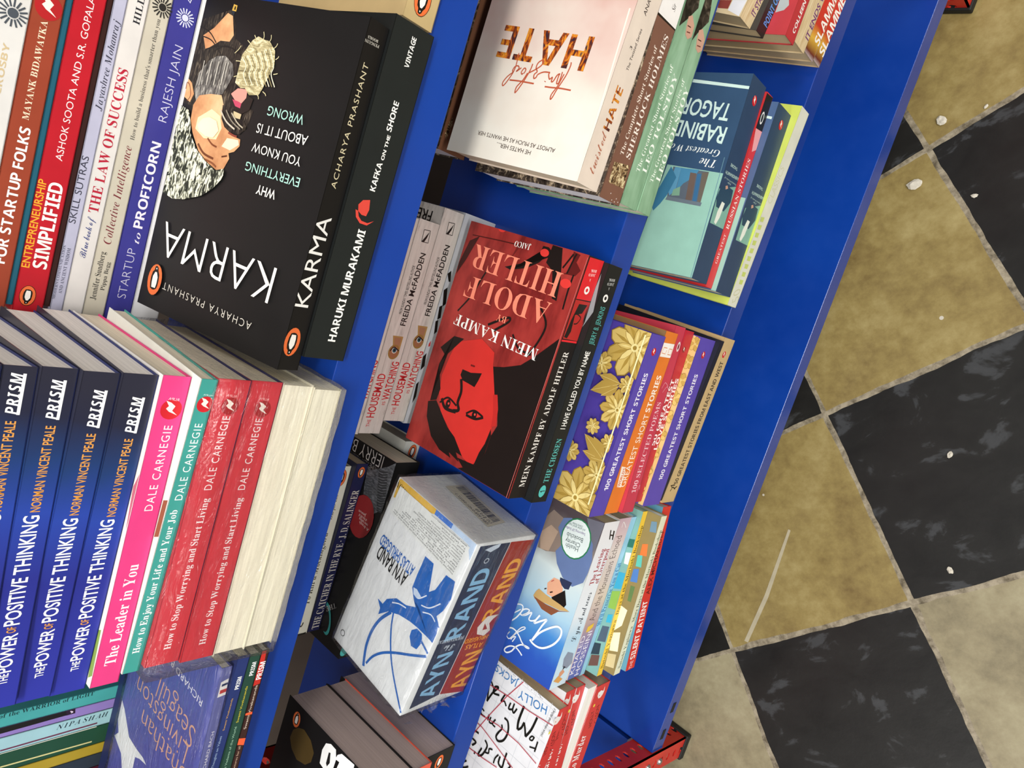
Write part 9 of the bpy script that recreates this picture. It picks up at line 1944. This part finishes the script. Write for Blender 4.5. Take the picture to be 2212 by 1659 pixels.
('P','s',(170.8,8.8,170.3,10.7,169.1,12.4,167.1,13.8,164.6,14.3,161.9,14.3,159.2,14.3,156.7,13.8,154.7,12.4,153.5,10.7,153.1,8.8,153.5,6.9,154.7,5.2,156.7,3.8,159.2,3,161.9,2.7,164.6,3,167.1,3.8,169.1,5.2,170.3,6.9),'#3a1d10'),
('P','s',(170.4,8.8,170,10.6,168.8,12.2,166.9,13.5,164.5,14.3,161.9,14.3,159.3,14.3,156.9,13.5,155,12.2,153.8,10.6,153.4,8.8,153.8,7,155,5.4,156.9,4.1,159.3,3.3,161.9,3,164.5,3.3,166.9,4.1,168.8,5.4,170,7),'#e8703a'),
('P','s',(166.2,5.9,167.2,7.4,167.5,9.1,167,11.1,164.5,12,161.1,12.3,158.1,11.7,156.8,10.5,154.7,10.2,154.3,8.8,155.1,7.6,156.8,7.1,158.5,5.8,161.9,5.3,164.5,5.4),'#16130f'),
('P','s',(166.2,7.1,166.3,10.2,163.6,10.8,160.2,10.8,157.7,9.5,157.7,8.1,160.2,6.7,163.6,6.6),'#f4efe6'),
('P','s',(156.1,9.4,155.3,9.3,155.4,8.6,156.1,8.6),'#f4efe6'),
('T','s','Harper Lee',(119.7,6.6,25.4,0,0,4.6),'#3a342c','j'),
('T','s','To Kill a Mockingbird',(32.6,6.5,74.1,0,0,7.3),'#3a342c','j'),
('L','s',(0.1,14.3,0.1,9.4,0.1,3.8,0.6,1.1),2,'#2a2622',1),
('L','s',(7.4,14.3,12.2,13,8.7,9.2,12.8,7.5),1.2,'#2a2622',1),
],
'ayn': [
('P','c',(172.1,100,172.1,51,167.4,51,153.3,100.1,169.9,101.5),'#d9b04e'),
('P','c',(172.1,51,172.1,29.3,167.5,29.4,167.4,51),'#4a78c8'),
('P','c',(172.1,29.3,172,0.4,156.6,0.3,167.1,7.6,167.5,29.4),'#b8cce4'),
('T','c','ANNIVERSARY EDITION',(157.2,45.9,12.2,55.3,-5.8,1.3),'#3a3020','b'),
('P','c',(132,42.3,132.2,31.3,118.8,27.1,109.2,24.2,114.9,19.3,132.5,15.2,133.8,4.6,118.9,1.1,106.2,3.4,97.7,7.4,93.4,2.2,85.3,0.3,86.1,11.6,85,22,88.7,29.9,93.1,35.4,100.9,41.9,113.2,42.5),'#2f66b4'),
('P','c',(93.1,35.4,91.2,26.7,83.6,40.4,81.4,52.9,73.6,62.3,66.8,64.5,67.2,69.9,66.9,71.8,61.8,65.2,55.8,64.5,65.6,55.5,71.6,43,75,29.4,76.2,18.8,76.6,5.9,76.3,0.3,86.3,0.3,88,12.7),'#2f66b4'),
('P','c',(70.1,24.7,75.2,20.1,74.9,13.3,69.1,9.9,60.2,12.2,58.5,18.7,64.2,24),'#2f66b4'),
('L','c',(5.4,57.1,13.4,60.2,24.6,63.3,39.3,63.7,54.1,60,67.4,52.2),3,'#2f66b4',1),
('L','c',(69.3,49.7,55.5,45.1,37.4,34.7,23,22.1,3.6,0.3),1.8,'#2f66b4',1),
('L','c',(9.8,55.5,20.7,51.4,31.2,43.2,41.2,31,51.6,15.6,62.6,0.1),2.2,'#2f66b4',1),
('L','c',(69.6,11.1,65.6,0.1),2,'#2f66b4',1),
('L','c',(92.9,6.4,91.6,0.1),1,'#2f66b4',1),
('L','c',(97.5,37,97.5,31.3,105.3,24.7),1.1,'#dfe8f2',1),
('L','c',(94.7,25.9,98.6,17,109.1,8.7),1.1,'#dfe8f2',1),
('L','c',(90.8,21.7,94.8,13,92.9,6.4),1.1,'#dfe8f2',1),
('L','c',(75.3,55.2,79.5,47.8,81.7,39.2),1.1,'#dfe8f2',1),
('P','c',(101.9,40.6,102.9,36.4,100.5,29.3,96.6,32.7,97,37.7),'#c6d6ea'),
('P','c',(15.2,94.1,15,95,14.6,95.9,13.9,96.5,13.1,97,12.2,97.1,11.2,97,10.4,96.5,9.7,95.9,9.3,95,9.2,94.1,9.3,93.2,9.7,92.3,10.4,91.7,11.2,91.2,12.2,91.1,13.1,91.2,13.9,91.7,14.6,92.3,15,93.2),'#3a3a3c'),
('P','c',(14.6,94.1,14.5,94.8,14.1,95.5,13.6,96,12.9,96.4,12.2,96.5,11.4,96.4,10.8,96,10.2,95.5,9.9,94.8,9.8,94.1,9.9,93.4,10.2,92.7,10.8,92.2,11.4,91.8,12.2,91.7,12.9,91.8,13.6,92.2,14.1,92.7,14.5,93.4),'#e4e6e8'),
('T','c','AYN RAND',(107.1,50.4,2.6,41.5,-13,0.8),'#191919','h'),
('T','c','ATLAS SHRUGGED',(117.2,47,1.7,47.8,-9.7,0.3),'#2f66b4','h'),
('P','s',(169.9,73.8,168.9,34.5,8.6,36.5,4.5,70.7),'#25304e'),
('P','s',(169.2,33.8,167.6,0.3,0.3,0.3,8.7,35.3),'#a02a22'),
('T','s','AYN',(10.8,44.2,48.6,0,0,19.9),'#8cc0e4','S'),
('T','s','RAND',(73.8,44.4,72.1,0,0,20.5),'#8cc0e4','S'),
('T','s','AYN',(6.8,0.3,42.8,0,0,22.6),'#efa832','S'),
('T','s','RAND',(85,3.8,64.5,0,0,19.4),'#efa832','S'),
('T','s','FOUNTAINHEAD',(73.8,38.8,2.9,34.5,-3.5,0.3),'#d8e4f0','B'),
('T','s','The',(67.5,47.1,1.2,13.5,-6.2,0.5),'#d8e4f0','c'),
('T','s','ATLAS',(58,4,3.1,24.7,-5.1,0.6),'#f0a030','S'),
('T','s','SHRUGGED',(65.7,-2.2,2.7,36.2,-4.7,0.4),'#f0a030','S'),
('P','s',(70.8,21,79.2,25,84.3,21.4,89.2,16.7,87.8,0.4,84.5,6.3,80,9.3,70.8,2.8,66.2,8.8),'#e4e0dc'),
('P','s',(73.8,15.2,81.5,16,73.7,8.5),'#a02a22'),
('P','s',(165.6,65.8,168.4,57,169.8,47.1,165.9,48.3,162.3,56.9),'#c8d4e4'),
('P','s',(156.5,57.1,156.4,58.1,156,59,155.4,59.7,154.7,60.1,153.9,60.3,153.1,60.1,152.4,59.7,151.8,59,151.4,58.1,151.3,57.1,151.4,56.1,151.8,55.2,152.4,54.5,153.1,54,153.9,53.9,154.7,54,155.4,54.5,156,55.2,156.4,56.1),'#c8d0dc'),
('P','s',(155.7,57.1,155.6,57.8,155.3,58.4,154.9,59,154.4,59.3,153.9,59.4,153.3,59.3,152.8,59,152.4,58.4,152.2,57.8,152.1,57.1,152.2,56.4,152.4,55.7,152.8,55.2,153.3,54.9,153.9,54.8,154.4,54.9,154.9,55.2,155.3,55.7,155.6,56.4),'#25304e'),
],
'zo3': [
('P','s',(151.9,16.8,151.5,18.5,150.4,20,148.7,21.2,146.5,22,144,22.3,141.6,22,139.4,21.2,137.7,20,136.6,18.5,136.2,16.8,136.6,15.1,137.7,13.6,139.4,12.4,141.6,11.6,144,11.4,146.5,11.6,148.7,12.4,150.4,13.6,151.5,15.1),'#3a1d10'),
('P','s',(151.5,16.8,151.2,18.4,150.1,19.8,148.5,20.9,146.4,21.7,144,21.9,141.7,21.7,139.6,20.9,138,19.8,136.9,18.4,136.5,16.8,136.9,15.2,138,13.8,139.6,12.7,141.7,12,144,11.7,146.4,12,148.5,12.7,150.1,13.8,151.2,15.2),'#e8703a'),
('P','s',(147.8,14.3,148.7,15.5,149,17.1,148.5,18.9,146.3,19.6,143.3,19.9,140.7,19.4,139.5,18.3,137.7,18.1,137.3,16.8,138,15.8,139.5,15.3,141,14.2,144,13.8,146.3,13.9),'#16130f'),
('P','s',(147.8,15.3,147.9,18.1,145.5,18.5,142.5,18.5,140.3,17.4,140.3,16.2,142.5,15,145.5,14.9),'#f4efe6'),
('P','s',(138.9,17.3,138.2,17.2,138.3,16.6,138.9,16.6),'#f4efe6'),
],
'zo1': [
('P','c',(149.9,111.4,149.5,113.1,148.4,114.7,146.6,115.9,144.5,116.6,142,116.9,139.6,116.6,137.4,115.9,135.7,114.7,134.6,113.1,134.2,111.4,134.6,109.8,135.7,108.2,137.4,107,139.6,106.3,142,106,144.5,106.3,146.6,107,148.4,108.2,149.5,109.8),'#3a1d10'),
('P','c',(149.5,111.4,149.2,113,148.1,114.4,146.4,115.6,144.3,116.3,142,116.5,139.7,116.3,137.6,115.6,136,114.4,134.9,113,134.5,111.4,134.9,109.9,136,108.5,137.6,107.3,139.7,106.6,142,106.3,144.3,106.6,146.4,107.3,148.1,108.5,149.2,109.9),'#e8703a'),
('P','c',(138.3,108.9,137.4,110.2,137.1,111.7,137.5,113.5,139.8,114.3,142.8,114.5,145.4,114,146.5,113,148.4,112.7,148.8,111.4,148,110.4,146.5,109.9,145,108.8,142,108.4,139.8,108.5),'#16130f'),
('P','c',(138.3,109.9,138.1,112.7,140.5,113.2,143.5,113.2,145.8,112.1,145.8,110.8,143.5,109.6,140.5,109.5),'#f4efe6'),
('P','c',(147.1,112,147.9,111.9,147.7,111.2,147.1,111.2),'#f4efe6'),
('P','c',(122.3,113.2,131.3,111.8,137.3,106.3,140.8,98.3,138.1,86.4,130.9,78.5,121.3,78.7,114.1,84.8,110.5,96.7,114.5,106.9),'#4a3a1c'),
('P','c',(148.7,67.8,152.2,61.8,152,54.3,144.5,50.9,134.2,51.2,127.1,60.6,128.3,68.2,140.6,69.9),'#f4f4f2'),
('P','c',(144.3,61.4,145.1,59.2,136.8,56.8,131.8,58.9,133.6,61),'#1c1b1a'),
('P','c',(149.6,50.7,153.7,46.4,155.6,29.4,141.9,28,135,47.9,145.4,46.4,144.4,52.1),'#f4f4f2'),
],
'manual': [
('T','s','MANUAL of the WARRIOR of LIGHT',(79.8,7.8,84.3,0,0,3.1),'#1c3a3c','B'),
],
'purple': [
('P','s',(94.1,3.6,92.8,8.4,136.8,8.4,137.8,4.4),'#1c1a18'),
('P','s',(136.8,8.4,142.9,8.4,143.6,4.3,137.6,4.2),'#2a1c2c'),
('L','s',(139.8,7.1,141.6,6,140.5,5.6),0.8,'#e0d0e0',1),
],
'nipa': [
('T','s','NIPA SHAH',(147.7,6.7,36.1,0,0,3.9),'#1c2a34','j'),
('P','s',(113.4,1.6,113.2,2.8,176.8,3.2,177,2),'#6a3048'),
],
'dkgreen': [
('P','s',(108.8,16,108.2,16.5,171.9,16.5,172.2,15.8),'#dcdac8'),
('L','s',(110.6,4.8,171.1,3.2),1.2,'#cfc88a',0),
],
'pihay': [
('T','s','PIHAY',(134.9,12.3,8.2,0,0,-0.7),'#d8d8d0','B'),
],
}
def make_book(key, H, u, d, n, L, W, T, flip, cov, spi, bak, pag, group, label):
    root = empty('paperback_book', frame((H[0], H[1], H[2] + FLOOR), u, d, n), label=label, category='book', group=group)
    items = ART.get(key, []); c = 0.0005; g = 0.0012
    y0, y1 = (0, W)
    pb = Part(); pm = page_mat(pag)
    if flip: pb.box((g, 0.0006, c), (L - g, W - c, T - c), pm)
    else: pb.box((g, c, c), (L - g, W - g, T - c), pm)
    fc = Part(); fc.box((0, 0 if flip else 0.0, T - c), (L, W, T), M(cov)); artwork(fc, items, 'c', L, T, W)
    bc = Part(); bc.box((0, 0, 0), (L, W, c), M(bak))
    sp = Part()
    if flip: sp.box((0, W - 0.0002, 0), (L, W + 0.0004, T), M(spi))
    else: sp.box((0, 0, 0), (L, c, T - 0.00005), M(spi)); artwork(sp, items, 's', L, T)
    fc.build('front_cover', root); sp.build('spine', root); bc.build('back_cover', root); pb.build('page_block', root)
    return root
ROOTS = {}
for row in BOOKS: ROOTS[row[0]] = make_book(*row)

# ------------------------------------------------------------------ clear plastic film, crumpled at its folds
def film_box(name, parent, L, W, T, seed, amp=0.0009, m=0.0012, gap=0.0):
    """a slightly loose, wrinkled film bag round a block of size L x W x T"""
    rnd = random.Random(seed); p = Part(); nx, ny, nz = 26, 16, 8
    bm = bmesh.new()
    for f_, (na, nb) in (('z0', (nx, ny)), ('z1', (nx, ny)), ('y0', (nx, nz)), ('y1', (nx, nz)), ('x0', (ny, nz)), ('x1', (ny, nz))):
        vs = {}
        for i in range(na + 1):
            for j in range(nb + 1):
                a, b_ = i / na, j / nb
                x, y, z = {'z0': (a, b_, 0), 'z1': (a, b_, 1), 'y0': (a, 0, b_), 'y1': (a, 1, b_), 'x0': (0, a, b_), 'x1': (1, a, b_)}[f_]
                vs[i, j] = bm.verts.new((-m + x * (L + 2 * m), -m + y * (W + 2 * m), -gap + z * (T + m + gap)))
        for i in range(na):
            for j in range(nb): bm.faces.new((vs[i, j], vs[i + 1, j], vs[i + 1, j + 1], vs[i, j + 1]))
    bmesh.ops.remove_doubles(bm, verts=bm.verts, dist=1e-5)
    bmesh.ops.recalc_face_normals(bm, faces=bm.faces)
    for v in bm.verts:
        s = math.sin(v.co.x * 310 + v.co.z * 420 + seed) * math.sin(v.co.y * 270 + v.co.x * 90)
        v.co += Vector(((abs(s) if v.co.x > L * 0.5 else -abs(s)) * amp * (1 if not 0.001 < v.co.x < L - 0.001 else 0), -abs(s) * amp * (1 if v.co.y < 0 else 0), 0.0))
        edge = (v.co.x < 0) + (v.co.x > L) + (v.co.z > T) + (v.co.y < 0) + (v.co.y > W)
        if edge >= 2: v.co += Vector([rnd.uniform(-1, 1) * 0.0006 for _ in range(3)])
    me = bpy.data.meshes.new(name); bm.to_mesh(me); bm.free(); me.materials.append(FILM); me.polygons.foreach_set('use_smooth', [True] * len(me.polygons))
    o = bpy.data.objects.new(name, me); C.objects.link(o)
    if parent: o.parent = parent
    return o
def row(k): return next(r for r in BOOKS if r[0] == k)
r = row('cream2'); top = row('red1')
bundle = film_box('plastic_wrap', None, r[5] + 0.001, r[6] + 0.006, 0.0818, 3)
bundle.matrix_world = frame((r[1][0] - 0.0005, r[1][1] - 0.0045, r[1][2] + FLOOR + 0.0004), r[2], r[3], r[4])
tag(bundle, 'crinkled clear plastic film round the two red and two cream books', 'plastic wrap')
r = row('gull'); film_box('plastic_wrap', ROOTS['gull'], r[5], r[6], r[7], 8, 0.0007)

# ------------------------------------------------------------------ boxed set in film
def boxed_set(H, u, d, n, L, W, T):
    root = empty('boxed_book_set', frame((H[0], H[1], H[2] + FLOOR), u, d, n), label='white boxed set with a blue figure and globe, wrapped in clear film', category='boxed book set')
    items = ART['ayn']; b = Part(); b.box((0, 0, 0), (L, W, T), M('#e0e3e4')); b.build('slipcase', root, 0.0008)
    a = Part(); artwork(a, items, 'c', L, T, W); a.build('printed_cover', root)
    a = Part(); artwork(a, items, 's', L, T); a.build('printed_spine', root)
    tag(root.children[0], 'white card slipcase')
    for nm, q, face, rows in STICKERS:
        s = Part(); e = 0.0005
        to3 = (lambda p: (p[0] / 1000, p[1] / 1000, T + e)) if face == 'c' else (lambda p: (L + e, p[0] / 1000, p[1] / 1000))
        s.poly([to3(p) for p in q], M('#dfe2e0' if face == 'c' else '#cfc9b6'))
        q0, q1, q2, q3 = [Vector(p) for p in q]
        e = 0.00055
        def at(a, b_): return (q0.lerp(q1, a)).lerp(q3.lerp(q2, a), b_)
        for kind, a0, a1, v0, v1, txt in rows:
            if kind == 'bar':
                rnd = random.Random(5); x = a0
                while x < a1:
                    w = rnd.choice((0.006, 0.006, 0.012, 0.018)); 
                    s.poly([to3(at(x, v0)), to3(at(x + w, v0)), to3(at(x + w, v1)), to3(at(x, v1))], M('#2a2a2a')); x += w + rnd.choice((0.006, 0.01, 0.014))
            else:
                V, F = text_mesh(txt, 'n'); s.mesh([to3(at(a0 + (a1 - a0) * x, v0 + (v1 - v0) * y)) for x, y in V], F, M('#3a3a3c'))
        s.build(nm, root)
    w = film_box('plastic_wrap', root, L, W, T, 21, 0.0011)
    # the gathered film end at the head of the spine
    k = Part(); rnd = random.Random(2)
    for i in range(26):
        c = Vector((-0.001 + rnd.uniform(-0.004, 0.004), -0.002 + rnd.uniform(-0.003, 0.002), T * 0.5 + rnd.gauss(0, 0.014)))
        k.poly([tuple(c + Vector([rnd.uniform(-0.006, 0.006) for _ in range(3)])) for _ in range(3)], FILM)
    k.build('film_gather', root)
STICKERS = [
 ('label_sticker', ((166.4,4.8),(166.4,97.1),(140.5,98),(133.9,7.2)), 'c', [('text',.03,0.95,0.875,0.920,'Imported by: PENGUIN RANDOM HOUSE INDIA PVT LTD'),('text',.03,0.95,0.797,0.842,'ISBN : 9780451947673   TITLE : Ayn Rand Box Set'),('text',.03,0.83,0.719,0.764,'Generic Name : Book   No. of copies : 1 N'),('text',.03,0.85,0.641,0.686,'MRP : Rs 999.00   (Inclusive of all taxes)'),('text',.03,0.81,0.563,0.608,'Size : Net Qty   Month & Year : Feb 2023'),('text',.03,0.67,0.485,0.530,'Country of Origin : United States'),('text',.03,0.65,0.407,0.452,'Publisher : PENGUIN RANDOM HOUSE'),('text',.03,0.73,0.329,0.374,'Customer Care : PENGUIN RANDOM HOUSE'),('text',.03,0.67,0.251,0.296,'4th Floor Capital Tower-1 MG ROAD'),('text',.03,0.50,0.173,0.218,'Email : customer service'),('text',.03,0.36,0.095,0.140,'Tel : SALES INDIA'),('text',.03,0.52,0.017,0.062,'www.penguinbooksindia.com')]),
 ('barcode_sticker', ((18.9,46.7),(82.9,39.8),(83.1,13.9),(22.1,19.9)), 't', [('bar',.06,.96,.45,.86,''),('text',.05,.4,.24,.38,'US $19.98'),('text',.05,.8,.06,.19,'ISBN 978-0-451-94767-3')]),
]
boxed_set(*((-0.38632,0.38183,-0.49086),(0.99172,-0.12801,-0.01007),(0.12841,0.98866,0.07781),(0,-0.07846,0.99692),0.1724,0.1029,0.0793))
